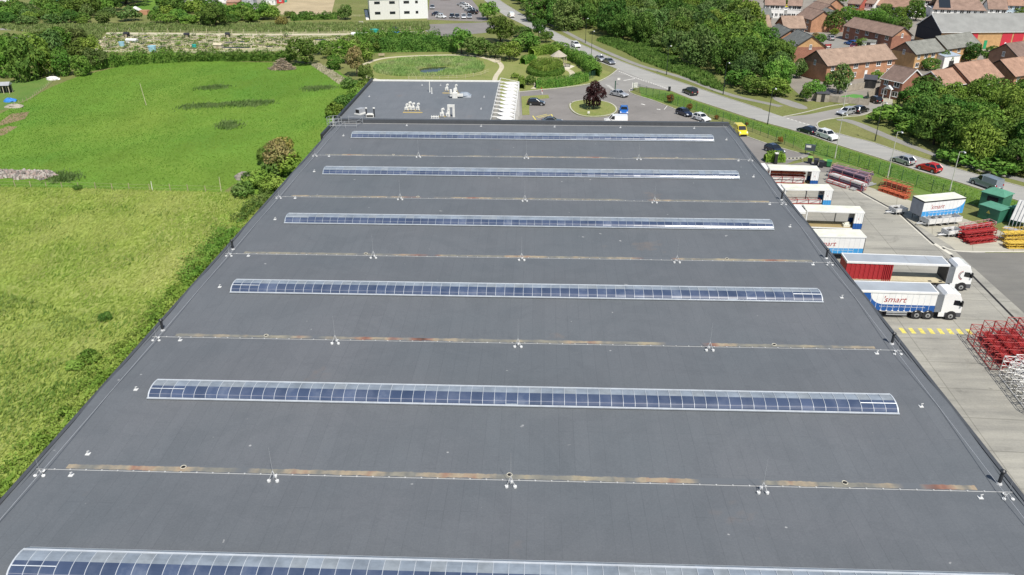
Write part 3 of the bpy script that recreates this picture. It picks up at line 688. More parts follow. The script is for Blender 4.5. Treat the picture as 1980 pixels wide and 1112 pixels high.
L_grey = leaf_mat('grey_green_leaf', (0.081, 0.141, 0.035), (0.120, 0.186, 0.050), (0.174, 0.235, 0.079))
L_hedge = leaf_mat('hedge_leaf', (0.076, 0.162, 0.023), (0.120, 0.217, 0.033), (0.186, 0.281, 0.055), patch=.6)
L_bright = leaf_mat('bright_leaf', (0.138, 0.231, 0.025), (0.188, 0.275, 0.035), (0.237, 0.312, 0.050))
L_purple = leaf_mat('copper_leaf', (.022, .010, .012), (.04, .016, .018), (.065, .026, .026), .02)
L_dry = leaf_mat('dry_twig', (.20, .17, .065), (.28, .22, .10), (.20, .22, .07), .03)
L_yellow = leaf_mat('yellowing_leaf', (.21, .19, .05), (.27, .24, .07), (.19, .20, .05), .03)
L_orange = leaf_mat('orange_leaf', (.20, .11, .03), (.26, .14, .04), (.15, .14, .04), .04)
M_bark = flat('bark', (.075, .055, .04), .9, var=.3)
NOISE = np.random.RandomState(5)

def leaf_mesh(name, pts, nrm, size, rs, flat_j=.75, aspect=.75, droop=0.0, extra=None):
    """one small bent leaf spray at every point"""
    n = len(pts)
    nv = nrm + rs.normal(0, flat_j, (n, 3)); nv /= np.linalg.norm(nv, axis=1)[:, None] + 1e-9
    ref = rs.normal(0, 1, (n, 3)); a = np.cross(nv, ref); a /= np.linalg.norm(a, axis=1)[:, None] + 1e-9; b = np.cross(nv, a)
    s = (size * rs.uniform(.55, 1.35, n))[:, None]
    v = np.empty((n, 4, 3))
    v[:, 0] = pts - a * s; v[:, 1] = pts + b * s * aspect * .6 + nv * s * .22; v[:, 2] = pts + a * s; v[:, 3] = pts - b * s * aspect * .6 + nv * s * .22
    if droop: v[:, :, 2] -= droop * np.abs(rs.normal(0, 1, (n, 1)))
    v = v.reshape(-1, 3)
    return raw_quads(name, v if extra is None or not len(extra) else np.concatenate([v, extra]))
def raw_quads(name, v):
    n = len(v) // 4; me = bpy.data.meshes.new(name)
    me.vertices.add(4 * n); me.vertices.foreach_set('co', np.ascontiguousarray(v, dtype=np.float32).ravel())
    me.loops.add(4 * n); me.loops.foreach_set('vertex_index', np.arange(4 * n, dtype=np.int32))
    me.polygons.add(n); me.polygons.foreach_set('loop_start', np.arange(0, 4 * n, 4, dtype=np.int32))
    try: me.polygons.foreach_set('loop_total', np.full(n, 4, dtype=np.int32))
    except Exception: pass
    me.update(calc_edges=True); return me
def sphere_pts(rs, n):
    p = rs.normal(0, 1, (n, 3)); return p / np.linalg.norm(p, axis=1)[:, None]
def crown_mesh(name, seed, nb=26, per=170, leaf=.09, squash=.85, spread=.62, rb=(.24, .42), low=-.95):
    """unit crown (radius about 1, centred at 0): leaf sprays over many unequal boughs"""
    rs = np.random.RandomState(seed)
    d = sphere_pts(rs, nb * 3); d = d[d[:, 2] > low][:nb]
    c = d * (spread * rs.uniform(.55, 1.12, (len(d), 1))); c[:, 2] *= squash
    r = rs.uniform(rb[0], rb[1], len(d))
    P, N = [], []
    for i in range(len(d)):
        q = sphere_pts(rs, per); q = q[(q[:, 2] > -.75)]
        el = np.array([1, 1, .8]) * rs.uniform(.85, 1.15, 3)
        p = c[i] + q * el * (r[i] * rs.uniform(.72, 1.08, (len(q), 1)))
        keep = np.ones(len(q), bool)
        for j in range(len(d)):
            if j != i: keep &= np.linalg.norm(p - c[j], axis=1) > r[j] * .74
        P.append(p[keep]); N.append(q[keep] + np.array([0, 0, .35]))
    P = np.concatenate(P); N = np.concatenate(N)
    return leaf_mesh(name, P, N, leaf, rs)
def trunk_mb(h, r, rs, crown_r=1.0):
    g = MB(); top = Vector((rs.uniform(-.1, .1) * crown_r, rs.uniform(-.1, .1) * crown_r, h))
    g.bar((0, 0, -.1), top * .5, r, 7, r2=r * .8); g.bar(top * .5, top, r * .8, 7, r2=r * .5)
    for k in range(6):
        a = 2 * PI * k / 6 + rs.uniform(-.4, .4); b = top * rs.uniform(.5, .95)
        e = b + Vector((math.cos(a) * crown_r * .62, math.sin(a) * crown_r * .62, crown_r * rs.uniform(.2, .8)))
        m = (b + e) / 2 + Vector((0, 0, -.06 * crown_r)); g.bar(b, m, r * .4, 5, r2=r * .25); g.bar(m, e, r * .25, 5, r2=r * .07)
    return g
CROWNS = {}
for k in range(4): CROWNS['big', k] = crown_mesh('crown', 11 + k, 34, 230, .062, .9, .66, (.2, .36))
for k in range(4): CROWNS['mid', k] = crown_mesh('crown', 31 + k, 26, 170, .085, .95, .62, (.24, .40))
for k in range(3): CROWNS['bush', k] = crown_mesh('foliage', 51 + k, 20, 120, .12, .75, .62, (.28, .45), -.25)
for k in range(2): CROWNS['tall', k] = crown_mesh('crown', 71 + k, 30, 170, .075, 1.25, .6, (.2, .34), -.8)
TRUNKS = {}
_r = random.Random(2)
for k in range(3): TRUNKS[k] = trunk_mb(1.0, .07, _r, 1.0)
TR_ME = {}
for k in TRUNKS:
    o = TRUNKS[k].build('trunk', M_bark); TR_ME[k] = o.data; bpy.data.objects.remove(o)
TINT_ME = {}
def tinted(me, m, key):
    """same crown in another leaf colour, mesh data shared between equal ones"""
    k = (key, m.name)
    if k not in TINT_ME:
        c = me.copy(); c.materials.clear(); c.materials.append(m); TINT_ME[k] = c
    return TINT_ME[k]
TR = random.Random(99)
NTREE = [0]
def tree(x, y, r, h, m, label, kind='mid', group=None, name='tree', cat='tree', low=.5):
    """x, y on the ground, crown radius r, total height h"""
    n = {'big': 4, 'mid': 4, 'bush': 3, 'tall': 2}[kind]; k = TR.randrange(n); rz = TR.uniform(0, 6.28)
    NTREE[0] += 1
    if kind == 'bush':
        o = bpy.data.objects.new(name, tinted(CROWNS[kind, k], m, (kind, k))); COL.objects.link(o)
        o.location = (x, y, h * .36); o.scale = (r * 1.08, r * 1.08, h * .66); o.rotation_euler = (0, 0, rz)
        return tag(o, label, cat if cat != 'tree' else 'bush', group)
    t_ = thing(name, label, cat, (x, y, 0), rz, group)
    cz = h * low; c = bpy.data.objects.new('crown', tinted(CROWNS[kind, k], m, (kind, k))); COL.objects.link(c); c.parent = t_
    c.location = (0, 0, cz); c.scale = (r * 1.12, r * 1.12, (h - cz) * (.86 if kind == 'tall' else 1.1))
    w = bpy.data.objects.new('trunk', TR_ME[TR.randrange(3)]); COL.objects.link(w); w.parent = t_
    w.scale = (r * .9, r * .9, cz * .95)
    return t_
def tree_px(x, yb, wpx, hpx, m, label, **kw):
    """base point, width and height as measured in the photograph"""
    g = G(x, yb); s = ppm(x, yb); dep = math.atan2(CAM_H, g.xy.length)
    return tree(g.x, g.y, wpx / s / 2, max(.5, (hpx / s - .35 * wpx / s * math.sin(dep)) / math.cos(dep)), m, label, **kw)
def bush_px(x, yb, wpx, hpx, m, label, **kw):
    kw.setdefault('name', 'bush'); return tree_px(x, yb, wpx, hpx, m, label, kind='bush', **kw)
if not TR_ME[0].materials: pass
def inside(p, poly):
    c = False; j = len(poly) - 1
    for i in range(len(poly)):
        a, b = poly[i], poly[j]
        if (a[1] > p[1]) != (b[1] > p[1]) and p[0] < (b[0] - a[0]) * (p[1] - a[1]) / (b[1] - a[1]) + a[0]: c = not c
        j = i
    return c
def scatter(poly_pts, gap, seed, tries=4000):
    r = random.Random(seed); xs = [p[0] for p in poly_pts]; ys = [p[1] for p in poly_pts]; out = []
    for _ in range(tries):
        p = (r.uniform(min(xs), max(xs)), r.uniform(min(ys), max(ys)))
        if inside(p, poly_pts) and all((p[0] - q[0]) ** 2 + (p[1] - q[1]) ** 2 > gap * gap for q in out): out.append(p)
    return out
def hedge(pts, w, h, m, label, leaf=.2, dens=16, name='hedge', cat='hedge', seed=1, lump=.25, closed=False, solid=1.0):
    """a hedge along ground points: leaf sprays over a lumpy box with a rounded top"""
    rs = np.random.RandomState(seed); pts = [np.array(p[:2], float) for p in pts]
    if closed: pts = pts + [pts[0]]
    P, N = [], []
    for a, b in zip(pts, pts[1:]):
        L = np.linalg.norm(b - a); t = (b - a) / max(L, 1e-6); nn = np.array([-t[1], t[0]])
        n = int(L * (w + 2 * h) * dens * 1.7)
        if n < 1: continue
        u = rs.uniform(-.1, L + .1, n); s = rs.uniform(0, 1, n) * PI
        lum = 1 + lump * (np.sin(u * 1.1 + seed) * .5 + np.sin(u * 2.7 + 1.3 * seed) * .3 + rs.normal(0, .35, n))
        ca, sa = np.cos(s), np.sin(s)
        pw = np.sign(ca) * np.abs(ca) ** .55 * w / 2 * lum; pz = np.abs(sa) ** .5 * h * (.35 + .65 * lum) * rs.uniform(.8, 1.05, n)
        q = a + t * u[:, None] + nn * pw[:, None]
        P.append(np.column_stack([q, np.maximum(pz, .03)])); N.append(np.column_stack([nn[0] * ca, nn[1] * ca, sa + .25]))
    core = []
    for a, b in zip(pts, pts[1:]):                              # the woody inside of the hedge
        L = np.linalg.norm(b - a); t = (b - a) / max(L, 1e-6); nn = np.array([-t[1], t[0]]); hw, hh = w * .36 * solid, h * .78 * solid
        def q3(u, y, z): c = a + t * u + nn * y; return (c[0], c[1], z)
        for (y0, z0), (y1, z1) in (((-hw, 0), (-hw * .9, hh * .8)), ((-hw * .9, hh * .8), (0, hh)), ((0, hh), (hw * .9, hh * .8)), ((hw * .9, hh * .8), (hw, 0))):
            core += [q3(-hw * .5, y0, z0), q3(L + hw * .5, y0, z0), q3(L + hw * .5, y1, z1), q3(-hw * .5, y1, z1)]
    me = leaf_mesh(name, np.concatenate(P), np.concatenate(N), leaf, rs, .8, extra=np.array(core)); me.materials.append(m)
    o = bpy.data.objects.new(name, me); COL.objects.link(o); return tag(o, label, cat)

def tufts(name, poly_pts, n, h, w, m, seed, lean=(.5, .2), clump=0.0, hole=None, z=0.0, spread=0.0):
    """many grass blades standing in a field, blown one way; clump > 0 gathers them"""
    rs = np.random.RandomState(seed); pp = np.array(poly_pts); lo, hi = pp.min(0), pp.max(0)
    q = rs.uniform(lo, hi, (n * 3, 2))
    x, y = q[:, 0], q[:, 1]; c = np.zeros(len(q), bool); j = len(pp) - 1
    for i in range(len(pp)):
        a, b = pp[i], pp[j]
        with np.errstate(all='ignore'):
            c ^= ((a[1] > y) != (b[1] > y)) & (x < (b[0] - a[0]) * (y - a[1]) / (b[1] - a[1] + 1e-12) + a[0])
        j = i
    q = q[c]
    if clump:
        f = np.zeros(len(q))
        for k in range(7):
            d = rs.normal(0, 1, 2); fr = rs.uniform(.03, .22); g_ = q + 3 * np.sin(q[:, ::-1] * rs.uniform(.1, .35) + rs.uniform(0, 6)); f += np.sin((g_ @ (d / np.linalg.norm(d))) * fr * 2 * PI + rs.uniform(0, 6.3)) / 3
        q = q[f + rs.normal(0, .5, len(f)) > clump - .6]
    if hole: q = np.array([k for k in q[:n] if not inside((k[0], k[1]), hole)])
    q = q[:n]; n = len(q)
    if spread: q = q + rs.normal(0, spread, q.shape)
    a = rs.uniform(0, 2 * PI, n); u = np.column_stack([np.cos(a), np.sin(a), np.zeros(n)])
    s = rs.uniform(.55, 1.4, n)[:, None]; hh = h * s; ww = w * s
    base = np.column_stack([q, np.full(n, z)])
    le = np.column_stack([lean[0] + rs.normal(0, .35, n), lean[1] + rs.normal(0, .35, n), np.ones(n)]) * hh
    v = np.empty((n, 4, 3)); v[:, 0] = base - u * ww; v[:, 1] = base + u * ww; v[:, 2] = base + le + u * ww * .5; v[:, 3] = base + le - u * ww * .5
    me = raw_quads(name, v.reshape(-1, 3)); me.materials.append(m)
    o = bpy.data.objects.new(name, me); COL.objects.link(o); return o
# ================================================================== trees and hedges, measured in the photograph
# ---- roundabout and car park
tree_px(1148, 211, 44, 60, L_purple, 'dark copper-leaved tree on the round lawn in the car park', kind='mid')
for x, y, w, h, lab in ((1296, 199, 17, 19, 'small orange-leaved sapling by the fence behind the silver saloon'), (1332, 213, 13, 16, 'small orange-leaved sapling above the black parked car'),
                        (1386, 231, 10, 11, 'smallest yellowing sapling above the white hatchback'), (1508, 278, 12, 16, 'small orange-leaved sapling above the navy parked car'), (1443, 244, 8, 9, 'tiny sapling on the grass above the yellow van')):
    tree_px(x, y, w, h, L_orange, lab, kind='mid', name='sapling')
# ---- pond garden: round maze hedge, hedges round the lawn, shrubs
def ring(cx, cy, rx, ry, n=22, a0=0, a1=2 * PI): return [P2(cx + rx * math.cos(a0 + (a1 - a0) * k / n), cy + ry * math.sin(a0 + (a1 - a0) * k / n)) for k in range(n + 1)]
hedge(ring(1055, 139, 29, 9.5, 30), 2.2, 1.35, L_hedge, 'clipped round hedge ring, lower outer tier beside the gazebo', seed=2, lump=.06, leaf=.15, dens=24)
hedge(ring(1056, 135, 17, 5, 26), 4.6, 2.5, L_hedge, 'clipped dome of hedge in the middle of the ring beside the gazebo', seed=3, lump=.06, leaf=.16, dens=18)
hedge(px((1012, 124), (1022, 121), (1035, 121)), 2.6, 2.2, L_hedge, 'low hedge curving towards the pond from the round hedge', seed=4, lump=.1, leaf=.15, dens=22)
hedge(px((1040, 169), (1075, 168), (1110, 162), (1130, 156)), 3.0, 2.3, L_hedge, 'long clipped hedge between the gazebo lawn and the car park', seed=5, lump=.1, leaf=.15, dens=22)
hedge(px((1098, 113), (1118, 120), (1134, 130), (1145, 142), (1150, 148)), 3.4, 3.0, L_mid, 'tall curving hedge behind the gazebo beside the road', seed=6)
hedge(px((1082, 106), (1066, 103), (1050, 104), (1030, 108)), 3.4, 2.6, L_mid, 'bushy hedge behind the gazebo running towards the pond', seed=7)
bush_px(1026, 164, 22, 22, L_dark, 'dark rounded shrub by the end of the white canopy')
bush_px(996, 151, 17, 13, L_mid, 'small loose shrub on the lawn by the canopy corner')
hedge(px((1009, 172), (1008, 160)), 1.6, 1.8, L_hedge, 'short hedge against the canopy corner', seed=8, lump=.1, leaf=.15, dens=22)
tree_px(893, 104, 46, 54, L_mid, 'bushy tree with pale blossom at the corner of the pond hedge', kind='mid')
tree_px(925, 108, 58, 46, L_light, 'light green spreading tree behind the pond path', kind='mid')
tree_px(957, 112, 40, 36, L_light, 'light green rounded tree by the pond gate', kind='mid')
tree_px(985, 116, 50, 44, L_mid, 'mid green tree between the pond and the round hedge', kind='mid')
tree_px(968, 82, 66, 56, L_dark, 'large dark round tree in front of the far lane', kind='big')
tree_px(943, 38, 40, 40, L_mid, 'tree at the far corner of the small works car park', kind='mid')
tree_px(1022, 100, 56, 42, L_mid, 'wide tree behind the round hedge', kind='mid')
tree_px(1042, 76, 34, 46, L_dark, 'upright dark tree close to the road by the white van', kind='tall')
tree_px(1056, 82, 30, 26, L_dark, 'short dark tree leaning over the road edge', kind='mid')
tree_px(1080, 100, 44, 24, L_light, 'low light green tree beside the road behind the gazebo', kind='bush', name='bush', cat='bush')
tree_px(1012, 72, 40, 24, L_light, 'pale thicket tree between two dark trees by the road', kind='mid')
hedge(px((718, 101), (760, 99.5), (800, 99), (840, 98.5), (880, 99)), 4.0, 4.2, L_dark, 'tall dark hedge along the far side of the pond', seed=9, leaf=.26, dens=11, lump=.3)
hedge(px((690, 82), (740, 80), (790, 82), (850, 86)), 3.5, 3.6, L_mid, 'hedge between the allotments and the pond hedge', seed=10, leaf=.3, dens=8, lump=.5)
tree_px(668, 122, 50, 52, L_mid, 'mid green tree with bare lower stems by the meadow corner', kind='mid')
tree_px(690, 148, 42, 66, L_dry, 'half-bare twiggy tree at the corner of the pond path', kind='tall')
tree_px(592, 124, 66, 60, L_dark, 'solitary dark conical tree between the allotments and the brush pile', kind='mid')
for x, y, w, h, m, lab in ((628, 104, 44, 34, L_mid, 'mid green tree next to the solitary dark tree'), (700, 118, 48, 44, L_mid, 'green tree at the meadow end of the tall pond hedge'), (650, 134, 36, 32, L_mid, 'bushy tree above the pale straw strip'), (708, 158, 34, 38, L_light, 'pale bushy tree between the office corner and the pond path'),
                        (676, 96, 50, 32, L_light, 'light green tree before the allotment cloche'), (730, 100, 40, 34, L_dark, 'dark tree standing in the pond hedge end')):
    tree_px(x, y, w, h, m, lab, kind='mid', low=.44)
tree_px(640, 112, 36, 26, L_light, 'low pale tree beside the pale strip of straw', kind='mid')
for x, y, w, h, m, lab in ((705, 178, 30, 30, L_mid, 'green bush at the garden corner of the office block'), (688, 196, 40, 34, L_mid, 'wide green bush along the office wall, second from the garden'),
                        (668, 212, 40, 36, L_dark, 'dark bush along the office wall, third from the garden'), (650, 226, 40, 36, L_mid, 'green bush against the office wall below the ladder'), (678, 170, 34, 26, L_light, 'pale bush behind the office wall bushes')):
    bush_px(x, y, w, h, m, lab)
L_ug = leaf_mat('undergrowth_leaf', (.15, .26, .04), (.23, .35, .06), (.32, .40, .09), .0, .0, .3, .25)
# ---- bushes along the meadow side of the warehouse
tree_px(545, 338, 62, 78, L_dry, 'half-dead tree with bare twigs beside the warehouse wall', kind='mid')
bush_px(560, 340, 60, 56, L_mid, 'leafy bush leaning on the warehouse edge below the half-dead tree')
bush_px(530, 342, 46, 46, L_light, 'pale twiggy bush in front of the half-dead tree')
tree_px(548, 296, 38, 40, L_yellow, 'yellowing top shoots of a bush behind the half-dead tree', kind='bush', name='bush', cat='bush')
for x, y, w, h, m, lab in ((516, 318, 36, 44, L_dark, 'dark bush on the meadow side of the half-dead tree'), (500, 362, 60, 44, L_mid, 'leafy bush nearest the meadow fence end'), (526, 370, 50, 44, L_mid, 'leafy bush between the fence end and the warehouse wall'),
                        (470, 380, 44, 40, L_light, 'pale leafy bush standing at the end of the meadow fence'), (486, 352, 40, 26, L_dark, 'low dark bush beside the grey boulder')):
    bush_px(x, y, w, h, m, lab)
pts = [(-34.5, 97), (-34.8, 88), (-34.6, 80), (-34.9, 70), (-34.6, 62), (-34.8, 54), (-34.6, 46), (-34.8, 36), (-35, 26)]
hedge([(-44.2, 124), (-43.8, 116), (-44.4, 108)], 1.8, 1.1, L_light, 'strip of bright undergrowth along the far end of the warehouse wall', leaf=.16, dens=18, seed=30, lump=.6, solid=.4)
for k, (a, b) in enumerate((((-44.2, 105), (-43.9, 88)), ((-43.8, 88), (-43.7, 70)), ((-43.7, 70), (-43.5, 50)), ((-43.5, 50), (-43.4, 26)))):
    n = 5; hedge([(a[0] + (b[0] - a[0]) * i / n + .4 * math.sin(i * 2 + k), a[1] + (b[1] - a[1]) * i / n) for i in range(n + 1)], (3.0, 2.2, 1.9, 1.7)[k], (1.5, .9, .8, .8)[k], (L_mid, L_ug, L_ug, L_ug)[k],
          'strip of leafy undergrowth along the warehouse wall, ' + ('beside the fence end', 'level with the third rooflight', 'level with the fourth rooflight', 'lowest in the photo')[k], leaf=.15, dens=22, seed=40 + k, lump=.9, solid=.4, name='undergrowth', cat='undergrowth')
for k, (xx, yy, rr, hh) in enumerate(((-45, 97, 2.2, 2.6), (-44.4, 92, 1.8, 2.4), (-45.2, 85, 1.6, 1.9), (-44.2, 78, 1.5, 2.2), (-45.4, 72, 1.3, 1.6), (-44.3, 66, 1.5, 2.3), (-44.9, 60, 1.2, 1.7), (-44.2, 55, 1.6, 2.6), (-45.0, 49, 1.3, 1.8), (-44.0, 44, 1.5, 2.2), (-45.2, 39, 1.6, 2.0), (-44.2, 34, 1.6, 2.4))):
    tree(xx + .9, yy, rr * .5, hh * .6, (L_mid, L_ug, L_ug)[k % 3], 'leafy bush in the overgrown strip along the warehouse wall', kind='bush', name='bush', cat='bush', group='bushes of the strip along the warehouse wall')
for x, y, w, h, m, lab in ((205, 620, 26, 22, L_dark, 'small dark shrub alone in the rough field'), (175, 700, 44, 34, L_hedge, 'low dark shrub patch in the rough field near the wall'), (148, 712, 36, 22, L_mid, 'low green shrub beside the dark shrub patch'),
                        (152, 368, 16, 14, L_dark, 'small dark shrub at the meadow fence')):
    bush_px(x, y, w, h, m, lab)
# ---- hedge below the allotments and the wood at the left
hedge(px((165, 138), (200, 131), (250, 124), (300, 121), (340, 119)), 4.0, 3.2, L_hedge, 'bushy hedge along the meadow below the first allotments', leaf=.3, dens=9, seed=11, lump=.6)
hedge(px((340, 119), (400, 117), (450, 117), (500, 117), (560, 118)), 3.4, 2.4, L_hedge, 'lower hedge along the meadow behind the brush pile', leaf=.28, dens=10, seed=12, lump=.6)
wood = [(15, 150, 40, 76), (52, 155, 66, 82), (84, 148, 52, 74), (104, 120, 62, 60), (128, 146, 44, 52), (150, 128, 50, 46), (160, 146, 36, 36), (186, 134, 48, 40), (60, 108, 56, 42), (16, 118, 50, 50), (120, 96, 60, 42), (150, 92, 52, 38), (176, 104, 44, 34), (92, 92, 50, 34), (-20, 130, 60, 70), (-60, 140, 70, 80), (30, 128, 50, 60)]
for i, (x, y, w, h) in enumerate(wood):
    tree_px(x, y, w * 1.05, h * 1.15, (L_mid, L_dark, L_mid, L_grey)[i % 4], 'leafy tree in the small wood by the allotment corner', kind='mid', group='trees of the small wood by the allotments', low=.43)
# ---- thicket along the top left
top = [(18, 44, 36, 26, L_dark), (44, 38, 30, 34, L_dark), (4, 44, 34, 24, L_mid), (60, 42, 34, 22, L_mid), (90, 36, 40, 18, L_dark), (118, 46, 30, 24, L_mid), (140, 44, 34, 28, L_dark), (160, 48, 26, 16, L_mid), (170, 30, 60, 42, L_dark), (205, 47, 38, 28, L_light),
       (120, 22, 44, 26, L_dark), (130, 6, 40, 20, L_mid), (222, 20, 44, 40, L_dark), (322, 46, 46, 24, L_mid), (345, 26, 54, 40, L_dark), (365, 48, 40, 20, L_mid), (330, 24, 40, 30, L_mid), (460, 40, 30, 22, L_mid), (488, 42, 30, 18, L_light), (510, 38, 36, 38, L_mid), (560, 34, 26, 14, L_dark), (590, 33, 26, 13, L_dark), (528, 30, 26, 16, L_mid), (668, 38, 30, 30, L_light), (650, 34, 22, 12, L_dark)]
for i, (x, y, w, h, m) in enumerate(top):
    tree_px(x, y, w, h, m, 'tree in the thicket beyond the allotments', kind='mid', group='trees beyond the allotments')
for i, (x, y) in enumerate(scatter(px((-40, 50), (-40, 22), (90, 12), (230, 20), (330, 6), (372, 10), (520, 30), (530, 46), (400, 50), (250, 46), (215, 30), (150, 50)), 7.5, 31)):
    if not inside((x, y), px((225, 38), (225, 10), (312, -5), (312, 38))): tree(x, y, TR.uniform(2.6, 4.4), TR.uniform(3.2, 6.5), (L_mid, L_dark, L_hedge, L_grey)[i % 4], 'scrubby bush in the thicket beyond the allotments', kind='bush', name='bush', cat='bush', group='scrub bushes beyond the allotments')
tree_px(418, 52, 58, 48, L_dark, 'big round dark tree standing beyond the allotment path', kind='big')
tree_px(545, 50, 24, 22, L_yellow, 'small pale-flowering bush beyond the allotment path', kind='bush', name='bush', cat='bush')
tree_px(245, 8, 110, 40, L_dark, 'large dark spreading tree behind the brick shelter', kind='big')
hedge(px((565, 40), (600, 38), (650, 37)), 2.5, 2.2, L_dark, 'low dark hedge at the edge of the stubble field', leaf=.35, dens=7, seed=14, lump=.6)
# ---- the wood right of the road
WOOD = px((1040, 44), (1062, 50), (1100, 60), (1155, 58), (1168, 64), (1190, 80), (1225, 86), (1262, 86), (1290, 100), (1320, 118), (1358, 132), (1380, 148), (1420, 166), (1488, 186), (1520, 178), (1530, 160), (1500, 140), (1470, 112), (1450, 88), (1430, 52), (1400, 20), (1360, -14), (1040, -30), (1010, -6))
sp = scatter(WOOD, 6.6, 5)
for i, (x, y) in enumerate(sp):
    d = math.hypot(x, y); front = y < 215
    r = TR.uniform(4.4, 6.2) if not front else TR.uniform(3.6, 5.0)
    if x > 85 and y < 195: r = TR.uniform(3.0, 4.2)
    tree(x, y, r, r * TR.uniform(1.75, 2.25), (L_dark, L_mid, L_dark, L_hedge, L_mid, L_grey)[TR.randrange(6)] if x > 45 or y > 330 else (L_dark, L_grey)[TR.randrange(2)], 'leafy tree packed in the wood between the main road and the houses', kind='big' if r > 3.8 else 'mid', group='trees of the wood between road and houses', low=.42)
for x, y, w, h, m, lab in ((1498, 186, 62, 40, L_mid, 'bushy tree at the tip of the wood beside the footpath fork'), (1462, 182, 60, 44, L_dark, 'dark bushy tree above the lamp post at the tip of the wood'), (1430, 168, 60, 44, L_hedge, 'spreading bush at the lower edge of the wood by the footpath'),
                           (1300, 108, 44, 30, L_light, 'pale bush with white blossom at the lower edge of the wood'), (1275, 94, 40, 40, L_grey, 'grey-green bush at the lower edge of the wood'), (1500, 166, 50, 46, L_mid, 'tree with yellow tips at the estate edge of the wood')):
    tree_px(x, y, w, h, m, lab, kind='bush' if 'bush' in lab.split(' at')[0] and 'bushy' not in lab else 'mid', name='bush' if ' bush ' in lab else 'tree', cat='bush' if ' bush ' in lab else 'tree')
M_bram = leaf_mat('bramble_leaf', (.075, .15, .028), (.11, .20, .038), (.16, .245, .06), .0, .0, .35, .3)
BR = px((1153, 79), (1206, 100), (1245, 121), (1306, 142), (1357, 164), (1400, 178), (1380, 152), (1365, 145), (1312, 118), (1274, 91), (1214, 85), (1176, 70))
sheet('bramble_ground', BR, .005, M_wild)
tag(tufts('bramble', BR, 16000, .75, .2, M_bram, 15, (.2, .1), .2), 'bank of brambles and weeds between the wood and the footpath', 'brambles', kind='stuff')
# ---- the wood above the lorry yard
WOOD2 = px((1740, 222), (1752, 244), (1770, 262), (1800, 282), (1850, 306), (1900, 326), (1960, 342), (2080, 372), (2120, 330), (2100, 250), (1990, 205), (1930, 200), (1850, 210), (1800, 210), (1765, 208))
sp = scatter(WOOD2, 5.2, 8)
for i, (x, y) in enumerate(sp):
    r = TR.uniform(3.4, 4.7)
    tree(x, y, r, r * TR.uniform(1.6, 2.1), (L_dark, L_mid, L_hedge, L_mid, L_dark)[TR.randrange(5)], 'leafy tree packed in the wood above the lorry yard', kind='big' if r > 3.6 else 'mid', group='trees of the wood above the lorry yard', low=.42)
for x, y, w, h, m, lab in ((1788, 214, 76, 76, L_dark, 'tall tree in front of the house with the arched porch'), (1726, 238, 92, 44, L_mid, 'rounded bush beside the side road by a lamp post'), (1760, 262, 60, 36, L_hedge, 'low bush behind the dark lamp post'), (1712, 222, 40, 26, L_dark, 'dark bush at the side road kerb'),
                           (1850, 314, 80, 40, L_mid, 'bush spilling towards the footpath near the lamp'), (1930, 336, 80, 44, L_hedge, 'dense bush above the grey van')):
    tree_px(x, y, w, h, m, lab, kind='bush' if 'bush' in lab else 'mid', name='bush' if 'bush' in lab else 'tree', cat='bush' if 'bush' in lab else 'tree')
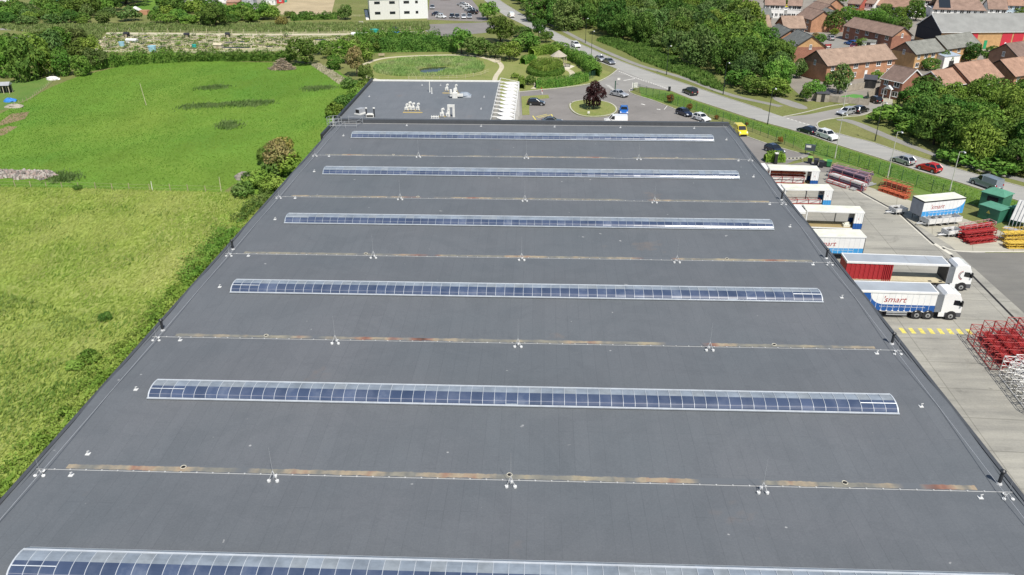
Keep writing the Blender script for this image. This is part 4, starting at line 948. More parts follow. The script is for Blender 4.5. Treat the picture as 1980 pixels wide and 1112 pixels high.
# ---- trees of the estate
for x, y, w, h, m, lab in ((1545, 152, 32, 42, L_grey, 'slim grey-green tree at the corner by the sunlit yellow gable'), (1620, 180, 46, 62, L_grey, 'grey-green street tree before the long brick house'), (1572, 190, 44, 42, L_mid, 'spreading tree behind the curved panel fence'), (1556, 196, 26, 30, L_dark, 'dark shrub tree at the end of the panel fence'),
                           (1600, 168, 26, 28, L_mid, 'small leafy tree beside the brick gable in shade'), (1610, 62, 44, 46, L_dark, 'dark tree behind the shaded house with two dormers'), (1640, 44, 40, 34, L_mid, 'mid green tree between the estate houses'), (1585, 84, 22, 20, L_mid, 'small garden tree by the estate road'), (1612, 68, 18, 14, L_bright, 'small bright green shrub tree by the silver car'),
                           (1575, 76, 18, 16, L_dry, 'small brown-green bush by the estate road'), (1694, 160, 30, 26, L_bright, 'bright green garden tree by the dark pergola'), (1668, 92, 30, 20, L_light, 'round garden bush before the brown-roofed house'), (1733, 92, 34, 26, L_dark, 'dark garden tree behind the brown-roofed house end'), (1822, 128, 34, 34, L_grey, 'drooping grey-green tree before the grey-roofed pair'),
                           (1872, 120, 42, 40, L_dark, 'dark tree before the grey-roofed pair'), (1916, 122, 38, 36, L_mid, 'tree at the shed forecourt'), (1790, 126, 30, 26, L_mid, 'low tree behind the orange-roofed house'), (1928, 128, 26, 18, L_light, 'small pale tree beside the shed forecourt'), (1798, 136, 40, 26, L_dark, 'dark tree behind the tall tree by the porch house'),
                           (1500, 74, 20, 22, L_purple, 'small dark red shrub beside the grey-roofed house'), (1536, 30, 22, 14, L_mid, 'small green tree in the far cul-de-sac'), (1520, 14, 12, 18, L_mid, 'small conical tree before a white house'), (1545, 10, 14, 18, L_dark, 'dark conical tree before a white house'),
                           (1690, 36, 40, 22, L_mid, 'garden tree below the top white house'), (1712, 32, 34, 26, L_dark, 'dark garden tree below the top white house'), (1740, 40, 36, 28, L_mid, 'mid green garden tree behind the long shed end'), (1770, 40, 44, 42, L_dark, 'dark tree hiding the end of the long shed'), (1660, 38, 36, 20, L_mid, 'garden tree near the red house'),
                           (1745, 62, 32, 30, L_light, 'light green tree beside the brick gable end'), (1832, 30, 26, 16, L_grey, 'grey-green tree before the top bungalow'), (1870, 32, 30, 14, L_light, 'pale tree before the top bungalow'), (1902, 30, 30, 16, L_dark, 'dark tree between the top bungalows'), (1930, 30, 34, 20, L_mid, 'mid green tree behind the long shed'), (1965, 32, 36, 24, L_mid, 'tree behind the far end of the long shed'),
                           (1950, 12, 26, 16, L_dark, 'dark tree by the pale blue gable'), (1040, 12, 30, 26, L_dark, 'dark tree beside the main road at the top'), (1085, 34, 34, 30, L_dark, 'dark tree before the red brick house by the road'), (1012, 8, 36, 26, L_dark, 'dark tree at the far bend of the road'), (1030, 22, 30, 16, L_mid, 'low tree beside the far footpath'),
                           (1880, 8, 30, 18, L_dark, 'dark tree among the topmost houses'), (1800, 4, 30, 16, L_mid, 'mid green tree among the topmost houses'), (1620, 8, 34, 22, L_mid, 'mid green tree left of the red house'), (1590, 4, 26, 16, L_dark, 'dark tree behind the stepped roofs')):
    tree_px(x, y, w, h, m, lab, kind='mid')
hedge(px((1658, 40), (1700, 44), (1740, 60)), 3, 3.2, L_mid, 'hedge behind the brown-roofed house', leaf=.3, dens=8, seed=19, lump=.6)
hedge(px((1482, 312), (1512, 312)), 2.2, 1.7, L_bright, 'bright green clipped hedge at the corner of the warehouse', leaf=.15, dens=30, seed=18)
# ---- grass and reeds
RF_ = px((-30, 362), (120, 363.5), (250, 367.5), (430, 372.5), (470, 368)) + [(-33.5, 100), (-33.5, 20), (-60, 20), (-75, 50), (-100, 95)]
M_blade = leaf_mat('tall_grass_blade', (0.294, 0.412, 0.078), (0.399, 0.484, 0.117), (0.486, 0.529, 0.171), .0, .0, .45, .09)
M_blade2 = leaf_mat('green_grass_blade', (0.124, 0.276, 0.040), (0.181, 0.320, 0.047), (0.239, 0.346, 0.062), .0, .0, .45, .05)
tag(tufts('tall_grass', RF_, 140000, .24, .05, M_blade, 3, (.9, .4), -1.5), 'tall windblown grass of the rough field', 'grass', kind='stuff')
M_nettle = leaf_mat('dark_weed', (0.160, 0.271, 0.056), (0.216, 0.320, 0.072), (0.272, 0.353, 0.104), .0, .0, .4, .2)
tag(tufts('weeds', RF_, 12000, .3, .07, M_nettle, 9, (.4, .2), 1.35), 'darker weeds among the grass of the rough field', 'weeds', kind='stuff')
tag(tufts('weeds', px((-20, 560), (120, 600), (200, 650), (170, 740), (90, 840), (-20, 930)), 5000, .3, .08, M_nettle, 19, (.4, .2), .75), 'greener weed patches low in the rough field', 'weeds', kind='stuff')
tag(tufts('allotment_greens', px((196, 97), (214, 69), (410, 70), (640, 70), (810, 66), (812, 82), (650, 88), (480, 95), (400, 99)), 8000, .28, .16, L_light, 33, (.1, .1), .5), 'rows of green vegetables and weeds on the allotment plots', 'vegetables', kind='stuff')
tag(tufts('meadow_tufts', MEADOW, 80000, .11, .07, M_blade2, 4, (.8, .4), -1.5), 'short green grass of the meadow', 'grass', kind='stuff')
M_wp = leaf_mat('weed_leaf', (.11, .185, .05), (.14, .215, .065), (.175, .245, .085), .0, .0, .3, .3)
for i, poly in enumerate((((348, 207), (370, 203), (420, 202), (480, 197), (520, 196), (526, 200), (500, 204), (440, 207), (380, 211), (350, 211)), ((428, 240), (440, 235), (454, 238), (452, 247), (438, 250), (430, 246)), ((380, 170), (430, 166), (440, 170), (400, 174)), ((584, 172), (620, 168), (648, 168), (640, 172), (600, 176)), ((110, 330), (140, 336), (144, 346), (120, 352), (100, 350)))):
    lab = ('long streak of dark weeds across the middle of the meadow', 'round clump of dark weeds in the meadow near the warehouse', 'faint streak of weeds in the upper meadow', 'dark weed streak near the office bushes', 'weeds round the end of the rubble heap')[i]
    tag(tufts('weed_patch', px(*poly), (2600, 700, 700, 900, 900)[i], .34, .1, M_wp, 20 + i, clump=.3, spread=.9), lab, 'weeds', kind='stuff')
REED = smooth_path(px((716, 134), (738, 121), (790, 113), (880, 111.5), (922, 115), (938, 126), (934, 139), (890, 147), (800, 149), (738, 146)), 2, True)
tag(tufts('reeds', REED, 24000, .6, .07, leaf_mat('reed_leaf', (.21, .34, .10), (.28, .40, .13), (.38, .43, .2), .0, .0, .3, .2), 6, (.2, .15), .1, hole=px((804, 137), (818, 131), (850, 129), (876, 128), (864, 136), (842, 143), (813, 144))), 'reeds filling the oval pond', 'reeds', kind='stuff')
tag(tufts('straw_strip', px((600, 126), (618, 124), (645, 140), (672, 158), (655, 163), (625, 142)), 5000, .35, .09, leaf_mat('dead_straw', (.40, .36, .24), (.48, .44, .32), (.3, .31, .16), 0, 0), 7), 'strip of pale cut straw at the meadow corner', 'straw', kind='stuff')
tag(tufts('bank_grass', px((1240, 186), (1298, 180), (1400, 217), (1543, 258), (1720, 317), (1840, 352), (1985, 396), (1985, 430), (1880, 395), (1720, 350), (1500, 265), (1400, 228)), 26000, .13, .07, M_blade2, 12, (.4, .2), -1), 'long grass on the bank below the main road', 'grass', kind='stuff')
tag(tufts('wild_verge', px((0, 56), (0, 48), (700, 46), (830, 44), (830, 58), (700, 63), (520, 64), (205, 62), (190, 80)), 30000, .7, .14, leaf_mat('wild_verge_blade', (.14, .21, .055), (.19, .25, .08), (.26, .29, .12), 0, 0), 13, (.2, .1), .1), 'rough grass between the allotment path and the thicket', 'grass', kind='stuff')
# ================================================================== cars and vans
M_glass = NT('car_glass'); M_glass.col((.012, .015, .018), .06, spec=.8); M_glass = M_glass.m
M_tyre = flat('tyre_rubber', (.016, .016, .017), .8)
M_rim = flat('alloy_rim', (.46, .47, .48), .35, .6)
M_lamp = flat('headlamp_glass', (.62, .64, .66), .15, spec=.8)
M_tail = flat('tail_lamp', (.35, .012, .012), .2, spec=.7)
M_trimb = flat('black_trim', (.02, .02, .021), .5)
M_plate = flat('number_plate', (.6, .58, .45), .6)
def paint(name, c, metal=0.0, rough=.3):
    return flat(name, c, rough, metal, var=.05, scale=.6, spec=.6, coat=.8)
M_pbase = paint('paint_base', (.5, .5, .5))
PAINT = {'white': paint('white_paint', (.78, .78, .76)), 'black': paint('black_paint', (.012, .012, .014), 0, .25), 'navy': paint('navy_paint', (.012, .017, .04), 0, .25), 'silver': paint('silver_paint', (.48, .49, .50), .35),
         'grey': paint('grey_paint', (.20, .21, .225), .3), 'red': paint('red_paint', (.5, .012, .014)), 'blue': paint('blue_paint', (.015, .12, .42)), 'yellow': paint('yellow_paint', (.75, .62, .02)), 'dark_grey': paint('dark_grey_paint', (.05, .053, .058), .2), 'steel': paint('steel_blue_paint', (.25, .29, .33), .3), 'maroon': paint('maroon_paint', (.12, .012, .016))}
CARS = {'hatch': dict(L=4.1, W=1.78, H=1.5, hood=(1.05, .72), cowl=.75, belt=.95, roof=(-1.35, .05), tail=-1.95, van=0),
        'saloon': dict(L=4.6, W=1.8, H=1.45, hood=(1.15, .72), cowl=.85, belt=.93, roof=(-1.0, .15), tail=-1.75, van=0),
        'suv': dict(L=4.5, W=1.88, H=1.7, hood=(1.2, .92), cowl=.9, belt=1.1, roof=(-1.75, .25), tail=-2.15, van=0),
        'estate': dict(L=4.55, W=1.78, H=1.5, hood=(1.15, .72), cowl=.85, belt=.93, roof=(-1.8, .15), tail=-2.15, van=0),
        'van': dict(L=5.0, W=1.95, H=1.95, hood=(1.75, .95), cowl=1.35, belt=1.15, roof=(-2.4, .75), tail=-2.45, van=1),
        'small_van': dict(L=4.4, W=1.8, H=1.8, hood=(1.4, .9), cowl=1.1, belt=1.05, roof=(-2.05, .5), tail=-2.12, van=1)}
def make_car(kind):
    c = CARS[kind]; L, Wd, Hh, belt = c['L'], c['W'], c['H'], c['belt']; h = L / 2
    t_ = thing('car', 'x', 'car'); w = Wd / 2
    r = .33 if not c['van'] else .34
    xf, xr = h - .82, -h + .8
    body = MB()
    prof = [(-h + .06, .3), (-h, .52), (-h + .02, belt - .12), (-h + .12, belt), (c['cowl'], belt + .02), (h - .45, c['hood'][1] + .06), (h - .08, c['hood'][1] - .1), (h, .5), (h - .06, .26)]
    ins = [(x * .985, z if z < .6 else z - .05) for x, z in prof]
    rings = [(-w, ins), (-w + .12, prof), (w - .12, prof), (w, ins)]
    n = len(prof); vs = [(x, y, z) for y, p in rings for x, z in p]; fs = [tuple(range(n)), tuple(range(4 * n - 1, 3 * n - 1, -1))]
    for k in range(3):
        for i in range(n): fs.append((k * n + i, (k + 1) * n + i, (k + 1) * n + (i + 1) % n, k * n + (i + 1) % n))
    body.add(vs, fs)
    bw, tw = w - .07, w - .24
    x0b, x1b = c['tail'], c['cowl']; x0t, x1t = c['roof']
    if c['van']:
        # solid cargo box behind the cab doors
        xs = .2; tw = w - .14
        body.hexa([(x0b, -w + .02, belt - .03), (xs, -w + .02, belt - .03), (xs, w - .02, belt - .03), (x0b, w - .02, belt - .03), (x0t, -tw, Hh), (xs, -tw, Hh), (xs, tw, Hh), (x0t, tw, Hh)])
        g = [(xs, -bw, belt), (x1b, -bw, belt), (x1b, bw, belt), (xs, bw, belt), (xs, -tw, Hh - .04), (x1t, -tw, Hh - .04), (x1t, tw, Hh - .04), (xs, tw, Hh - .04)]
    else:
        g = [(x0b, -bw, belt), (x1b, -bw, belt), (x1b, bw, belt), (x0b, bw, belt), (x0t, -tw, Hh - .04), (x1t, -tw, Hh - .04), (x1t, tw, Hh - .04), (x0t, tw, Hh - .04)]
    rx0 = g[4][0]
    body.hexa([(rx0 - .06, -tw - .03, Hh - .05), (x1t + .04, -tw - .03, Hh - .05), (x1t + .04, tw + .03, Hh - .05), (rx0 - .06, tw + .03, Hh - .05), (rx0 + .05, -tw + .08, Hh), (x1t - .08, -tw + .08, Hh), (x1t - .08, tw - .08, Hh), (rx0 + .05, tw - .08, Hh)])
    for i in (0, 1, 2, 3): body.bar(Vector(g[i]), Vector(g[i + 4]), .055 if i in (1, 2) else .09, 4)
    if not c['van']:
        for s in (-1, 1):
            m0 = .45 * x1b + .55 * x0b + .3; body.bar((m0, s * bw, belt), (m0 - .1, s * tw, Hh - .04), .045, 4)
    for s in (-1, 1): body.cbox((x1b - .42, s * (w + .06), belt + .06), (.16, .18, .13))
    for s in (-1, 1): body.bar((rx0 + .2, s * (tw - .03), Hh + .03), (x1t - .25, s * (tw - .03), Hh + .03), .022, 4)
    body.build('body', M_pbase, t_)
    MB().hexa(g).build('glazing', M_glass, t_)
    tr = MB(); tr.box(-h + .3, -w + .03, .2, h - .3, w - .03, .34); tr.box(h - .14, -w + .25, .28, h + .012, w - .25, .46); tr.box(-h - .012, -w + .25, .3, -h + .2, w - .25, .48)
    for x in (xf, xr):
        for s in (-1, 1): tr.bar((x, s * (w - .14), r), (x, s * (w + .006), r), r + .075, 14)
    tr.build('sill_trim', M_trimb, t_)
    for s in (-1, 1):
        MB().hexa([(h - .32, s * (w - .1) - .14, .58), (h - .03, s * (w - .2) - .14, .56), (h - .03, s * (w - .2) + .14, .56), (h - .32, s * (w - .1) + .14, .58), (h - .36, s * (w - .14) - .12, c['hood'][1] + .04), (h - .08, s * (w - .22) - .12, c['hood'][1] - .06), (h - .08, s * (w - .22) + .12, c['hood'][1] - .06), (h - .36, s * (w - .14) + .12, c['hood'][1] + .04)]).build('headlight', M_lamp, t_)
        MB().box(-h - .014, s * (w - .2) - .13, belt - .32, -h + .16, s * (w - .2) + .13, belt - .06).build('tail_light', M_tail, t_)
    MB().box(-h - .02, -.26, .52, -h, .26, .63).build('number_plate', M_plate, t_)
    for x in (xf, xr):
        for s in (-1, 1):
            ty = MB().bar((x, s * (w - .2), r), (x, s * (w + .016), r), r, 16).build('wheel', M_tyre, t_)
            MB().bar((x, s * (w - .02), r), (x, s * (w + .028), r), r * .64, 12).build('rim', M_rim, ty)
    register(t_); return t_
PROTO = {k: make_car(k) for k in CARS}
def car(kind, colour, x, y, px1, label, cat='car', group=None, name=None, z=.02):
    """centre on the ground at (x, y) of the photograph, nose pointing towards px1 (also photo point)"""
    a = G(x, y); b = G(*px1); rz = math.atan2(b.y - a.y, b.x - a.x)
    o = copy_tree(PROTO[kind], (a.x, a.y, z), rz, label, group, swap={'paint_base': PAINT[colour]})
    o['category'] = cat; o.name = name or ('van' if 'van' in kind else 'car'); return o
g1 = 'traffic on the main road'
car('van', 'white', 988, 33, (960, 14), 'white van on the main road at the far bend', 'van', g1)
car('suv', 'white', 1113, 91, (1140, 105), 'white car on the main road behind the gazebo hedge', group=g1)
car('saloon', 'silver', 1161, 117.5, (1180, 126), 'silver-grey car ahead of another at the road junction', group=g1)
car('saloon', 'grey', 1178, 123, (1200, 132), 'grey car second in line at the road junction', group=g1)
car('suv', 'black', 1334, 182, (1310, 172), 'black car alone on the main road past the junction', group=g1)
car('hatch', 'navy', 1560, 257, (1540, 251), 'dark blue hatchback in front of the white car on the road', group=g1)
car('suv', 'white', 1599, 268, (1625, 277), 'white car with black roof panel on the main road', group=g1)
car('hatch', 'silver', 1745, 315.5, (1722, 308), 'silver hatchback on the road ahead of the red car', group=g1)
car('hatch', 'red', 1795, 330, (1772, 323), 'bright red hatchback on the main road', group=g1)
car('van', 'steel', 1905, 361, (1880, 352), 'steel grey panel van on the main road', 'van', g1)
g2 = 'cars parked on the side road'
car('estate', 'silver', 1635, 221, (1620, 224), 'silver estate car at the side road mouth', group=g2)
car('estate', 'black', 1663, 217, (1680, 212), 'black car behind the silver estate on the side road', group=g2)
car('hatch', 'black', 1689, 197.5, (1676, 193), 'black car parked on the driveway by the panel fence', group=g2)
g3 = 'cars in the warehouse car park'
car('hatch', 'black', 1037, 203, (1060, 203.5), 'black car parked in the bay beside the white canopy', group=g3)
car('saloon', 'silver', 1197, 186, (1215, 190), 'silver saloon parked by the junction gate post', group=g3)
car('hatch', 'blue', 1206, 219, (1206.5, 234), 'bright blue hatchback beside the round lawn', group=g3)
car('hatch', 'navy', 1323, 223, (1338, 228), 'very dark car parked next to the white hatchback', group=g3)
car('hatch', 'white', 1356, 233, (1372, 238), 'white hatchback parked along the grass strip', group=g3)
car('small_van', 'yellow', 1431, 259, (1439, 266), 'bright yellow van with white roof at the warehouse corner', 'van', g3)
car('hatch', 'navy', 1497, 295, (1512, 301), 'navy car parked near the bright hedge', group=g3)
car('van', 'white', 1190, 240, (1165, 239.5), 'white van half hidden behind the warehouse parapet', 'van', g3)
car('saloon', 'dark_grey', 1068, 240, (1092, 240), 'dark car mostly hidden behind the warehouse parapet', group=g3)
g4 = 'cars in the housing estate'
car('hatch', 'silver', 1604, 77, (1590, 72), 'pale silver car on the estate road', group=g4)
car('estate', 'blue', 1645, 87, (1630, 84), 'blue car before the brown-roofed house', group=g4)
car('hatch', 'maroon', 1650, 92.5, (1640, 96), 'dark red car beside the blue car', group=g4)
car('van', 'white', 1488, 16, (1490, 20), 'white van in the far cul-de-sac', 'van', g4)
car('saloon', 'white', 1517, 21, (1530, 20), 'white saloon in the far cul-de-sac', group=g4)
car('hatch', 'yellow', 1526, 16, (1538, 16), 'yellow car in the far cul-de-sac', group=g4)

g5 = 'cars outside the white industrial unit'
for k, (x, y, kind, colr, q, lab) in enumerate(((836, 17, 'hatch', 'grey', (836, 21), 'grey car against the white unit wall'), (846, 30, 'saloon', 'navy', (856, 30), 'dark blue car by the white unit'), (853, 35, 'hatch', 'white', (864, 36), 'white car at the front corner of the works car park'),
        (874, 34.5, 'hatch', 'black', (874, 38), 'black car first in the front row'), (884, 35, 'hatch', 'dark_grey', (884, 39), 'dark car second in the front row'), (897, 35, 'saloon', 'silver', (897, 39), 'silver car third in the front row'), (908, 35, 'hatch', 'grey', (908, 39), 'grey car last in the front row'),
        (914, 27, 'suv', 'black', (902, 26), 'large dark car in the side row'), (908, 22, 'estate', 'steel', (897, 21), 'steel blue car in the side row'), (903, 18, 'hatch', 'white', (893, 17), 'white car second in the side row'), (898, 14, 'hatch', 'white', (888, 13), 'white car third in the side row'), (893, 11, 'saloon', 'silver', (883, 10), 'silver car at the far end of the side row'), (861, 0, 'hatch', 'red', (868, 0), 'red car at the far fence of the works car park'))):
    car(kind, colr, x, y, q, lab, group=g5)

# ================================================================== lorries and swap bodies
M_wtarp = flat('white_curtain', (.76, .76, .74), .55, var=.06, scale=.9)
M_btarp = flat('blue_curtain', (.012, .085, .30), .5, var=.1)
M_lbtarp = flat('sky_blue_curtain', (.05, .30, .62), .5, var=.1)
M_rtarp = NT('red_curtain'); w_ = M_rtarp.n('ShaderNodeTexWave', bands_direction='X'); M_rtarp.l(M_rtarp.pos(True), w_.inputs[0]); w_.inputs['Scale'].default_value = 2.2; w_.inputs['Distortion'].default_value = 2
M_rtarp.col((.42, .03, .035), .55); M_rtarp.bump(w_.outputs['Fac'], .6, .06); M_rtarp = M_rtarp.m
M_cream = NT('cream_tarp_roof'); f_ = M_cream.noise(.8, 4, .6); M_cream.col(M_cream.ramp(f_, [(.35, (.60, .61, .50)), (.65, (.74, .73, .64))]), .6); M_cream = M_cream.m
M_groof = flat('grey_tarp_roof', (.34, .37, .40), .45, var=.1, scale=.4)
M_chas = flat('chassis_black', (.025, .025, .027), .6)
M_wood = NT('plank_floor'); f_ = M_wood.noise(1.2, 4, .7, obj=True, stretch=(.3, 3, 1)); M_wood.col(M_wood.ramp(f_, [(.3, (.22, .17, .08)), (.7, (.40, .31, .14))]), .8); M_wood = M_wood.m
M_intd = flat('dark_bulkhead', (.05, .05, .052), .6)
M_redtext = flat('red_lettering', (.35, .03, .03), .6)
M_whitepaint = paint('cab_white', (.80, .80, .78))
M_redst = flat('red_steel', (.33, .022, .02), .6, var=.25, scale=2)
M_orst = flat('orange_red_steel', (.46, .10, .04), .65, var=.25, scale=2)
M_yelst = flat('yellow_steel', (.62, .42, .06), .6, var=.2, scale=2)
M_pink = flat('pinkish_steel', (.45, .25, .25), .6, var=.2)
M_prof = flat('wrapped_profiles', (.66, .65, .62), .5, var=.15, scale=2)
M_lilac = flat('lilac_wrapped_profiles', (.20, .15, .20), .5, var=.3, scale=2)
def text_part(s, size, shear, m, parent, loc, rot, name='lettering'):
    cu = bpy.data.curves.new(name, 'FONT'); cu.body = s; cu.size = size; cu.shear = shear; cu.extrude = .004; cu.resolution_u = 3
    o = bpy.data.objects.new('tmp', cu); COL.objects.link(o)
    me = bpy.data.meshes.new_from_object(o.evaluated_get(bpy.context.evaluated_depsgraph_get())); bpy.data.objects.remove(o)
    me.name = name; me.materials.clear(); me.materials.append(m)
    p = bpy.data.objects.new(name, me); COL.objects.link(p); p.parent = parent; p.location = loc; p.rotation_euler = rot; return p
def wheel(parent, x, y, r=.5, w=.3, rimm=None):
    s = -1 if y < .8 else 1
    o = MB().bar((x, y - s * w, r), (x, y, r), r, 18).build('wheel', M_tyre, parent)
    MB().bar((x, y - s * .05, r), (x, y + s * .012, r), r * .55, 12).build('rim', rimm or M_rim, o); MB().bar((x, y + s * .01, r), (x, y + s * .1, r), r * .2, 8).build('hub', M_trimb, o)
def smart_side(t_, x0, x1, y, z0, z1, blue, curve, slogan=True, tick=True, size=1.0, tx=None):
    """livery on the camera-facing side (y = minimum), lying 3 mm proud"""
    H_ = z1 - z0; zb = z0 + H_ * .36
    if curve == 'rear': pts = [(x0, z0), (x1, z0), (x1, zb), (x0 + 2.2, zb)] + [(x0 + 2.2 - 1.7 * math.sin(a), zb + (1 - math.cos(a)) * (z1 - zb)) for a in [k * PI / 16 for k in range(1, 9)]] + [(x0, z1)]
    elif curve == 'front': pts = [(x0, z0), (x1, z0), (x1, z1 - .25)] + [(x1 - 2.2 + 2.1 * math.sin(a), zb + (1 - math.cos(a)) * (z1 - .3 - zb)) for a in [k * PI / 16 for k in range(7, 0, -1)]] + [(x1 - 2.3, zb), (x0, zb)]
    else: pts = [(x0, z0), (x1, z0), (x1, zb), (x0, zb)]
    g = MB(); n = len(pts)
    g.add([(x, y - .006, z) for x, z in pts] + [(x, y, z) for x, z in pts], [tuple(range(n))] + [(k, k + n, (k + 1) % n + n, (k + 1) % n) for k in range(n)])
    g.build('curtain_band', blue, t_)
    g = MB(); n = int((x1 - x0) / .62)
    for k in range(1, n): x = x0 + (x1 - x0) * k / n; g.box(x - .02, y - .008, z0 + .02, x + .02, y - .0062, z1 - .02)
    g.build('curtain_strap', flat('pale_strap', (.58, .6, .62), .7), t_, normals=False)
    for k in range(1, n, 1): x = x0 + (x1 - x0) * k / n; MB().box(x - .1, y - .02, z0 - .02, x + .1, y - .0085, z0 + .1).build('buckle', M_wtarp, t_)
    tx = x0 + (x1 - x0) * .33 if tx is None else tx
    text_part("'smart", size, .28, M_redtext, t_, (tx, y - .012, zb + H_ * .13), (PI / 2, 0, 0))
    if slogan: text_part("The UK's Leading Supplier of Architectural Aluminium Systems", .2, 0, M_wtarp, t_, (tx - .2, y - .012, zb - .32), (PI / 2, 0, 0))
def body_loc(A, B, z):
    a, b = G(*A, z), G(*B, z); return b, math.atan2(b.y - a.y, b.x - a.x)
BH = 3.45
def swap_body(A, B, L, label, kind, blue, roofm, group='open swap bodies at the loading docks'):
    """local origin under the near front corner; +x is forward, +y away from the camera"""
    f, rz = body_loc(A, B, BH); t_ = thing('trailer', label, 'lorry trailer', (f.x, f.y, 0.02), rz, group); w = 2.5; z0 = 1.0
    r_ = MB(); r_.box(-L, 0, BH - .1, 0, w, BH); o = r_.build('roof', roofm, t_); MB().box(-L - .03, -.03, BH - .2, .03, .06, BH - .012).box(-L - .03, w - .06, BH - .2, .03, w + .03, BH - .012).box(-.06, .06, BH - .2, .03, w - .06, BH - .012).box(-L - .03, .06, BH - .2, -L + .06, w - .06, BH - .012).build('roof_rail', M_wtarp, o)
    MB().box(-L, 0, z0 - .18, 0, w, z0).build('floor', M_wood if kind != 'closed' else M_chas, t_)
    MB().box(-.08, .02, z0, 0, w - .02, BH - .2).build('bulkhead', M_intd, t_)
    if kind == 'closed':
        MB().box(-L, .03, z0, -.08, .06, BH - .2).build('curtain', M_wtarp, t_); MB().box(-L, w - .06, z0, -.08, w - .03, BH - .2).build('curtain', M_wtarp, t_)
        smart_side(t_, -L, -.02, .03, z0 - .12, BH - .2, blue, 'none', True, size=1.0, tx=-L + 2.3 if L > 8 else -L + .6)
        MB().box(-L, .1, z0, -L + .05, w - .1, BH - .2).build('rear_door', M_wtarp, t_)
    else:
        for y0, nm in ((-.04, 'gathered_curtain'), (w - .26, 'gathered_curtain')):
            c = MB()
            for k in range(7):
                x = -1.25 + .17 * k; c.box(x, y0 + .03 * (k % 2), z0 + .75, x + .165, y0 + .3 - .05 * (k % 2), BH - .22)
            o = c.build(nm, M_wtarp, t_); c = MB()
            for k in range(7):
                x = -1.25 + .17 * k; c.box(x, y0 + .03 * (k % 2), z0 - .12, x + .165, y0 + .3 - .05 * (k % 2), z0 + .745)
            c.build('curtain_band', blue, o)
        text_part("'s", .34, .28, M_redtext, t_, (-.85, -.06, BH - 1.1), (PI / 2, 0, 0))
        for x in (-L, -L + .0): MB().box(x, 0, z0, x + .12, .1, BH - .2).build('corner_post', M_wtarp, t_); break
        MB().box(-L, w - .1, z0, -L + .12, w, BH - .2).build('corner_post', M_wtarp, t_)
        MB().box(-3.2, w - .1, z0, -3.05, w, BH - .2).build('side_post', M_steel, t_)
        MB().box(-L, -.035, z0 - .16, -1.3, -.005, z0 + .03).build('side_rail', M_wtarp, t_)
    ch = MB(); ch.box(-L + .3, .75, .7, -.3, .95, z0 - .18); ch.box(-L + .3, w - .95, .7, -.3, w - .75, z0 - .18)
    for x in (-L + .6, -.8):
        for y in (.2, w - .2): ch.bar((x, y, 0), (x, y, z0 - .18), .07, 4)
    ch.build('chassis', M_chas, t_)
    for x in (-L + 1.6, -L + 2.7): wheel(t_, x, .1); wheel(t_, x, w - .1 + .0)
    return t_
def cargo(t_, spec):
    for (name, label, cat, x0, y0, z0, L, W_, H_, n, m1, m2) in spec:
        c = thing(name, label, cat); c.parent = None
        M_ = Matrix.Translation(t_.location) @ Matrix.Rotation(t_.rotation_euler.z, 4, 'Z'); c.location = M_ @ Vector((x0, y0, z0)); c.rotation_euler = t_.rotation_euler
        stillage_geo(c, L, W_, H_, n, m1, m2)
SR = random.Random(4)
def stillage_geo(t_, L, W_, H_, tiers, mf, mcargo=None, ups=4, fill=.8, diag=True, tall=0.0, mtop=None):
    f = MB(); r = .035
    for y in (0, W_):
        f.bar((0, y, .08), (L, y, .08), r * 1.4); f.bar((0, y, H_), (L, y, H_), r)
        for k in range(ups):
            x = L * k / (ups - 1); f.bar((x, y, 0), (x, y, H_ + tall), r * 1.15)
            if diag and k < ups - 1: f.bar((x, y, .1), (L * (k + 1) / (ups - 1), y, H_), r * .6)
    for k in range(ups):
        x = L * k / (ups - 1)
        for q in range(tiers + 1): z = .1 + (H_ - .1) * q / max(1, tiers); f.bar((x, 0, z), (x, W_, z), r)
        if tall: f.bar((x, 0, H_ + tall), (x, W_, H_ + tall), r); f.bar((x, 0, H_), (x, W_, H_ + tall), r * .6); f.bar((x, W_, H_), (x, 0, H_ + tall), r * .6)
    if tall:
        for y in (0, W_): f.bar((0, y, H_ + tall), (L, y, H_ + tall), r)
    f.build('frame', mf, t_)
    if mcargo:
        for q in range(tiers):
            zb = .14 + (H_ - .1) * q / tiers; hh = (H_ - .1) / tiers * fill
            g = MB(); nb = 5
            for k in range(nb):
                y0 = .08 + (W_ - .16) * k / nb; e0, e1 = SR.uniform(-.35, .3), SR.uniform(-.3, .35); g.box(e0, y0, zb, L + e1, y0 + (W_ - .16) / nb * .82, zb + hh * SR.uniform(.55, 1))
            g.build('profile_bundle', (mtop if mtop and q == tiers - 1 else mcargo), t_)
B1 = swap_body((1491, 327), (1586, 330), 7.9, 'open-sided white-roofed trailer loaded with red frames, farthest of the docked row', 'open', M_btarp, M_cream)
B2 = swap_body((1524.5, 366), (1611.7, 367), 7.2, 'open-sided trailer with mossy white roof carrying white wrapped bundles', 'open', M_lbtarp, M_cream)
B3 = swap_body((1562, 407.4), (1672.4, 411), 7.9, 'open-sided trailer with empty plank floor and white roof', 'open', M_btarp, M_cream)
B4 = swap_body((1588, 456.7), (1675.5, 458), 8.6, 'closed white and sky blue trailer with red lettering between open trailer and red lorry', 'closed', M_lbtarp, M_cream)
cargo(B1, [('stillage', 'red steel frames loaded inside the farthest docked trailer', 'stillage', -7.4, .25, 1.02, 5.2, 1.0, 1.1, 2, M_redst, M_prof), ('stillage', 'red topped frames at the back of the farthest docked trailer', 'stillage', -7.4, 1.4, 1.02, 5.4, .9, 1.7, 3, M_redst, M_orst)])
cargo(B2, [('stillage', 'long white wrapped bundles on red bearers inside the mossy-roofed trailer', 'stillage', -6.8, .15, 1.02, 5.2, .9, .75, 1, M_redst, M_prof)])
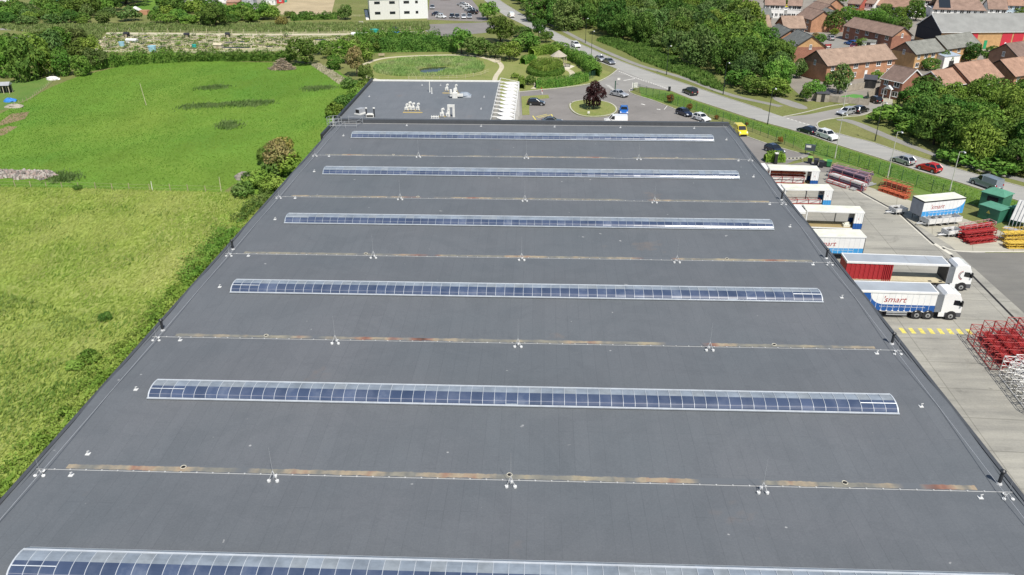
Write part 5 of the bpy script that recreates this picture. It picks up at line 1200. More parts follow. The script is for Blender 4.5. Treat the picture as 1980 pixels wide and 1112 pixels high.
o = MB(); o.box(-.5, 0, 0, .5, .7, .35); o.bar((-.3, .35, .35), (.3, .35, .5), .18, 6)
o = o.build('wrapped_pack', M_cream); o.location = Matrix.Translation(B3.location) @ Matrix.Rotation(B3.rotation_euler.z, 4, 'Z') @ Vector((-1.9, .4, 1.0)); tag(o, 'small cream wrapped pack on the empty plank floor', 'package')
# ---- white dock canopies on the warehouse
for k, (x, y, z1) in enumerate(((1478, 322, 3.3), (1513, 362, 3.3), (1548, 404, 3.3))):
    p = G(x + 3, y, 3.2); d = MB(); d.box(XR + .1, p.y - 1.2, 2.9, p.x + .2, p.y + 1.6, 3.25); d.box(XR + .1, p.y - 1.2, 0, XR + .6, p.y + 1.6, 2.9); d.build('dock_canopy', M_wtarp, wh)

def tractor(t_, x0, swoosh=False, lab=''):
    """white sleeper cab; x0 is the back of the cab, local frame of the trailer, near side y = 0, width 2.5"""
    w = 2.42; y0 = .04
    prof = [(0, .95), (0, 3.05), (.25, 3.42), (1.1, 3.5), (1.75, 3.25), (2.12, 2.55), (2.28, 1.7), (2.28, .95)]
    c = MB(); n = len(prof)
    ins = [(x * .97 + .02, z if z < 1.2 else z - .06) for x, z in prof]
    rings = [(y0, ins), (y0 + .18, prof), (y0 + w - .18, prof), (y0 + w, ins)]
    vs = [(x0 + x, y, z) for y, p in rings for x, z in p]; fs = [tuple(range(n)), tuple(range(4 * n - 1, 3 * n - 1, -1))]
    for k in range(3):
        for i in range(n): fs.append((k * n + i, (k + 1) * n + i, (k + 1) * n + (i + 1) % n, k * n + (i + 1) % n))
    c.add(vs, fs); cab = c.build('cab', M_whitepaint, t_)
    for y, s in ((y0, -1), (y0 + w, 1)):
        g = MB(); pts = [(1.18, 1.95), (2.02, 1.8), (2.0, 2.2), (1.82, 2.5), (1.2, 2.55)]
        g.add([(x0 + x, y + s * .008, z) for x, z in pts] + [(x0 + x, y - s * .05, z) for x, z in pts], [tuple(range(5)), (9, 8, 7, 6, 5)] + [(i, (i + 1) % 5, 5 + (i + 1) % 5, 5 + i) for i in range(5)]); g.build('side_window', M_glass, cab)
        MB().box(x0 + 2.0, y + s * .1 - .14, 1.85, x0 + 2.14, y + s * .1 + .14, 2.5).build('mirror', M_trimb, cab)
        MB().box(x0 - .75, y - .02 + (.02 if s > 0 else 0), .98, x0 - .04, y + .04, 3.2).build('side_deflector', flat('grey_deflector', (.17, .185, .2), .4), cab)
        MB().box(x0 - .2, y - .02, .42, x0 + .45, y + .05, .98).build('side_tank', M_whitepaint, t_)
    g = MB(); g.hexa([(x0 + 2.2, y0 + .25, 1.9), (x0 + 2.27, y0 + .25, 1.9), (x0 + 2.27, y0 + w - .25, 1.9), (x0 + 2.2, y0 + w - .25, 1.9), (x0 + 1.9, y0 + .28, 2.95), (x0 + 1.96, y0 + .28, 2.95), (x0 + 1.96, y0 + w - .28, 2.95), (x0 + 1.9, y0 + w - .28, 2.95)]); g.build('windscreen', M_glass, cab)
    MB().box(x0 + .3, y0 + .02, .38, x0 + 2.3, y0 + w - .02, .96).build('bumper', flat('bumper_grey', (.09, .092, .1), .5), t_)
    for y in (y0 + .3, y0 + w - .3): MB().box(x0 + 2.26, y - .2, .6, x0 + 2.33, y + .2, .85).build('headlight', M_lamp, t_)
    ch = MB(); ch.box(x0 - 3.4, .75, .6, x0 + .3, 1.75, .9)
    for x in (x0 - 2.55, x0 - 1.3, x0 + 1.2): ch.bar((x, .02, .55), (x, .3, .55), .62, 14)
    ch.build('chassis', M_chas, t_)
    for x in (x0 - 2.55, x0 - 1.3, x0 + 1.2): wheel(t_, x, .0); wheel(t_, x, 2.48)
    MB().box(x0 + .5, .25, 3.42, x0 + .95, .6, 3.56).build('roof_hatch', M_trimb, cab) if False else None
    if swoosh:
        for rr, m in ((.62, M_redtext), (.5, M_chas)):
            g = MB(); pts = [(x0 + 1.25 - rr * 1.1 * math.cos(a), y0 - .01, 2.1 + rr * math.sin(a)) for a in [-1.2 + 2.4 * k / 10 for k in range(11)]]; g.path(pts, .035, 4); g.build('painted_stripe', m, cab)
# ---- red-curtained lorry
f, rz = body_loc((1640.6, 505.8), (1837.5, 512.6), BH)
t5 = thing('lorry', 'articulated lorry with half-open red curtain, grey roof and white cab', 'lorry', (f.x, f.y, .02), rz); L = 12.1; w = 2.55
o = MB().box(-L, 0, BH - .1, 0, w, BH - .004).build('roof', M_groof, t5); g = MB(); g.box(-L - .03, -.04, BH - .22, .03, .12, BH + .012); g.box(-L - .03, w - .12, BH - .22, .03, w + .04, BH + .012); g.box(-.1, .12, BH - .22, .03, w - .12, BH + .01); g.box(-L - .03, .12, BH - .22, -L + .1, w - .12, BH + .01); g.build('roof_rail', M_wtarp, o)
MB().box(-2.2, .12, BH - .003, -2.1, w - .12, BH + .006).box(-4.7, .12, BH - .003, -4.6, w - .12, BH + .006).build('roof_bow', M_steel, o)
MB().box(-L, 0, .98, 0, w, 1.12).build('floor', flat('pale_plank_floor', (.5, .44, .3), .8), t5)
MB().box(-.1, 0, 1.12, 0, w, BH - .22).build('bulkhead', M_intd, t5); MB().box(-.02, -.03, .9, .02, .05, BH - .2).box(-.02, w - .05, .9, .02, w + .03, BH - .2).build('corner_post', M_steel, t5)
g = MB()
for k in range(16): x = -L + .03 + .28 * k; g.box(x, .01 + .05 * (k % 2), .95, x + .285, .06 + .05 * (k % 2), BH - .22)
for k in range(10): x = -L + 4.5 + .11 * k; g.box(x, -.02 + .14 * (k % 2), .95, x + .115, .2 + .1 * (k % 3), BH - .22)
g.build('curtain', M_rtarp, t5)
g = MB()
for k in range(8): x = -L + .03 + .5 * k; g.box(x, w - .06, .95, x + .5, w - .02 + .03 * (k % 2), BH - .22)
g.build('curtain', M_rtarp, t5)
MB().box(-L, .1, 1.0, -L + .06, w - .1, BH - .2).build('rear_door', M_rtarp, t5)
MB().box(-L + 2, .6, .62, -.2, 1.9, .97).build('chassis_frame', M_chas, t5); [wheel(t5, x, yy) for x in (-L + 2.0, -L + 3.2, -L + 4.4) for yy in (.02, w - .02)]
tractor(t5, .75, True)
# ---- the lettered lorry nearest the camera
f, rz = body_loc((1700, 563), (1815.6, 566.4), BH)
t6 = thing('lorry', 'articulated lorry with white and dark blue lettered trailer and white cab', 'lorry', (f.x, f.y, .02), rz); L = 9.2
o = MB().box(-L, 0, BH - .1, 0, w, BH - .004).build('roof', M_groof, t6); g = MB(); g.box(-L - .03, -.04, BH - .22, .03, .14, BH + .012); g.box(-L - .03, w - .12, BH - .22, .03, w + .04, BH + .012); g.box(-.1, .14, BH - .22, .03, w - .12, BH + .01); g.build('roof_rail', M_wtarp, o)
MB().box(-L, .03, .95, -.02, w - .03, BH - .22).build('curtain', M_wtarp, t6)
smart_side(t6, -7.9, -.02, .03, .95, BH - .22, M_btarp, 'rear', True, size=1.05, tx=-6.0)
MB().box(-L, .02, .9, -7.905, .034, BH - .22).build('curtain_band', M_btarp, t6)
MB().box(-L + .3, .5, .6, -.3, 2.0, .94).build('chassis_frame', M_chas, t6); g = MB(); g.box(-5.2, .04, .42, -2.9, .09, .55); g.box(-5.2, .04, .68, -2.9, .09, .8); g.build('side_guard', M_steel, t6)
MB().box(-L + .2, .05, .86, -.05, .09, .945).build('side_rail', M_wtarp, t6)
for x in (-6.2, -7.4, -8.6): wheel(t6, x, .02); wheel(t6, x, w - .02)
tractor(t6, .75)
# ---- free-standing box body with a low trailer before it
f, rz = body_loc((1789, 390), (1868.6, 382.4), BH)
tb = thing('trailer', 'parked white and sky blue lettered box body standing alone on the pale concrete', 'lorry trailer', (f.x, f.y, .014), rz); L = 7.1; w = 2.55
MB().box(-L, 0, BH - .08, 0, w, BH).build('roof', M_cream, tb); MB().box(-L - .02, -.02, BH - .2, .02, .0, BH - .02).box(-L - .02, 0, BH - .2, -L, w, BH - .02).build('roof_rail', M_chas, tb)
MB().box(-L, .02, 1.05, 0, w, BH - .082).build('body', M_wtarp, tb); MB().box(-L - .03, .02, 1.05, -L - .005, w - .02, BH - .21).build('end_panel', flat('shaded_end_panel', (.30, .32, .36), .5), tb)  # grey of the end panel is shade painted on a white body
smart_side(tb, -L, -.01, .02, 1.05, BH - .2, M_lbtarp, 'front', True, size=.95, tx=-L + 1.2)
g = MB()
for x in (-L + .5, -L + 2.2, -1.2, -.3):
    for y in (.25, w - .25): g.bar((x, y, 0), (x, y, 1.05), .06)
g.box(-L + .2, .8, .8, -.2, 1.0, 1.04); g.box(-L + .2, w - 1.0, .8, -.2, w - .8, 1.04); g.build('leg_frame', M_chas, tb)
def low_trailer(name, p, q, W_, H_, label, open_top=True):
    a, b = G(*p), G(*q); L = (b - a).length; t_ = thing(name, label, 'flat trailer', (a.x, a.y, .02), math.atan2(b.y - a.y, b.x - a.x))
    g = MB(); g.box(0, 0, .45, L, .06, H_); g.box(0, W_ - .06, .45, L, W_, H_); g.box(0, .06, .45, .06, W_ - .06, H_); g.box(L - .06, .06, .45, L, W_ - .06, H_); g.build('side_board', M_prof, t_)
    g = MB(); g.box(.06, .06, .45, L - .06, W_ - .06, .55); g.build('deck', M_steel, t_)
    g = MB(); n = max(2, int(L / 1.1))
    for k in range(n + 1): x = .1 + (L - .2) * k / n; g.bar((x, .1, H_), (x, W_ - .1, H_), .03)
    for k in range(n): x = .1 + (L - .2) * k / n; g.box(x, -.02, .1, x + .06, .02, H_)
    g.build('rib', M_steel, t_)
    g = MB(); g.bar((0, W_ / 2, .4), (-1.2, W_ / 2, .35), .07); g.bar((-.05, .3, .4), (-1.1, W_ / 2, .35), .05); g.bar((-.05, W_ - .3, .4), (-1.1, W_ / 2, .35), .05); g.build('drawbar', M_steel, t_)
    for x in (L * .4, L * .6): wheel(t_, x, .1, .36, .2); wheel(t_, x, W_ - .1, .36, .2)
    return t_
low_trailer('flat_trailer', (1793, 440), (1858, 434), 2.0, 1.2, 'white low-sided trailer parked alongside the lone box body')
low_trailer('flat_trailer', (1731, 417), (1754, 414.5), 1.7, .95, 'short white trailer nose sticking out behind the lone box body')
low_trailer('flat_trailer', (1832, 460.5), (1858, 457), 1.4, 1.0, 'white trailer with round drawbar at the end of the red racks')
# ================================================================== stillages (steel racks) in the yard
def stillage(name, p, q, W_, H_, tiers, mf, mc, label, group=None, **kw):
    a, b = G(*p), G(*q); t_ = thing(name, label, 'stillage', (a.x, a.y, .02), math.atan2(b.y - a.y, b.x - a.x), group)
    stillage_geo(t_, (b - a).length, W_, H_, tiers, mf, mc, **kw); return t_
grp = 'red stillages by the crossing'
a, b = G(1870, 657), G(1935, 742); d = (b - a).normalized(); nrm = Vector((-d.y, d.x, 0)); nrm = nrm if nrm.x > 0 else -nrm
ro = ['nearest the warehouse', 'second from the warehouse', 'third from the warehouse', 'fourth from the warehouse', 'fifth from the warehouse', 'sixth from the warehouse', 'farthest from the warehouse']
for k in range(7):
    s = a + nrm * (1.45 * k) - d * (.55 * k); t_ = thing('stillage', 'tall red steel stillage in the crossing-side row, ' + ro[k], 'stillage', (s.x, s.y, .02), math.atan2(d.y, d.x), grp)
    flip = -1 if (Vector((-d.y, d.x, 0)).dot(nrm) < 0) else 1
    stillage_geo(t_, 6.2, 1.1 * flip, 1.35, 2, M_redst, M_redst if k in (1, 2, 3, 5) else None, ups=5, tall=.6 + .25 * (k % 2), fill=.13, diag=k % 2 == 0)
    g = MB()
    for q_ in range(3): g.bar((.7 + q_ * 2.0, .1 * flip, .9), (.7 + q_ * 2.0, 1.0 * flip, 1.9), .035)
    g.build('brace', M_redst, t_)
grp = 'white stillages nearest the camera in the yard'
e = a + d * 7.2
for k in range(5):
    s = e + nrm * (1.3 * k + .4) - d * (.45 * k); t_ = thing('stillage', 'tall white steel stillage in front of the red row, ' + ro[k if k < 4 else 6], 'stillage', (s.x, s.y, .02), math.atan2(d.y, d.x), grp)
    stillage_geo(t_, 7.5, 1.1 * flip, 1.7, 3, M_prof if k != 2 else M_steel, M_prof if k in (2,) else None, ups=7, tall=.6, fill=.4)
    g = MB()
    for q_ in range(8): g.bar((.2 + q_ * .95, 0, 1.72), (.7 + q_ * .95, 1.1 * flip, 2.28), .025)
    g.build('brace', M_pink if k > 2 else M_prof, t_)
stillage('stillage', (1600, 350), (1664, 371), 1.3, 1.4, 3, M_redst, M_lilac, 'pink-framed rack of dark and white wrapped profiles nearest the drain', 'racks of wrapped profiles behind the trailers', fill=.7, diag=False, mtop=M_prof)
stillage('stillage', (1604, 343), (1670, 363), 1.3, 1.9, 4, M_pink, M_lilac, 'tall middle rack of lilac wrapped profiles', 'racks of wrapped profiles behind the trailers', fill=.7, diag=False)
stillage('stillage', (1608, 336), (1677, 354), 1.3, 1.7, 3, M_pink, M_lilac, 'rear rack of lilac wrapped profiles against the grass', 'racks of wrapped profiles behind the trailers', fill=.7, diag=False, mtop=M_lilac)
stillage('stillage', (1597, 353), (1634, 365), .8, .5, 1, M_redst, M_prof, 'low rack of pale profiles lying along the drain edge', 'racks of wrapped profiles behind the trailers', fill=.9, diag=False)
stillage('stillage', (1698, 369), (1748, 386), 1.4, .7, 2, M_orst, M_orst, 'low orange-red rack row at the edge of the pale concrete', 'orange-red racks on the grass edge', ups=6, fill=.15)
stillage('stillage', (1702, 361), (1752, 377), 1.4, 1.5, 3, flat('olive_steel', (.3, .22, .09), .7), M_orst, 'upper orange-red rack beside the grass', 'orange-red racks on the grass edge', ups=6, fill=.12)
stillage('stillage', (1876, 474), (1926, 468), 1.3, .8, 2, M_redst, M_redst, 'low front rack of pinkish red frames near the yellow racks', 'red racks near the green cabinets', ups=5, fill=.2)
stillage('stillage', (1866, 466), (1924, 459), 1.3, 1.3, 3, M_redst, M_redst, 'middle rack heaped with bright red frames', 'red racks near the green cabinets', ups=5, fill=.35)
stillage('stillage', (1862, 458), (1922, 448), 1.2, 1.5, 3, M_pink, M_redst, 'rear rack of pinkish frames behind the bright red ones', 'red racks near the green cabinets', ups=6, fill=.15)
stillage('stillage', (1950, 482), (1995, 482), 1.4, 1.0, 3, M_yelst, M_yelst, 'front rack of yellow steel frames at the frame edge', 'yellow racks beside the red ones', ups=4, fill=.15)
stillage('stillage', (1944, 470), (1992, 468), 1.4, 1.7, 3, M_yelst, M_yelst, 'rear rack of yellow steel frames beside the white louvred unit', 'yellow racks beside the red ones', ups=5, fill=.15)
# aluminium ladder frame
a, b = G(1650, 370), G(1694, 358); L = (b - a).length; t_ = thing('ladder_frame', 'grey aluminium ladder frame lying across the drain', 'ladder', (a.x, a.y, .02), math.atan2(b.y - a.y, b.x - a.x))
g = MB(); [g.box(0, y, .1, L, y + .08, .35) for y in (0, .7)]; g.build('side_rail', M_steel, t_); g = MB(); [g.box(L * k / 16, .08, .2, L * k / 16 + .12, .7, .28) for k in range(16)]; g.build('rung', M_prof, t_)
# green cabinets
M_green = flat('green_cabinet', (.035, .15, .095), .5, var=.12); M_greenr = flat('green_cabinet_roof', (.09, .26, .17), .5, var=.12)
def cabinet(p, q, D, H_, label, hip, sign):
    a, b = G(*p), G(*q); L = (b - a).length; t_ = thing('utility_cabinet', label, 'cabinet', (a.x, a.y, .02), math.atan2(b.y - a.y, b.x - a.x))
    MB().box(0, 0, 0, L, D, H_).build('housing', M_green, t_)
    o = .14; r_ = MB(); r_.add([(-o, -o, H_), (L + o, -o, H_), (L + o, D + o, H_), (-o, D + o, H_), (L * .3, D / 2, H_ + hip), (L * .7, D / 2, H_ + hip), (-o, -o, H_ + .08), (L + o, -o, H_ + .08), (L + o, D + o, H_ + .08), (-o, D + o, H_ + .08)], [(0, 3, 2, 1), (0, 1, 7, 6), (1, 2, 8, 7), (2, 3, 9, 8), (3, 0, 6, 9), (6, 7, 5, 4), (8, 9, 4, 5), (7, 8, 5), (9, 6, 4)]); r_.build('roof', M_greenr, t_)
    for x in (L * .02, L * .5): MB().box(x + .04, -.03, .1, x + L * .46, -.004, H_ - .12).build('door', M_green, t_)
    if sign:
        s_ = MB(); s_.add([(L * .38, -.04, H_ * .55), (L * .58, -.04, H_ * .55), (L * .48, -.04, H_ * .8), (L * .38, -.03, H_ * .55), (L * .58, -.03, H_ * .55), (L * .48, -.03, H_ * .8)], [(0, 1, 2), (5, 4, 3), (0, 3, 4, 1), (1, 4, 5, 2), (2, 5, 3, 0)]); s_.build('warning_sign', M_yellow, t_)
    else: MB().box(L * .3, -.04, H_ * .6, L * .8, -.031, H_ * .9).build('louvre', M_dark, t_)
    return t_
cabinet((1888.6, 420), (1927, 433), 2.6, 2.0, 'green utility cabinet with yellow warning triangle, nearest the yard', .15, True)
cabinet((1890, 402), (1932, 414), 3.0, 2.6, 'larger green cabinet with hipped roof and dark louvre', .75, False)
cabinet((1946, 428), (1962, 434), 2.4, 2.3, 'dark green cabinet partly hidden by the white louvred unit', .4, False)
a, b = G(1950, 437), G(1998, 449); L = (b - a).length; t_ = thing('louvred_unit', 'white ribbed sloping unit on thin legs beside the green cabinets', 'plant unit', (a.x, a.y, .02), math.atan2(b.y - a.y, b.x - a.x))
g = MB(); g.hexa([(0, 0, 1.0), (L, 0, 1.0), (L, .25, 1.0), (0, .25, 1.0), (0, 1.6, 3.6), (L, 1.6, 3.6), (L, 1.85, 3.6), (0, 1.85, 3.6)]); g.build('panel', M_prof, t_)
g = MB(); n = 7
for k in range(n + 1): x = L * k / n; g.bar((x, -.06, .0), (x, -.06, 1.0), .05); g.bar((x, -.06, 1.0), (x, 1.56, 3.64), .05); g.bar((x, 1.75, 0), (x, 1.75, 3.6), .05)
g.build('rib_frame', M_steel, t_); MB().box(-.3, -1.6, 0, L, -.4, .05).build('base_slab', flat('grey_slab', (.34, .34, .38), .7), t_)
# bins, notice cabinet and barrier
M_bin = flat('dark_bin_plastic', (.025, .028, .035), .5); M_lime = flat('lime_lid', (.20, .36, .07), .5); M_gbin = flat('green_bin_plastic', (.03, .20, .07), .5)
def wbin(x, y, m, ml, label):
    p = G(x, y); t_ = thing('wheeled_bin', label, 'bin', (p.x, p.y, .02), -.35, 'wheeled bins behind the trailers'); t_.scale = (.62, .75, .95)
    MB().hexa([(-.55, -.4, .18), (.55, -.4, .18), (.55, .4, .18), (-.55, .4, .18), (-.68, -.52, 1.15), (.68, -.52, 1.15), (.68, .52, 1.15), (-.68, .52, 1.15)]).build('tub', m, t_)
    MB().hexa([(-.72, -.56, 1.152), (.72, -.56, 1.152), (.72, .56, 1.152), (-.72, .56, 1.152), (-.68, -.5, 1.22), (.68, -.5, 1.22), (.68, .5, 1.32), (-.68, .5, 1.32)]).build('lid', ml, t_)
    for x in (-.45, .45):
        for yy in (-.3, .3): MB().bar((x, yy - .03, .1), (x, yy + .03, .1), .1, 8).build('castor', M_tyre, t_)
wbin(1565, 316, M_bin, M_lime, 'dark wheeled bin with lime lid, first in the bin row'); wbin(1577, 320, M_bin, M_bin, 'black wheeled bin with black lid between lime-lidded ones'); wbin(1587, 324, M_bin, M_bin, 'black wheeled bin lowest in the bin row'); wbin(1594, 322, M_bin, M_lime, 'dark wheeled bin with lime lid beside the green bin'); wbin(1602, 323, M_gbin, M_gbin, 'bright green wheeled bin at the end of the bin row')
p = G(1564, 300); t_ = thing('notice_cabinet', 'dark grey notice cabinet on posts by the yard gate', 'notice board', (p.x, p.y, 0), -.4)
MB().box(-.9, -.3, .9, .9, .3, 2.0).build('cabinet', flat('slate_paint', (.06, .075, .085), .5), t_); MB().box(-.7, -.33, 1.5, .2, -.302, 1.9).build('notice', M_white, t_); [MB().bar((x, 0, 0), (x, 0, .9), .05).build('post', M_trimb, t_) for x in (-.7, .7)]
def tube_thing(name, label, cat, pts, r, m, base, group=None, extra=None):
    t_ = thing(name, label, cat, base, 0, group); MB().path(pts, r, 6).build('rail', m, t_)
    if extra: extra(t_)
    return t_
M_ptim0 = flat('pale_barrier_paint', (.5, .47, .36), .7)
a, b = G(1516, 313), G(1552, 312); d = b - a; t_ = thing('barrier', 'low pale and dark striped barrier at the yard entrance', 'barrier', (a.x, a.y, 0), math.atan2(d.y, d.x)); L = d.length
for k in range(10): MB().box(L * k / 10, -.05, .55, L * (k + 1) / 10 - .002, .05, .7).build('pole_section', M_ptim0 if k % 2 else M_trimb, t_)
[MB().bar((x, 0, 0), (x, 0, .55), .05).build('post', M_steel, t_) for x in (.1, L - .1)]
sheet('yard_path', px((1514, 306), (1545, 303), (1566, 294), (1562, 303), (1540, 310), (1514, 311)), .011, M_path)
p = G(1499, 317); t_ = thing('gate_post', 'dark gate post with white cap beside the bright hedge', 'post', (p.x, p.y, 0)); MB().box(-.25, -.25, 0, .25, .25, 1.9).build('post', M_trimb, t_); MB().box(-.3, -.3, 1.9, .3, .3, 2.05).build('cap', M_white, t_)
# ================================================================== fences
def mesh_fence(pts, H_, label, gap=2.4, m=M_dkgreen, cat='fence', wires=True):
    t_ = thing('mesh_fence', label, cat, (pts[0][0], pts[0][1], 0)); o = Vector((*pts[0], 0)); acc = []
    for a, b in zip(pts, pts[1:]):
        a, b = Vector((*a, 0)), Vector((*b, 0)); n = max(1, round((b - a).length / gap))
        for k in range(n): acc.append((a + (b - a) * k / n, a + (b - a) * (k + 1) / n))
    wm = MB()
    for a, b in acc:
        a, b = a - o, b - o; MB().box(a.x - .035, a.y - .035, 0, a.x + .035, a.y + .035, H_ + .08).build('post', m, t_)
        d = b - a; nv = max(2, int(d.length / .14))
        for k in range(1, nv):
            q = a + d * k / nv; wm.bar(q + Vector((0, 0, .05)), q + Vector((0, 0, H_)), .008, 3)
        for k in range(6): z = .08 + (H_ - .1) * k / 5; wm.bar(a + Vector((0, 0, z)), b + Vector((0, 0, z)), .012, 3)
    wm.build('mesh_panel', m, t_); return t_
mesh_fence(px((1224, 175), (1262, 188), (1310, 205), (1370, 226), (1440, 250), (1500, 273), (1550, 293)), 2.0, 'green mesh fence between the car park and the road bank')
mesh_fence(px((1575, 297), (1622, 309), (1658, 321.5), (1698, 336), (1742, 351), (1800, 371), (1860, 398), (1880, 406)), 2.0, 'green mesh fence between the lorry yard and the road bank')
mesh_fence(px((1128, 158), (1151, 149)), 1.8, 'short green mesh fence at the end of the clipped hedge', 1.5)
def post_rail(pts, H_, label, m, gap=3.0, rails=2, name='timber_fence', r=.05, rr=None):
    t_ = thing(name, label, 'fence', (pts[0][0], pts[0][1], 0)); o = Vector((*pts[0], 0)); g = MB()
    for a, b in zip(pts, pts[1:]):
        a, b = Vector((*a, 0)) - o, Vector((*b, 0)) - o; n = max(1, round((b - a).length / gap))
        for k in range(n):
            p = a + (b - a) * k / n; hh = H_ * random.uniform(.85, 1.1); MB().bar(p, p + Vector((random.uniform(-.06, .06), 0, hh)), r, 5).build('post', m, t_)
        for k in range(rails): z = H_ * (.35 + .5 * k / max(1, rails - 1)); g.bar(a + Vector((0, 0, z)), b + Vector((0, 0, z)), rr or r * .5, 4)
    g.build('rail' if rails else 'wire', m, t_); return t_
M_tim = flat('weathered_timber', (.36, .30, .20), .85, var=.25); M_ptim = flat('pale_timber', (.52, .46, .33), .8, var=.2)
post_rail(px((0, 361), (60, 362), (120, 363), (185, 364.5), (250, 367), (330, 369), (432, 371)), 1.1, 'wire fence on wooden posts between the two fields', M_tim, 3.4, 2, r=.06, rr=.012)
post_rail(px((205, 60), (300, 62), (400, 63.5), (520, 65), (640, 64.5), (740, 61), (820, 58)), 1.3, 'line of pale fence posts along the allotment path', M_ptim, 4.5, 1, r=.07)
post_rail([P2(x, y) for x, y in ((790, 154), (850, 153.2), (900, 151.5), (930, 146), (945, 140))], 1.0, 'pale post and rail fence along the pond', M_ptim, 2.2, 2)
post_rail(px((30, 205), (60, 193), (90, 170), (108, 152)), 1.0, 'garden fence of thin pale posts at the meadow corner', M_tim, 1.6, 1)
post_rail(px((826, 39), (870, 41), (930, 42)), .9, 'low fence along the front of the works car park', M_tim, 3, 1)
post_rail(px((678, 33), (704, 33)), 1.0, 'short pale rail fence beside the white unit', M_ptim, 2, 3)
def panel_fence(pts, H_, label, m, name='panel_fence', wave=True):
    t_ = thing(name, label, 'fence', (pts[0][0], pts[0][1], 0)); o = Vector((*pts[0], 0))
    for a, b in zip(pts, pts[1:]):
        a, b = Vector((*a, 0)) - o, Vector((*b, 0)) - o; n = max(1, round((b - a).length / 1.9)); d = (b - a) / n; rot = math.atan2(d.y, d.x)
        for k in range(n):
            p = a + d * k; L = d.length; g = MB(); nb = 6
            for q in range(nb):
                x0, x1 = L * q / nb + .05 * (q == 0), L * (q + 1) / nb; z = H_ - (.16 * math.sin(PI * (q + .5) / nb) if wave else 0); g.box(x0, -.02 - .008 * (q % 2), .05, x1, .02 + .008 * (q % 2), z)
            o2 = g.build('panel', m, t_); o2.location = p; o2.rotation_euler = (0, 0, rot)
            MB().box(p.x - .06, p.y - .06, 0, p.x + .06, p.y + .06, H_ + .1).build('post', m, t_)
    return t_
M_fgrey = flat('weathered_fence_panel', (.34, .30, .24), .85, var=.2)
panel_fence(px((1562, 193), (1580, 194), (1620, 199), (1679, 204)), 1.6, 'grey wavy-topped panel fence along the side road', M_fgrey)
panel_fence(px((1679, 204), (1676, 190), (1700, 180)), 1.7, 'grey panel fence beside the parked black car', M_fgrey, wave=False)
panel_fence(px((1636, 178), (1670, 172)), 1.7, 'pale panel fence behind the green garden', M_fgrey, wave=False)
panel_fence(px((1510, 113), (1532, 120), (1545, 118)), 1.8, 'tan panel fence below the white lean-to', flat('tan_fence_panel', (.36, .26, .13), .8, var=.2), wave=False)
sheet('garden_lawn', px((1615, 188), (1650, 182), (1668, 184), (1672, 192), (1620, 194)), .006, flat('bright_turf', (.09, .26, .05), .9, var=.2))
# ================================================================== lamp posts
def lamp(base, top, m, label, arm=1.0, h=None, flip=1):
    p = G(*base); s = ppm(*base); hh = h or (base[1] - top[1]) / s / .93
    t_ = thing('street_lamp', label, 'street lamp', (p.x, p.y, 0), 0, 'street lamps')
    g = MB(); g.bar((0, 0, 0), (0, 0, 1.2), .11, 8); g.bar((0, 0, 1.2), (0, 0, hh), .075, 8, r2=.05); g.build('column', m, t_)
    g = MB(); g.bar((0, 0, hh), (flip * arm * .5, -arm * .4, hh + .12), .04, 6); o = g.build('bracket', m, t_)
    c = Vector((flip * arm * .5, -arm * .4, hh + .12)); g = MB(); g.hexa([tuple(c + Vector(v)) for v in ((-.12, -.5, -.06), (.16, -.5, -.06), (.16, .1, -.06), (-.12, .1, -.06), (-.08, -.42, .08), (.12, -.42, .08), (.12, .06, .1), (-.08, .06, .1))]); g.build('lantern', M_steel, t_)
M_lpd = flat('dark_lamp_column', (.022, .028, .026), .5); M_lpl = flat('pale_lamp_column', (.50, .50, .42), .5)
for b_, t2, m, lab, h in (((1132, 83), 0, M_lpd, 'dark lamp post on the far verge behind the white car', 7.5), ((1143, 116), 0, M_lpd, 'dark lamp post at the near kerb beside the gazebo hedge', 8), ((1288.6, 145), 0, M_lpd, 'dark lamp post on the far verge opposite the junction', 7.5), ((1398, 183), 0, M_lpd, 'dark lamp post in front of the wood tip', 7.5), ((1484, 241), 0, M_lpd, 'dark lamp post on the near bank opposite the side road', 7.5), ((1691.6, 273), 0, M_lpd, 'dark lamp post on the verge before the low bush', 7.5),
                      ((1614, 307), (1631, 227), M_lpl, 'pale lamp post by the wheeled bins', None), ((1716, 344), (1734, 260), M_lpl, 'pale lamp post at the orange-red racks', None), ((1836, 370), (1857, 297), M_lpl, 'pale lamp post behind the lone box body', None), ((1631, 206), (1638, 166), M_lpl, 'pale lamp post on the side road by the panel fence', None)):
    lamp(b_, t2, m, lab, .9, h)
# ================================================================== car park furniture
def sign(x, y, w, h, z, label, m=M_white, posts=2):
    p = G(x, y); t_ = thing('sign_board', label, 'sign', (p.x, p.y, 0)); MB().box(-w / 2, -.03, z, w / 2, .03, z + h).build('board', m, t_)
    for k in range(posts):
        xx = (-w / 2 + .1 + (w - .2) * k / max(1, posts - 1)) if posts > 1 else 0; MB().bar((xx, .06, 0), (xx, .06, z + h), .04, 5).build('post', M_steel, t_)
sign(1227, 175, 1.3, 1.2, .7, 'blank white sign board beside the junction fence'); sign(1138, 223, .5, .5, .4, 'small white sign on the round lawn', posts=1); sign(1196, 164, .7, .5, 1.2, 'small white sign on the green gate post', posts=1)
p = G(1189, 178); t_ = thing('gate_post', 'tall dark green gate post at the car park entrance', 'post', (p.x, p.y, 0)); MB().box(-.12, -.12, 0, .12, .12, 2.6).build('post', M_dkgreen, t_); MB().box(-.15, -.15, 2.6, .15, .15, 2.68).build('cap', M_dkgreen, t_)
p = G(1294, 176.5); t_ = thing('litter_bin', 'small dark bin at the kerb beside the main road', 'bin', (p.x, p.y, .1)); MB().cyl((0, 0, 0), .3, .9, 10).build('drum', M_trimb, t_); MB().cyl((0, 0, .9), .34, .1, 10).build('rim', M_trimb, t_)
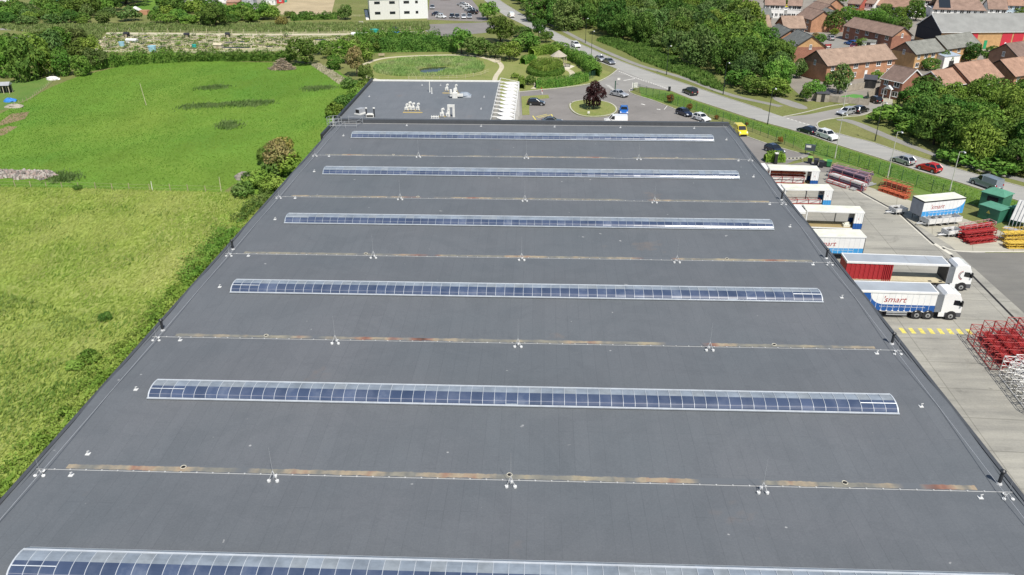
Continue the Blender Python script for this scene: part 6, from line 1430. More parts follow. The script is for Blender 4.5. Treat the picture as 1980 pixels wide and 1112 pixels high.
for k, (x, y) in enumerate(((1047, 177), (1048, 182))):
    p = G(x, y); t_ = thing('bollard', ('red and white bollard at the lawn edge, farther of two', 'red and white bollard at the lawn edge, nearer of two')[k], 'bollard', (p.x, p.y, 0), 0, 'bollards beside the clipped hedge'); MB().cyl((0, 0, 0), .12, .6, 8).build('stem', M_white, t_); MB().cyl((0, 0, .6), .12, .35, 8).build('band', M_redst, t_)
# gazebo with bench table
p = G(1080, 124); t_ = thing('gazebo', 'thatched round garden gazebo on posts by the round hedge', 'gazebo', (p.x, p.y, 0)); n = 8; R_ = 2.1
g = MB(); g.add([(R_ * 1.15 * math.cos(2 * PI * k / n), R_ * 1.15 * math.sin(2 * PI * k / n), 2.3) for k in range(n)] + [(.15 * math.cos(2 * PI * k / n), .15 * math.sin(2 * PI * k / n), 3.8) for k in range(n)], [(k, (k + 1) % n, n + (k + 1) % n, n + k) for k in range(n)] + [tuple(range(n))[::-1], tuple(range(n, 2 * n))]); g.build('roof', flat('pale_thatch', (.38, .34, .27), .9, var=.25, scale=4), t_)
for k in range(n): MB().bar((R_ * math.cos(2 * PI * k / n), R_ * math.sin(2 * PI * k / n), 0), (R_ * math.cos(2 * PI * k / n), R_ * math.sin(2 * PI * k / n), 2.3), .09, 6).build('post', M_ptim, t_)
MB().cyl((0, 0, 0), R_ * 1.1, .08, 8).build('floor', M_gravel, t_)
p = G(1097, 129); t_ = thing('picnic_table', 'dark picnic table on the paving before the gazebo', 'picnic table', (p.x, p.y, .02)); MB().box(-.9, -.35, .72, .9, .35, .78).build('table_top', M_trimb, t_); [MB().box(-.9, y, .42, .9, y + .25, .47).build('bench', M_trimb, t_) for y in (-.85, .6)]
g = MB(); [g.bar((x, -.7, 0), (x, .2, .75), .04) or g.bar((x, .7, 0), (x, -.2, .75), .04) for x in (-.6, .6)]; g.build('leg_frame', M_trimb, t_)
sheet('gazebo_paving', px((1074, 126), (1090, 123), (1112, 128), (1100, 134), (1082, 131)), .02, flat('pale_paving', (.62, .58, .47), .8))
p = G(738, 110); t_ = thing('bench', 'wooden bench by the pond path corner', 'bench', (p.x, p.y, .01), .3); MB().box(-.9, -.25, .42, .9, .25, .48).build('seat', M_tim, t_); MB().box(-.9, .22, .48, .9, .28, .95).build('backrest', M_tim, t_); [MB().box(x, -.22, 0, x + .1, .22, .42).build('leg', M_tim, t_) for x in (-.85, .75)]
p = G(963, 121); t_ = thing('garden_gate', 'small wooden gate at the head of the pond path', 'gate', (p.x, p.y, 0), .4); [MB().box(x, -.06, 0, x + .12, .06, 1.3).build('post', M_ptim, t_) for x in (-.7, .6)]; g = MB(); [g.box(-.58, -.03, z, .6, .03, z + .12) for z in (.2, .55, .9)]; g.build('bars', M_ptim, t_)
# ================================================================== houses of the estate
def tile_mat(name, c, var=.24):
    t = NT(name); f1 = t.noise(.5, 4, .7, obj=True); f2 = t.noise(3, 3, .7, obj=True)
    lo, hi = tuple(v * (1 - var) for v in c), tuple(v * (1 + var) for v in c)
    b = t.mix(.6, t.ramp(f1, [(.3, lo), (.7, hi)]), t.ramp(f2, [(.3, (.75, .75, .75)), (.7, (1.2, 1.2, 1.2))]), 'MULTIPLY')
    w = t.n('ShaderNodeTexWave', bands_direction='Y'); t.l(t.pos(True), w.inputs[0]); w.inputs['Scale'].default_value = 1.6
    t.col(b, .85, spec=.2); t.bump(w.outputs['Fac'], .5, .05); return t.m
def brick_mat(name, c, var=.2):
    t = NT(name); f1 = t.noise(.6, 4, .7, obj=True); f2 = t.noise(8, 3, .8, obj=True)
    lo, hi = tuple(v * (1 - var) for v in c), tuple(v * (1 + var) for v in c)
    t.col(t.mix(.7, t.ramp(f1, [(.3, lo), (.7, hi)]), t.ramp(f2, [(.3, (.7, .7, .7)), (.7, (1.25, 1.22, 1.2))]), 'MULTIPLY'), .9, spec=.15); return t.m
R_brown = tile_mat('brown_roof_tile', (.27, .185, .145)); R_tan = tile_mat('tan_roof_tile', (.31, .22, .165)); R_grey = tile_mat('grey_roof_tile', (.21, .21, .185)); R_or = tile_mat('orange_roof_tile', (.34, .21, .15)); R_dgrey = tile_mat('slate_roof_tile', (.165, .17, .16)); R_dk = tile_mat('dark_brown_roof_tile', (.20, .14, .115))
B_or = brick_mat('orange_brick', (.42, .225, .135)); B_red = brick_mat('red_brick', (.30, .145, .10)); B_yel = brick_mat('yellow_brick', (.50, .31, .15)); B_brn = brick_mat('brown_brick', (.26, .155, .105)); B_wht = flat('white_render', (.76, .75, .72), .8)
M_wframe = flat('white_window_frame', (.78, .78, .76), .5); M_pane = NT('window_pane'); M_pane.col((.02, .025, .03), .08, spec=.8); M_pane = M_pane.m
M_gut = flat('dark_gutter', (.03, .028, .027), .6)
def window(par, cx, y, z, w, h, axis='x', out=-1):
    f = MB(); g = MB(); t = .1; d = .05
    def bx(mb, a0, z0, a1, z1, p0, p1):
        if axis == 'x': mb.box(a0, min(p0, p1), z0, a1, max(p0, p1), z1)
        else: mb.box(min(p0, p1), a0, z0, max(p0, p1), a1, z1)
    p1 = y + out * d
    bx(f, cx - w / 2, z, cx + w / 2, z + t, y, p1); bx(f, cx - w / 2, z + h - t, cx + w / 2, z + h, y, p1)
    for q in (cx - w / 2, cx - t / 2, cx + w / 2 - t): bx(f, q, z + t, q + t, z + h - t, y, p1)
    bx(f, cx - w / 2 - .08, z - .08, cx + w / 2 + .08, z - .002, y, y + out * .12)
    o = f.build('window', M_wframe, par); bx(g, cx - w / 2 + t, z + t, cx + w / 2 - t, z + h - t, y + out * .004, y + out * .024); g.build('pane', M_pane, o)
def house(A, B, C, label, roofm, wallm, he=4.3, rise=None, depth=None, cols=3, gable='none', door=None, floors=2, chimney=None, gablem=None, hip=0.0, solar=False, barge=M_gut, porch=False, name='house', win=True, at='A'):
    a, b = G(*A, he), G(*B, he); u = b - a; L = u.length; rz = math.atan2(u.y, u.x)
    D = depth or (G(*C, he) - (a if at == 'A' else b)).length; rise = rise or D * .33
    t_ = thing(name, label, 'house' if name == 'house' else 'building', (a.x, a.y, 0), rz)
    wl = MB(); wl.box(0, 0, -.2, L, D, he - .02); wl.build('wall', wallm, t_)
    if not hip:
        for x0, x1, nm in ((0, .2, 'gable'), (L - .2, L, 'gable')):
            g = MB(); g.add([(x, y, z) for x in (x0, x1) for y, z in ((.0, he - .019), (D, he - .019), (D / 2, he + rise - .12))], [(0, 1, 2), (5, 4, 3), (0, 3, 4, 1), (1, 4, 5, 2), (2, 5, 3, 0)]); g.build(nm, gablem or wallm, t_)
    o = .35; k = rise / (D / 2); r_ = MB(); th = .13; z0 = he - o * k
    e0, e1 = -.3, L + .3; h0, h1 = (e0 + hip, e1 - hip)
    pts = [(e0, -o, z0), (e1, -o, z0), (e1, D + o, z0), (e0, D + o, z0), (h0, D / 2, he + rise), (h1, D / 2, he + rise)]
    up = [(x, y, z + th) for x, y, z in pts]
    r_.add(pts + up, [(0, 4, 5, 1), (2, 5, 4, 3), (6, 7, 11, 10), (8, 9, 10, 11), (0, 1, 7, 6), (2, 3, 9, 8), (1, 5, 11, 7), (5, 2, 8, 11), (0, 6, 10, 4), (4, 10, 9, 3)])
    ro = r_.build('roof', roofm, t_, normals=False)
    rg = MB(); rg.bar((h0, D / 2, he + rise + th), (h1, D / 2, he + rise + th), .09, 6); rg.build('ridge', roofm, ro)
    if chimney: MB().box(L * chimney - .4, D / 2 - .3, he, L * chimney + .4, D / 2 + .3, he + rise + .9).build('chimney', wallm, ro)
    if solar: MB().hexa([(L * .12, .4, he + .4 * k + .15), (L * .34, .4, he + .4 * k + .15), (L * .34, D / 2 - .4, he + (D / 2 - .4) * k + .15), (L * .12, D / 2 - .4, he + (D / 2 - .4) * k + .15), (L * .12, .35, he + .4 * k + .22), (L * .34, .35, he + .4 * k + .22), (L * .34, D / 2 - .45, he + (D / 2 - .4) * k + .22), (L * .12, D / 2 - .45, he + (D / 2 - .4) * k + .22)]).build('solar_panel', M_pane, ro)
    g = MB(); g.bar((e0, -o - .04, z0 + .03), (e1, -o - .04, z0 + .03), .07, 5); g.bar((e0, D + o + .04, z0 + .03), (e1, D + o + .04, z0 + .03), .07, 5); g.build('gutter', barge, t_)
    if not hip:
        for x in (e0 - .02, e1 - .03):
            for s in (0, 1):
                y0 = -o if s == 0 else D + o
                MB().hexa([(x, y0, z0 - .12), (x + .05, y0, z0 - .12), (x + .05, D / 2, he + rise - .12), (x, D / 2, he + rise - .12), (x, y0, z0 + th + .02), (x + .05, y0, z0 + th + .02), (x + .05, D / 2, he + rise + th + .02), (x, D / 2, he + rise + th + .02)]).build('bargeboard', barge, t_)
    if win:
        for fl in range(floors):
            z = he - 1.35 if fl == 0 else .75
            for c in range(cols):
                cx = L * (c + .5) / cols
                if fl == 1 and door == c: 
                    dd = MB().box(cx - .45, -.05, 0, cx + .45, -.002, 2.0).build('door', M_wframe, t_); MB().box(cx + .3, -.1, .95, cx + .38, -.052, 1.05).build('handle', M_gut, dd); continue
                window(t_, cx, 0, z - .1, 1.5 if (c + fl) % 3 else 1.1, 1.2)
    if porch: MB().add([(L * .5 - 1.1, -1.0, 2.3), (L * .5 + 1.1, -1.0, 2.3), (L * .5, -1.0, 3.1), (L * .5 - 1.1, 0, 2.3), (L * .5 + 1.1, 0, 2.3), (L * .5, 0, 3.1)], [(0, 1, 2), (5, 4, 3), (0, 3, 4, 1), (1, 4, 5, 2), (2, 5, 3, 0)]).box(L * .5 - 1.0, -.95, 0, L * .5 - .85, -.8, 2.3).box(L * .5 + .85, -.95, 0, L * .5 + 1.0, -.8, 2.3).build('porch', M_wframe, t_)
    if gable in ('left', 'both'): window(t_, D / 2, 0, he - .6, .75, 1.25, 'y', -1)
    if gable in ('right', 'both'): window(t_, D / 2, L, he - .6, .75, 1.25, 'y', 1)
    return t_
house((1600, 126.5), (1732, 113), (1566, 114), 'long orange brick terrace with tan roof and shaded brown gable end above the panel fence', R_tan, B_or, cols=6, gable='left', door=3, gablem=B_brn)  # gable browner than the walls: its shade is painted in
house((1632.6, 49), (1726, 70), (1757, 66.7), 'brown-roofed brick terrace whose dormered front faces the estate road', R_brown, B_red, cols=5, gable='right', door=2, at='B', gablem=B_or)  # sunlit gable painted in lighter brick than the shaded front
house((1771, 104.5), (1826, 97.5), (1730, 95.5), 'grey-roofed yellow brick house with a white window high in its shaded gable', R_grey, B_yel, cols=4, gable='left', gablem=B_brn)  # brown gable colour stands in for its shade
house((1831, 94.5), (1896, 85.5), (1795, 88), 'stepped grey-roofed yellow brick house behind the drooping tree', R_grey, B_yel, cols=4, depth=8.2)
house((1705, 150), (1746, 159), (1766, 136), 'brown-roofed red brick house with arched white porch at the end of the side road', R_dk, B_red, cols=2, depth=7.5, porch=True, barge=M_wframe)
house((1875.5, 158), (1939, 147.7), (1836, 147), 'wide orange-tiled brick house with three dark roof vents', R_or, B_or, cols=4, depth=9.5, barge=M_gut)
house((1827, 167), (1868, 160), (1820, 150), 'lower orange-tiled brick wing with white windows behind the wood', R_or, B_red, cols=3, depth=8, he=3.9, barge=M_wframe)
house((1962.6, 147), (2010, 140), (1921, 125), 'orange brick house with plain gable at the frame edge', R_or, B_or, cols=3, depth=9)
house((1968, 109), (2012, 103), (1937.6, 104.5), 'brown-roofed house with small white gable window at the frame edge', R_dk, B_brn, cols=3, depth=8, gable='left')
house((1478, 63.6), (1501.5, 75.8), (1544, 76), 'slate-roofed brick house, farther of two turned away from the sun', R_dgrey, B_red, cols=3, depth=8, at='B', gablem=B_or)  # orange gable paints sunlight, red walls paint the shaded front
house((1510.6, 78), (1537, 91), (1582.6, 91.7), 'slate-roofed brick house with sunlit yellow gable and one tall white window', R_dgrey, B_red, cols=3, depth=9, gable='right', at='B', gablem=B_yel)  # yellow of the gable is sunlight put into the brick colour
house((1451.5, 52), (1491, 52), (1440, 40), 'tan-roofed brick terrace end beside the wood', R_tan, B_or, cols=4, depth=9)
house((1516.7, 54), (1557.6, 54), (1504, 42), 'tan-roofed brick terrace beside the dark chimney gap', R_tan, B_or, cols=4, depth=9)
house((1574, 29.5), (1592, 37), (1612, 27), 'grey-roofed house with shaded front and sunlit yellow gable at the estate bend', R_grey, B_red, cols=2, depth=7.5, at='B', gablem=B_yel)  # front and gable bricks differ to paint shade and sunlight
house((1455, 33), (1492, 33), (1450, 25), 'small dark-roofed house behind the tan terrace', R_dgrey, B_or, cols=2, depth=7)
house((1541, 30), (1570, 38), (1580, 25), 'stepped brown-roofed house, nearest of three in a row', R_brown, B_or, cols=2, depth=8)
house((1556, 18), (1584, 25), (1600, 12), 'stepped brown-roofed house, middle of three in a row', R_brown, B_or, cols=2, depth=8)
house((1572, 8), (1598, 13), (1612, 2), 'stepped tan-roofed house, farthest of three in a row', R_tan, B_or, cols=2, depth=8)
house((1404, 18), (1448, 22), (1410, 4), 'brown-roofed house showing over the crowns of the wood', R_brown, B_or, cols=3, depth=9)
house((1480, 9), (1518, 10), (1480, 2), 'white rendered house facing the far cul-de-sac', R_brown, B_wht, cols=4, depth=8, he=4.8)
house((1524, 10), (1550, 11), (1524, 3), 'white rendered house behind the conical trees', R_brown, B_wht, cols=3, depth=8, he=4.8)
house((1680, 7.5), (1760, 17), (1690, 0), 'white house with wide hipped red-brown roof at the top of the estate', R_or, B_wht, cols=6, depth=10, hip=3.5, he=3.6)
house((1804, 17), (1906, 20), (1812, 2), 'long white bungalow with brown roof and a solar panel', R_brown, B_wht, cols=8, depth=11, hip=2.5, he=3.2, floors=1, solar=True)
house((1912, 17), (1948, 18), (1916, 6), 'brown-roofed bungalow beside the pale blue gable', R_brown, B_wht, cols=3, depth=9, he=3.2, floors=1)
house((1950, 10), (1985, 11), (1956, 2), 'pale blue gabled house at the top corner', R_or, flat('pale_blue_render', (.42, .52, .60), .8), cols=3, depth=8)
house((1640, 6), (1664, 8), (1640, -4), 'red painted house at the top of the estate', R_brown, flat('red_render', (.42, .1, .07), .8), cols=2, depth=8)
house((1668, 5), (1690, 7), (1668, -5), 'white-walled house beside the red painted house', R_brown, B_wht, cols=2, depth=8)
house((1745, -1), (1800, 1), (1750, -12), 'white house at the very top edge behind the bungalow', R_tan, B_wht, cols=5, depth=9)
house((1825, -3), (1880, -1), (1830, -12), 'pale house at the very top edge above the bungalow', R_tan, B_wht, cols=5, depth=9)
house((1022, 8), (1044, 11), (1030, -2), 'red brick house by the bend of the main road', R_or, B_or, cols=2, depth=8, he=5)
# long garage shed with red doors
sh = house((1822, 62), (2000, 60.4), (1772, 52), 'long shed with grey roof, black end wall and red garage doors', flat('grey_sheet_roof', (.24, .24, .225), .7, var=.15, scale=.3), B_yel, he=5.2, depth=15, rise=4.2, win=False, barge=M_wframe, gablem=flat('black_boarding', (.018, .02, .03), .8), name='garage_shed')
Ls = (G(2000, 60.4, 5.2) - G(1822, 62, 5.2)).length
MB().box(-.06, .2, 1.6, -.005, 14.8, 5.2).build('end_boarding', MATS['black_boarding'], sh)
M_rdoor = flat('red_garage_door', (.50, .03, .05), .5, var=.06)
def fx(px_): return (G(px_, 62 - (px_ - 1822) * .009, 5.2) - G(1822, 62, 5.2)).length
for a_, b_ in ((1849, 1893), (1940, 1959.5), (1962.5, 1982), (1985, 2000)):
    d_ = MB().box(fx(a_), -.08, .1, fx(b_), -.003, 4.7).build('garage_door', M_rdoor, sh); c_ = (fx(a_) + fx(b_)) / 2; MB().bar((c_, -.10, 1.7), (c_, -.082, 1.7), .3, 10).build('roundel', M_wframe, d_)
MB().box(fx(1908), -.08, .1, fx(1914), -.003, 2.6).build('door', flat('green_door', (.02, .30, .12), .5), sh)
for k in range(4): MB().box(fx(1826 + k * 5.2), -.07, 4.75, fx(1830 + k * 5.2), -.003, 5.0).build('high_window', M_pane, sh)
# white lean-to, conservatory, porches, small garden sheds
def lean(A, B, D, h0, h1, label, m, rm, name='lean_to', glass=False):
    a, b = G(*A), G(*B); L = (b - a).length; t_ = thing(name, label, 'shed', (a.x, a.y, 0), math.atan2(b.y - a.y, b.x - a.x))
    MB().hexa([(0, 0, 0), (L, 0, 0), (L, D, 0), (0, D, 0), (0, 0, h0), (L, 0, h0), (L, D, h1), (0, D, h1)]).build('wall', m, t_)
    MB().hexa([(-.15, -.15, h0), (L + .15, -.15, h0), (L + .15, D + .15, h1), (-.15, D + .15, h1), (-.15, -.15, h0 + .1), (L + .15, -.15, h0 + .1), (L + .15, D + .15, h1 + .1), (-.15, D + .15, h1 + .1)]).build('roof', rm, t_)
    n = max(2, int(L / 1.1))
    for k in range(n): window(t_, L * (k + .5) / n, 0, .7, L / n * .8, h0 - 1.0) if glass else None
    if not glass: MB().box(L * .35, -.04, 0, L * .65, -.002, min(1.95, h0 - .1)).build('door', M_gut, t_)
    return t_
lean((1512, 112), (1534, 112), 4, 2.3, 2.8, 'white-walled lean-to with grey roof below the yellow gable', B_wht, R_dgrey, glass=True)
lean((1492, 104), (1508, 110), 3.2, 2.2, 2.6, 'white glazed conservatory behind the slate-roofed house', B_wht, M_frost, 'conservatory', True)
lean((1578, 197), (1602, 198), 3, 1.9, 1.9, 'dark low shed behind the wavy panel fence', M_fgrey, flat('dark_felt', (.06, .06, .07), .8), 'garden_shed')
lean((1668, 170), (1692, 172), 3.4, 2.1, 2.6, 'black timber pergola shed beside the porch house', M_trimb, MATS['dark_felt'], 'garden_shed')
lean((1822, 133), (1852, 130), 5, 3.2, 3.8, 'white garden room with pale blue-grey roof behind the orange house', B_wht, flat('blue_grey_roof', (.36, .42, .48), .5), 'garden_room')
lean((1665, 94), (1690, 96), 2, 2.1, 2.5, 'pale porch roof along the brown-roofed terrace front', B_wht, R_grey, 'porch_block')
for (x, y), s, lab in (((1590, 96), 1.2, 'red and white road barrier on the estate road, left of two'), ((1600, 93), 1.1, 'red and white road barrier on the estate road, beyond the other')):
    p = G(x, y); t_ = thing('road_barrier', lab.replace('left of two', 'nearer the brick gable'), 'barrier', (p.x, p.y, 0), .3, 'road barriers on the estate road')
    [MB().box(-1.1, -.05, z, 1.1, .05, z + .25).build('board', M_redst if k else M_white, t_) for k, z in enumerate((.3, .62, .94))]; [MB().box(x_ - .05, -.3, 0, x_ + .05, .3, 1.2).build('leg', M_redst, t_) for x_ in (-1.0, 1.0)]
# ================================================================== white industrial unit at the top
he = 8.2
a, b = G(716, 38.5), G(828, 35.5); u = b - a; L = u.length; rz = math.atan2(u.y, u.x); D = 26
t_ = thing('industrial_unit', 'white two-storey industrial unit with eight small dark windows', 'industrial building', (a.x, a.y, 0), rz)
M_wcl = NT('white_cladding'); w_ = M_wcl.n('ShaderNodeTexWave', bands_direction='X'); M_wcl.l(M_wcl.pos(True), w_.inputs[0]); w_.inputs['Scale'].default_value = 3; M_wcl.col((.74, .74, .72), .5); M_wcl.bump(w_.outputs['Fac'], .3, .03); M_wcl = M_wcl.m
M_wcl2 = flat('off_white_cladding', (.66, .65, .60), .5, var=.03)
hw = he * .93
MB().box(0, 0, 0, L * .51 - .002, D, hw).build('wall', M_wcl2, t_); MB().box(L * .51 + .002, 0, 0, L, D, hw).build('wall', M_wcl, t_)
MB().box(L * .505, -.1, 0, L * .515, -.003, hw).build('downpipe', flat('pale_pipe', (.5, .5, .48), .5), t_)
MB().hexa([(-.5, -.5, hw), (L + .8, -.5, hw), (L + .8, D, hw), (-.5, D, hw), (-.5, -.5, hw + .25), (L + .8, -.5, hw + .25), (L + .8, D, hw + 1.2), (-.5, D, hw + 1.2)]).build('roof', M_wcl, t_)
for fx_ in (.135, .39, .635, .81):
    for z in (1.9, 5.6):
        w2 = 1.05 if fx_ < .7 else .5
        o = MB().box(L * fx_ - w2, -.06, z, L * fx_ + w2, -.004, z + .95).build('window', M_gut, t_); MB().box(L * fx_ - w2 + .1, -.075, z + .1, L * fx_ + w2 - .1, -.062, z + .85).build('pane', M_pane, o)
MB().box(-1.6, -.4, 0, -.4, D, .3).build('plinth', M_white, t_)
# ================================================================== allotments: beds, sheds, water butts, netting
AR = random.Random(12)
M_soilb = paved('dark_bed_soil', (.13, .10, .07), .3, .6, 3); M_blkp = flat('black_plastic_sheet', (.03, .03, .035), .4); M_timb = flat('bed_timber', (.56, .50, .36), .8)
M_veg = [L_light, L_mid, L_bright, L_grey]
spots = []
for x0, x1, y0, y1 in ((196, 292, 68, 96), (306, 412, 69, 97), (434, 480, 69, 95), (496, 560, 69, 92), (640, 690, 70, 80), (742, 812, 66, 82)):
    n = int((x1 - x0) * (y1 - y0) / 26)
    for _ in range(n): spots.append((AR.uniform(x0, x1), AR.uniform(y0, y1)))
bn = 0; ALLOT = []
for (x, y) in spots:
    p = G(x, y); k = AR.random(); L, Wd = AR.uniform(1.8, 5), AR.uniform(1.0, 1.6); rz = AR.choice((0, 0, PI / 2)) + AR.uniform(-.1, .1)
    if any((p.x - q[0]) ** 2 + (p.y - q[1]) ** 2 < 6 for q in ALLOT): continue
    ALLOT.append((p.x, p.y)); bn += 1
    grp = 'raised beds in the allotments'; t_ = thing('raised_bed', 'raised vegetable bed among the allotment plots', 'raised bed', (p.x, p.y, 0.01), rz, grp)
    g = MB(); h = .3; g.box(-L / 2, -Wd / 2, 0, L / 2, -Wd / 2 + .08, h); g.box(-L / 2, Wd / 2 - .08, 0, L / 2, Wd / 2, h); g.box(-L / 2, -Wd / 2 + .08, 0, -L / 2 + .08, Wd / 2 - .08, h); g.box(L / 2 - .08, -Wd / 2 + .08, 0, L / 2, Wd / 2 - .08, h); g.build('edging', M_timb if k > .3 else M_ptim, t_)
    MB().box(-L / 2 + .08, -Wd / 2 + .08, 0, L / 2 - .08, Wd / 2 - .08, h - .08).build('soil', M_soilb if k < .8 else M_blkp, t_)
    if k < .85:
        n = 60; rs = np.random.RandomState(bn); P = np.column_stack([rs.uniform(-L / 2 + .2, L / 2 - .2, n), rs.uniform(-Wd / 2 + .15, Wd / 2 - .15, n), rs.uniform(h, h + AR.uniform(.2, .9), n)])
        me = leaf_mesh('crop', P, np.tile([0, 0, 1.0], (n, 1)), .22, rs, .8); me.materials.append(AR.choice(M_veg)); o = bpy.data.objects.new('crop', me); COL.objects.link(o); o.parent = t_
def small_shed(x, y, w, d, h, m, rm, label):
    p = G(x, y); t_ = thing('allotment_shed', label, 'shed', (p.x, p.y, 0), AR.uniform(-.2, .2)); MB().box(-w / 2, -d / 2, 0, w / 2, d / 2, h).build('wall', m, t_)
    MB().add([(-w / 2 - .15, -d / 2 - .2, h), (w / 2 + .15, -d / 2 - .2, h), (w / 2 + .15, d / 2 + .2, h), (-w / 2 - .15, d / 2 + .2, h), (-w / 2 - .15, 0, h + .55), (w / 2 + .15, 0, h + .55)], [(0, 1, 5, 4), (2, 3, 4, 5), (1, 2, 5), (3, 0, 4), (3, 2, 1, 0)]).build('roof', rm, t_); MB().box(-.4, -d / 2 - .04, 0, .4, -d / 2 - .002, h - .15).build('door', M_tim, t_)
M_blueb = flat('pale_blue_plastic', (.30, .52, .62), .5); M_teal = flat('teal_plastic', (.03, .36, .29), .5); M_bluet = flat('blue_tarpaulin', (.04, .20, .55), .5)
small_shed(256, 83, 3.4, 1.6, .9, M_prof, M_prof, 'white cold frame box in the first allotment')
small_shed(362, 73, 1.5, 1.2, 1.1, M_blkp, M_blkp, 'black shed at the top edge of the second allotment'); small_shed(246, 72, 1.5, 1.3, 1.2, M_trimb, M_blkp, 'black shed at the top edge of the first allotment'); small_shed(441, 73, 1.2, 1.1, 1.2, M_trimb, M_blkp, 'narrow dark shed beside the wide cross path')
small_shed(698, 71, 6, 1.8, .9, M_prof, M_prof, 'long white cloche on the plots beside the pond hedge'); small_shed(766, 74, 2, 1.6, 1.7, M_blueb, M_bluet, 'blue-roofed shed at the far allotment end'); small_shed(423, 94, 2.6, 1.5, 1.2, M_ptim, M_ptim, 'pale timber box at the foot of the wide cross path'); small_shed(765, 66, 1.6, 1.3, 1.9, M_trimb, M_blkp, 'dark shed at the far allotment end')
def butt(x, y, r, h, m, label):
    p = G(x, y); t_ = thing('water_butt', label, 'water butt', (p.x, p.y, 0)); MB().cyl((0, 0, 0), r * .85, h, 12, r2=r).build('tub', m, t_); MB().cyl((0, 0, h), r * 1.04, .08, 12).build('lid', m, t_)
butt(295, 99, 1.2, 1.5, M_blueb, 'pale blue water tank at the foot of the first cross path'); butt(236, 89, .9, 1.2, M_blueb, 'pale blue water butt in the first allotment'); butt(725, 69, 1.5, 2.0, M_teal, 'teal water tank beside the allotment path'); butt(376, 93, .7, 1.0, M_teal, 'small green water butt in the second allotment')
for x0, x1, y, m, lab in ((430, 484, 94, M_blkp, 'long black covered bed at the hedge side of the third allotment'), (434, 450, 85, M_blkp, 'black covered bed on the left of the third allotment'), (464, 482, 83, M_blkp, 'black covered bed beside the narrow cross path'), (515, 528, 92, M_trimb, 'dark pallet stack in the fourth allotment'), (608, 630, 79, M_trimb, 'dark timber pile beside the conical tree')):
    a, b = G(x0, y), G(x1, y); t_ = thing('covered_bed', lab, 'covered bed', (a.x, a.y, 0.01), 0); MB().box(0, -.9, 0, (b - a).length, .9, .3).build('edging', M_timb, t_); MB().box(.1, -.8, .3, (b - a).length - .1, .8, .38).build('sheet', m, t_)
# ================================================================== meadow corner: shed, tarpaulin, brush pile, rubble
p = G(11, 180); t_ = thing('field_shelter', 'small open field shelter with pale roof at the meadow edge', 'shelter', (p.x, p.y, 0), .2)
g = MB(); [g.box(x - .06, y - .06, 0, x + .06, y + .06, 2.0) for x in (-1.3, 0, 1.3) for y in (-.9, .9)]; g.build('posts', M_ptim, t_); MB().box(-1.4, .86, 0, 1.4, .96, 2.0).build('back_wall', M_trimb, t_)
MB().add([(-1.6, -1.2, 2.0), (1.6, -1.2, 2.0), (1.6, 1.2, 2.0), (-1.6, 1.2, 2.0), (-1.6, 0, 2.7), (1.6, 0, 2.7)], [(0, 1, 5, 4), (2, 3, 4, 5), (1, 2, 5), (3, 0, 4), (3, 2, 1, 0)]).build('roof', M_steel, t_)
def lump(name, cat, label, base, rx, ry, h, m, seed, n=9, kind=None):
    rs = random.Random(seed); g = MB(); R_, K_ = 5, 14; v = []
    for i in range(R_ + 1):
        for k in range(K_):
            a_ = 2 * PI * k / K_; q = i / R_; w_ = 1 + rs.uniform(-.16, .16); v.append((rx * math.cos(a_) * math.cos(q * PI / 2) * w_, ry * math.sin(a_) * math.cos(q * PI / 2) * w_, h * math.sin(q * PI / 2) * (1 + rs.uniform(-.2, .15)) - .05 * (i == 0)))
    g.add(v, [(i * K_ + k, i * K_ + (k + 1) % K_, (i + 1) * K_ + (k + 1) % K_, (i + 1) * K_ + k) for i in range(R_) for k in range(K_)] + [tuple(R_ * K_ + k for k in range(K_))])
    o = g.build(name, m, smooth=False); o.location = base; return tag(o, label, cat, None, kind)
lump('tarpaulin', 'tarpaulin', 'blue tarpaulin over a heap at the meadow edge', G(20, 196), 1.5, 1.1, .8, M_bluet, 3)
lump('log_heap', 'heap', 'grey heap beside the blue tarpaulin', G(28, 207), 2.2, 1.2, .7, M_fgrey, 4); lump('scrap_heap', 'heap', 'pale junk heap at the top of the garden fence', G(102, 154), 1.8, 1.0, .8, M_prof, 5)
lump('boulder', 'boulder', 'grey boulder beside the bushes at the meadow fence end', G(472, 345), 1.6, 1.1, 1.1, flat('grey_stone', (.26, .23, .2), .9, var=.3), 6)
# brush pile: a heap of sticks, one object nobody could count
g = MB(); rs = random.Random(8)
for k in range(420):
    a_ = rs.uniform(0, 2 * PI); rr = rs.random() ** .6; x, y = 2.9 * rr * math.cos(a_), 1.7 * rr * math.sin(a_); z = 3.1 * (1 - rr) * rs.uniform(.3, 1) + .1; t2 = rs.uniform(0, 2 * PI); l = rs.uniform(.5, 1.6)
    g.bar((x - math.cos(t2) * l, y - math.sin(t2) * l * .7, max(.03, z - .4 * rs.random())), (x + math.cos(t2) * l, y + math.sin(t2) * l * .7, z + .5 * rs.random()), rs.uniform(.03, .09), 4, mi=rs.randrange(2))
o = g.build('brush_pile', [flat('dry_branch', (.32, .25, .17), .9, var=.3), flat('grey_branch', (.20, .16, .12), .9, var=.3)], normals=False); o.location = G(547, 134); tag(o, 'large pile of cut branches at the top of the meadow', 'brush pile', None, 'stuff')
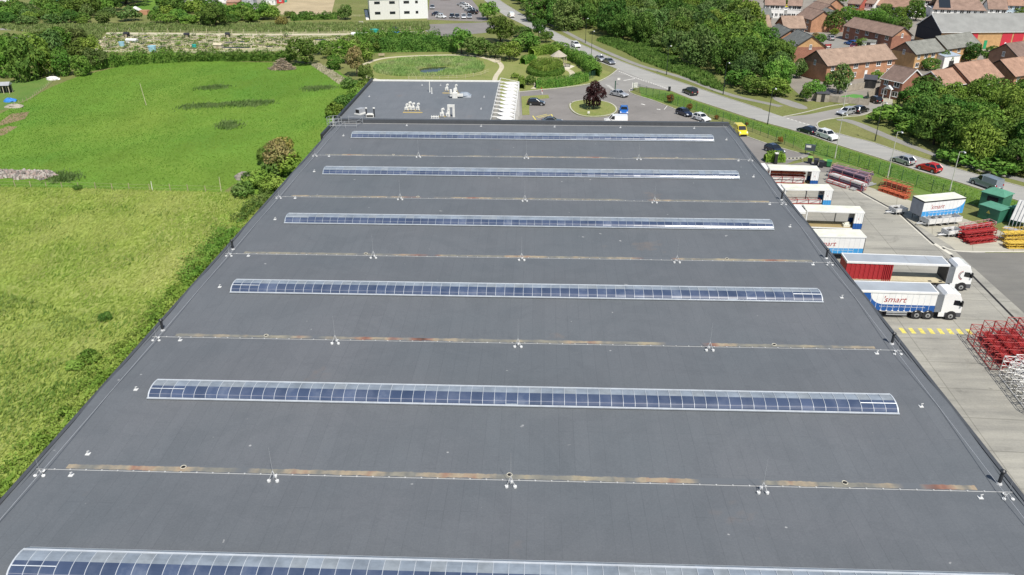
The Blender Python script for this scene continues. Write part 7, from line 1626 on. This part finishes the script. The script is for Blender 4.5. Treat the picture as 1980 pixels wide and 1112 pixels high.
# rubble heap along the fence at the frame edge
g = MB(); rs = random.Random(9); a, b = G(-60, 340), G(112, 342)
for k in range(1500):
    q = rs.random(); p = a + (b - a) * q; s_ = rs.uniform(-1, 1); w_ = 1.9 * min(1, (1 - q) * 8) * (.75 + .25 * math.sin(q * 23)); y = p.y + s_ * w_; z = 1.1 * (1 - s_ * s_) * rs.uniform(.5, 1) * min(1, (1 - q) * 7 + .2)
    d = rs.uniform(.1, .3); t2 = rs.uniform(0, PI); c, s2 = math.cos(t2) * d, math.sin(t2) * d; h = d * rs.uniform(.5, 1.1)
    g.hexa([(p.x + c, y + s2, z - .1), (p.x - s2, y + c, z - .1), (p.x - c, y - s2, z - .1), (p.x + s2, y - c, z - .1), (p.x + c * .7, y + s2 * .6, z + h), (p.x - s2 * .6, y + c * .7, z + h), (p.x - c * .7, y - s2 * .7, z + h * .8), (p.x + s2 * .7, y - c * .7, z + h)], rs.randrange(3))
o = g.build('rubble', [flat('pale_rubble', (.42, .38, .34), .9, var=.2), flat('pinkish_rubble', (.36, .28, .25), .9, var=.2), flat('dark_rubble', (.2, .18, .16), .9, var=.2)], normals=False); tag(o, 'long heap of pale broken rubble beside the meadow fence', 'rubble', None, 'stuff')
for (x, y, h, lab) in ((283, 204, 5.0, 'tall thin leaning pole standing in the meadow'), (295, 369, 1.6, 'short white stake at the field fence'), (428, 372, 2.6, 'pale post at the end of the field fence')):
    p = G(x, y); g = MB().bar((0, 0, 0), (-.5 if h > 4 else 0, .1, h), .06, 5, r2=.04).build('post', M_ptim if h != 1.6 else M_white); g.location = p; tag(g, lab, 'post')
# brick shelter, sheds and caravans beyond the allotments
p = G(264, 28); t_ = thing('brick_shelter', 'low brick shelter with tiled roof before the large dark tree', 'building', (p.x, p.y, 0)); MB().box(-5, -1.2, 0, -.9, 1.6, 1.6).box(.9, -1.2, 0, 5, 1.6, 1.6).build('wall', B_or, t_); MB().hexa([(-1.6, -1.5, 1.6), (1.6, -1.5, 1.6), (1.6, 2, 1.6), (-1.6, 2, 1.6), (-.3, 0, 3), (.3, 0, 3), (.3, .4, 3), (-.3, .4, 3)]).build('roof', M_prof, t_)
for i, (x, y, w, d, h, m, rm, lab) in enumerate(((376, 10, 10, 4, 2.8, B_wht, M_prof, 'white mobile home behind the big round tree'), (392, 6, 9, 4, 2.8, M_prof, M_prof, 'second white mobile home with pale roof'), (455, 20, 5, 5, 3.4, B_or, R_or, 'orange brick outbuilding among the trees'), (452, 4, 12, 4, 2.6, B_wht, M_prof, 'long white mobile home above the brick outbuilding'), (478, 8, 7, 6, 2.4, M_steel, M_steel, 'grey shed beyond the thicket'), (525, 9, 4, 3, 2.2, B_wht, M_prof, 'white caravan at the corner of the stubble field'), (538, 6, 5, 2.6, 2.0, flat('red_tarpaulin', (.5, .05, .05), .6), M_prof, 'red and white caravan beside the stubble field'), (548, 4, 3, 2.5, 2.2, M_teal, M_teal, 'teal shed at the corner of the stubble field'), (12, 3, 5, 3, 2.4, B_wht, M_prof, 'white shed at the top corner beyond the wood'), (127, 12, 7, 1.5, 2.0, M_teal, M_teal, 'green netted fruit cage among the trees'))):
    p = G(x, y); t_ = thing('mobile_home' if 'home' in lab or 'caravan' in lab else 'outbuilding', lab, 'mobile home' if 'home' in lab or 'caravan' in lab else 'outbuilding', (p.x, p.y, 0), .1)
    MB().box(-w / 2, -d / 2, 0, w / 2, d / 2, h).build('wall', m, t_); MB().add([(-w / 2 - .2, -d / 2 - .2, h), (w / 2 + .2, -d / 2 - .2, h), (w / 2 + .2, d / 2 + .2, h), (-w / 2 - .2, d / 2 + .2, h), (-w / 2 - .2, 0, h + .7), (w / 2 + .2, 0, h + .7)], [(0, 1, 5, 4), (2, 3, 4, 5), (1, 2, 5), (3, 0, 4), (3, 2, 1, 0)]).build('roof', rm, t_)
    for k in range(2): window(t_, (-.25 + .5 * k) * w, -d / 2, .9, min(1.2, w * .2), .8)
sheet('hard_standing', px((370, 16), (380, -10), (520, -10), (520, 14), (480, 24), (440, 22)), .003, paved('hard_standing', (.30, .28, .25), .2))
sheet('concrete_slab', px((693, 41), (702, 41), (705, 55), (694, 55)), .006, M_yard2)
sheet('mown_paddock', px((230, 20), (300, -8), (312, 0), (306, 26), (270, 30)), .004, M_meadow)
# prototypes have done their work
def drop(o):
    for ch in KIDS.get(o.name, []): drop(ch)
    bpy.data.objects.remove(o)
for o in list(PROTO.values()): drop(o)
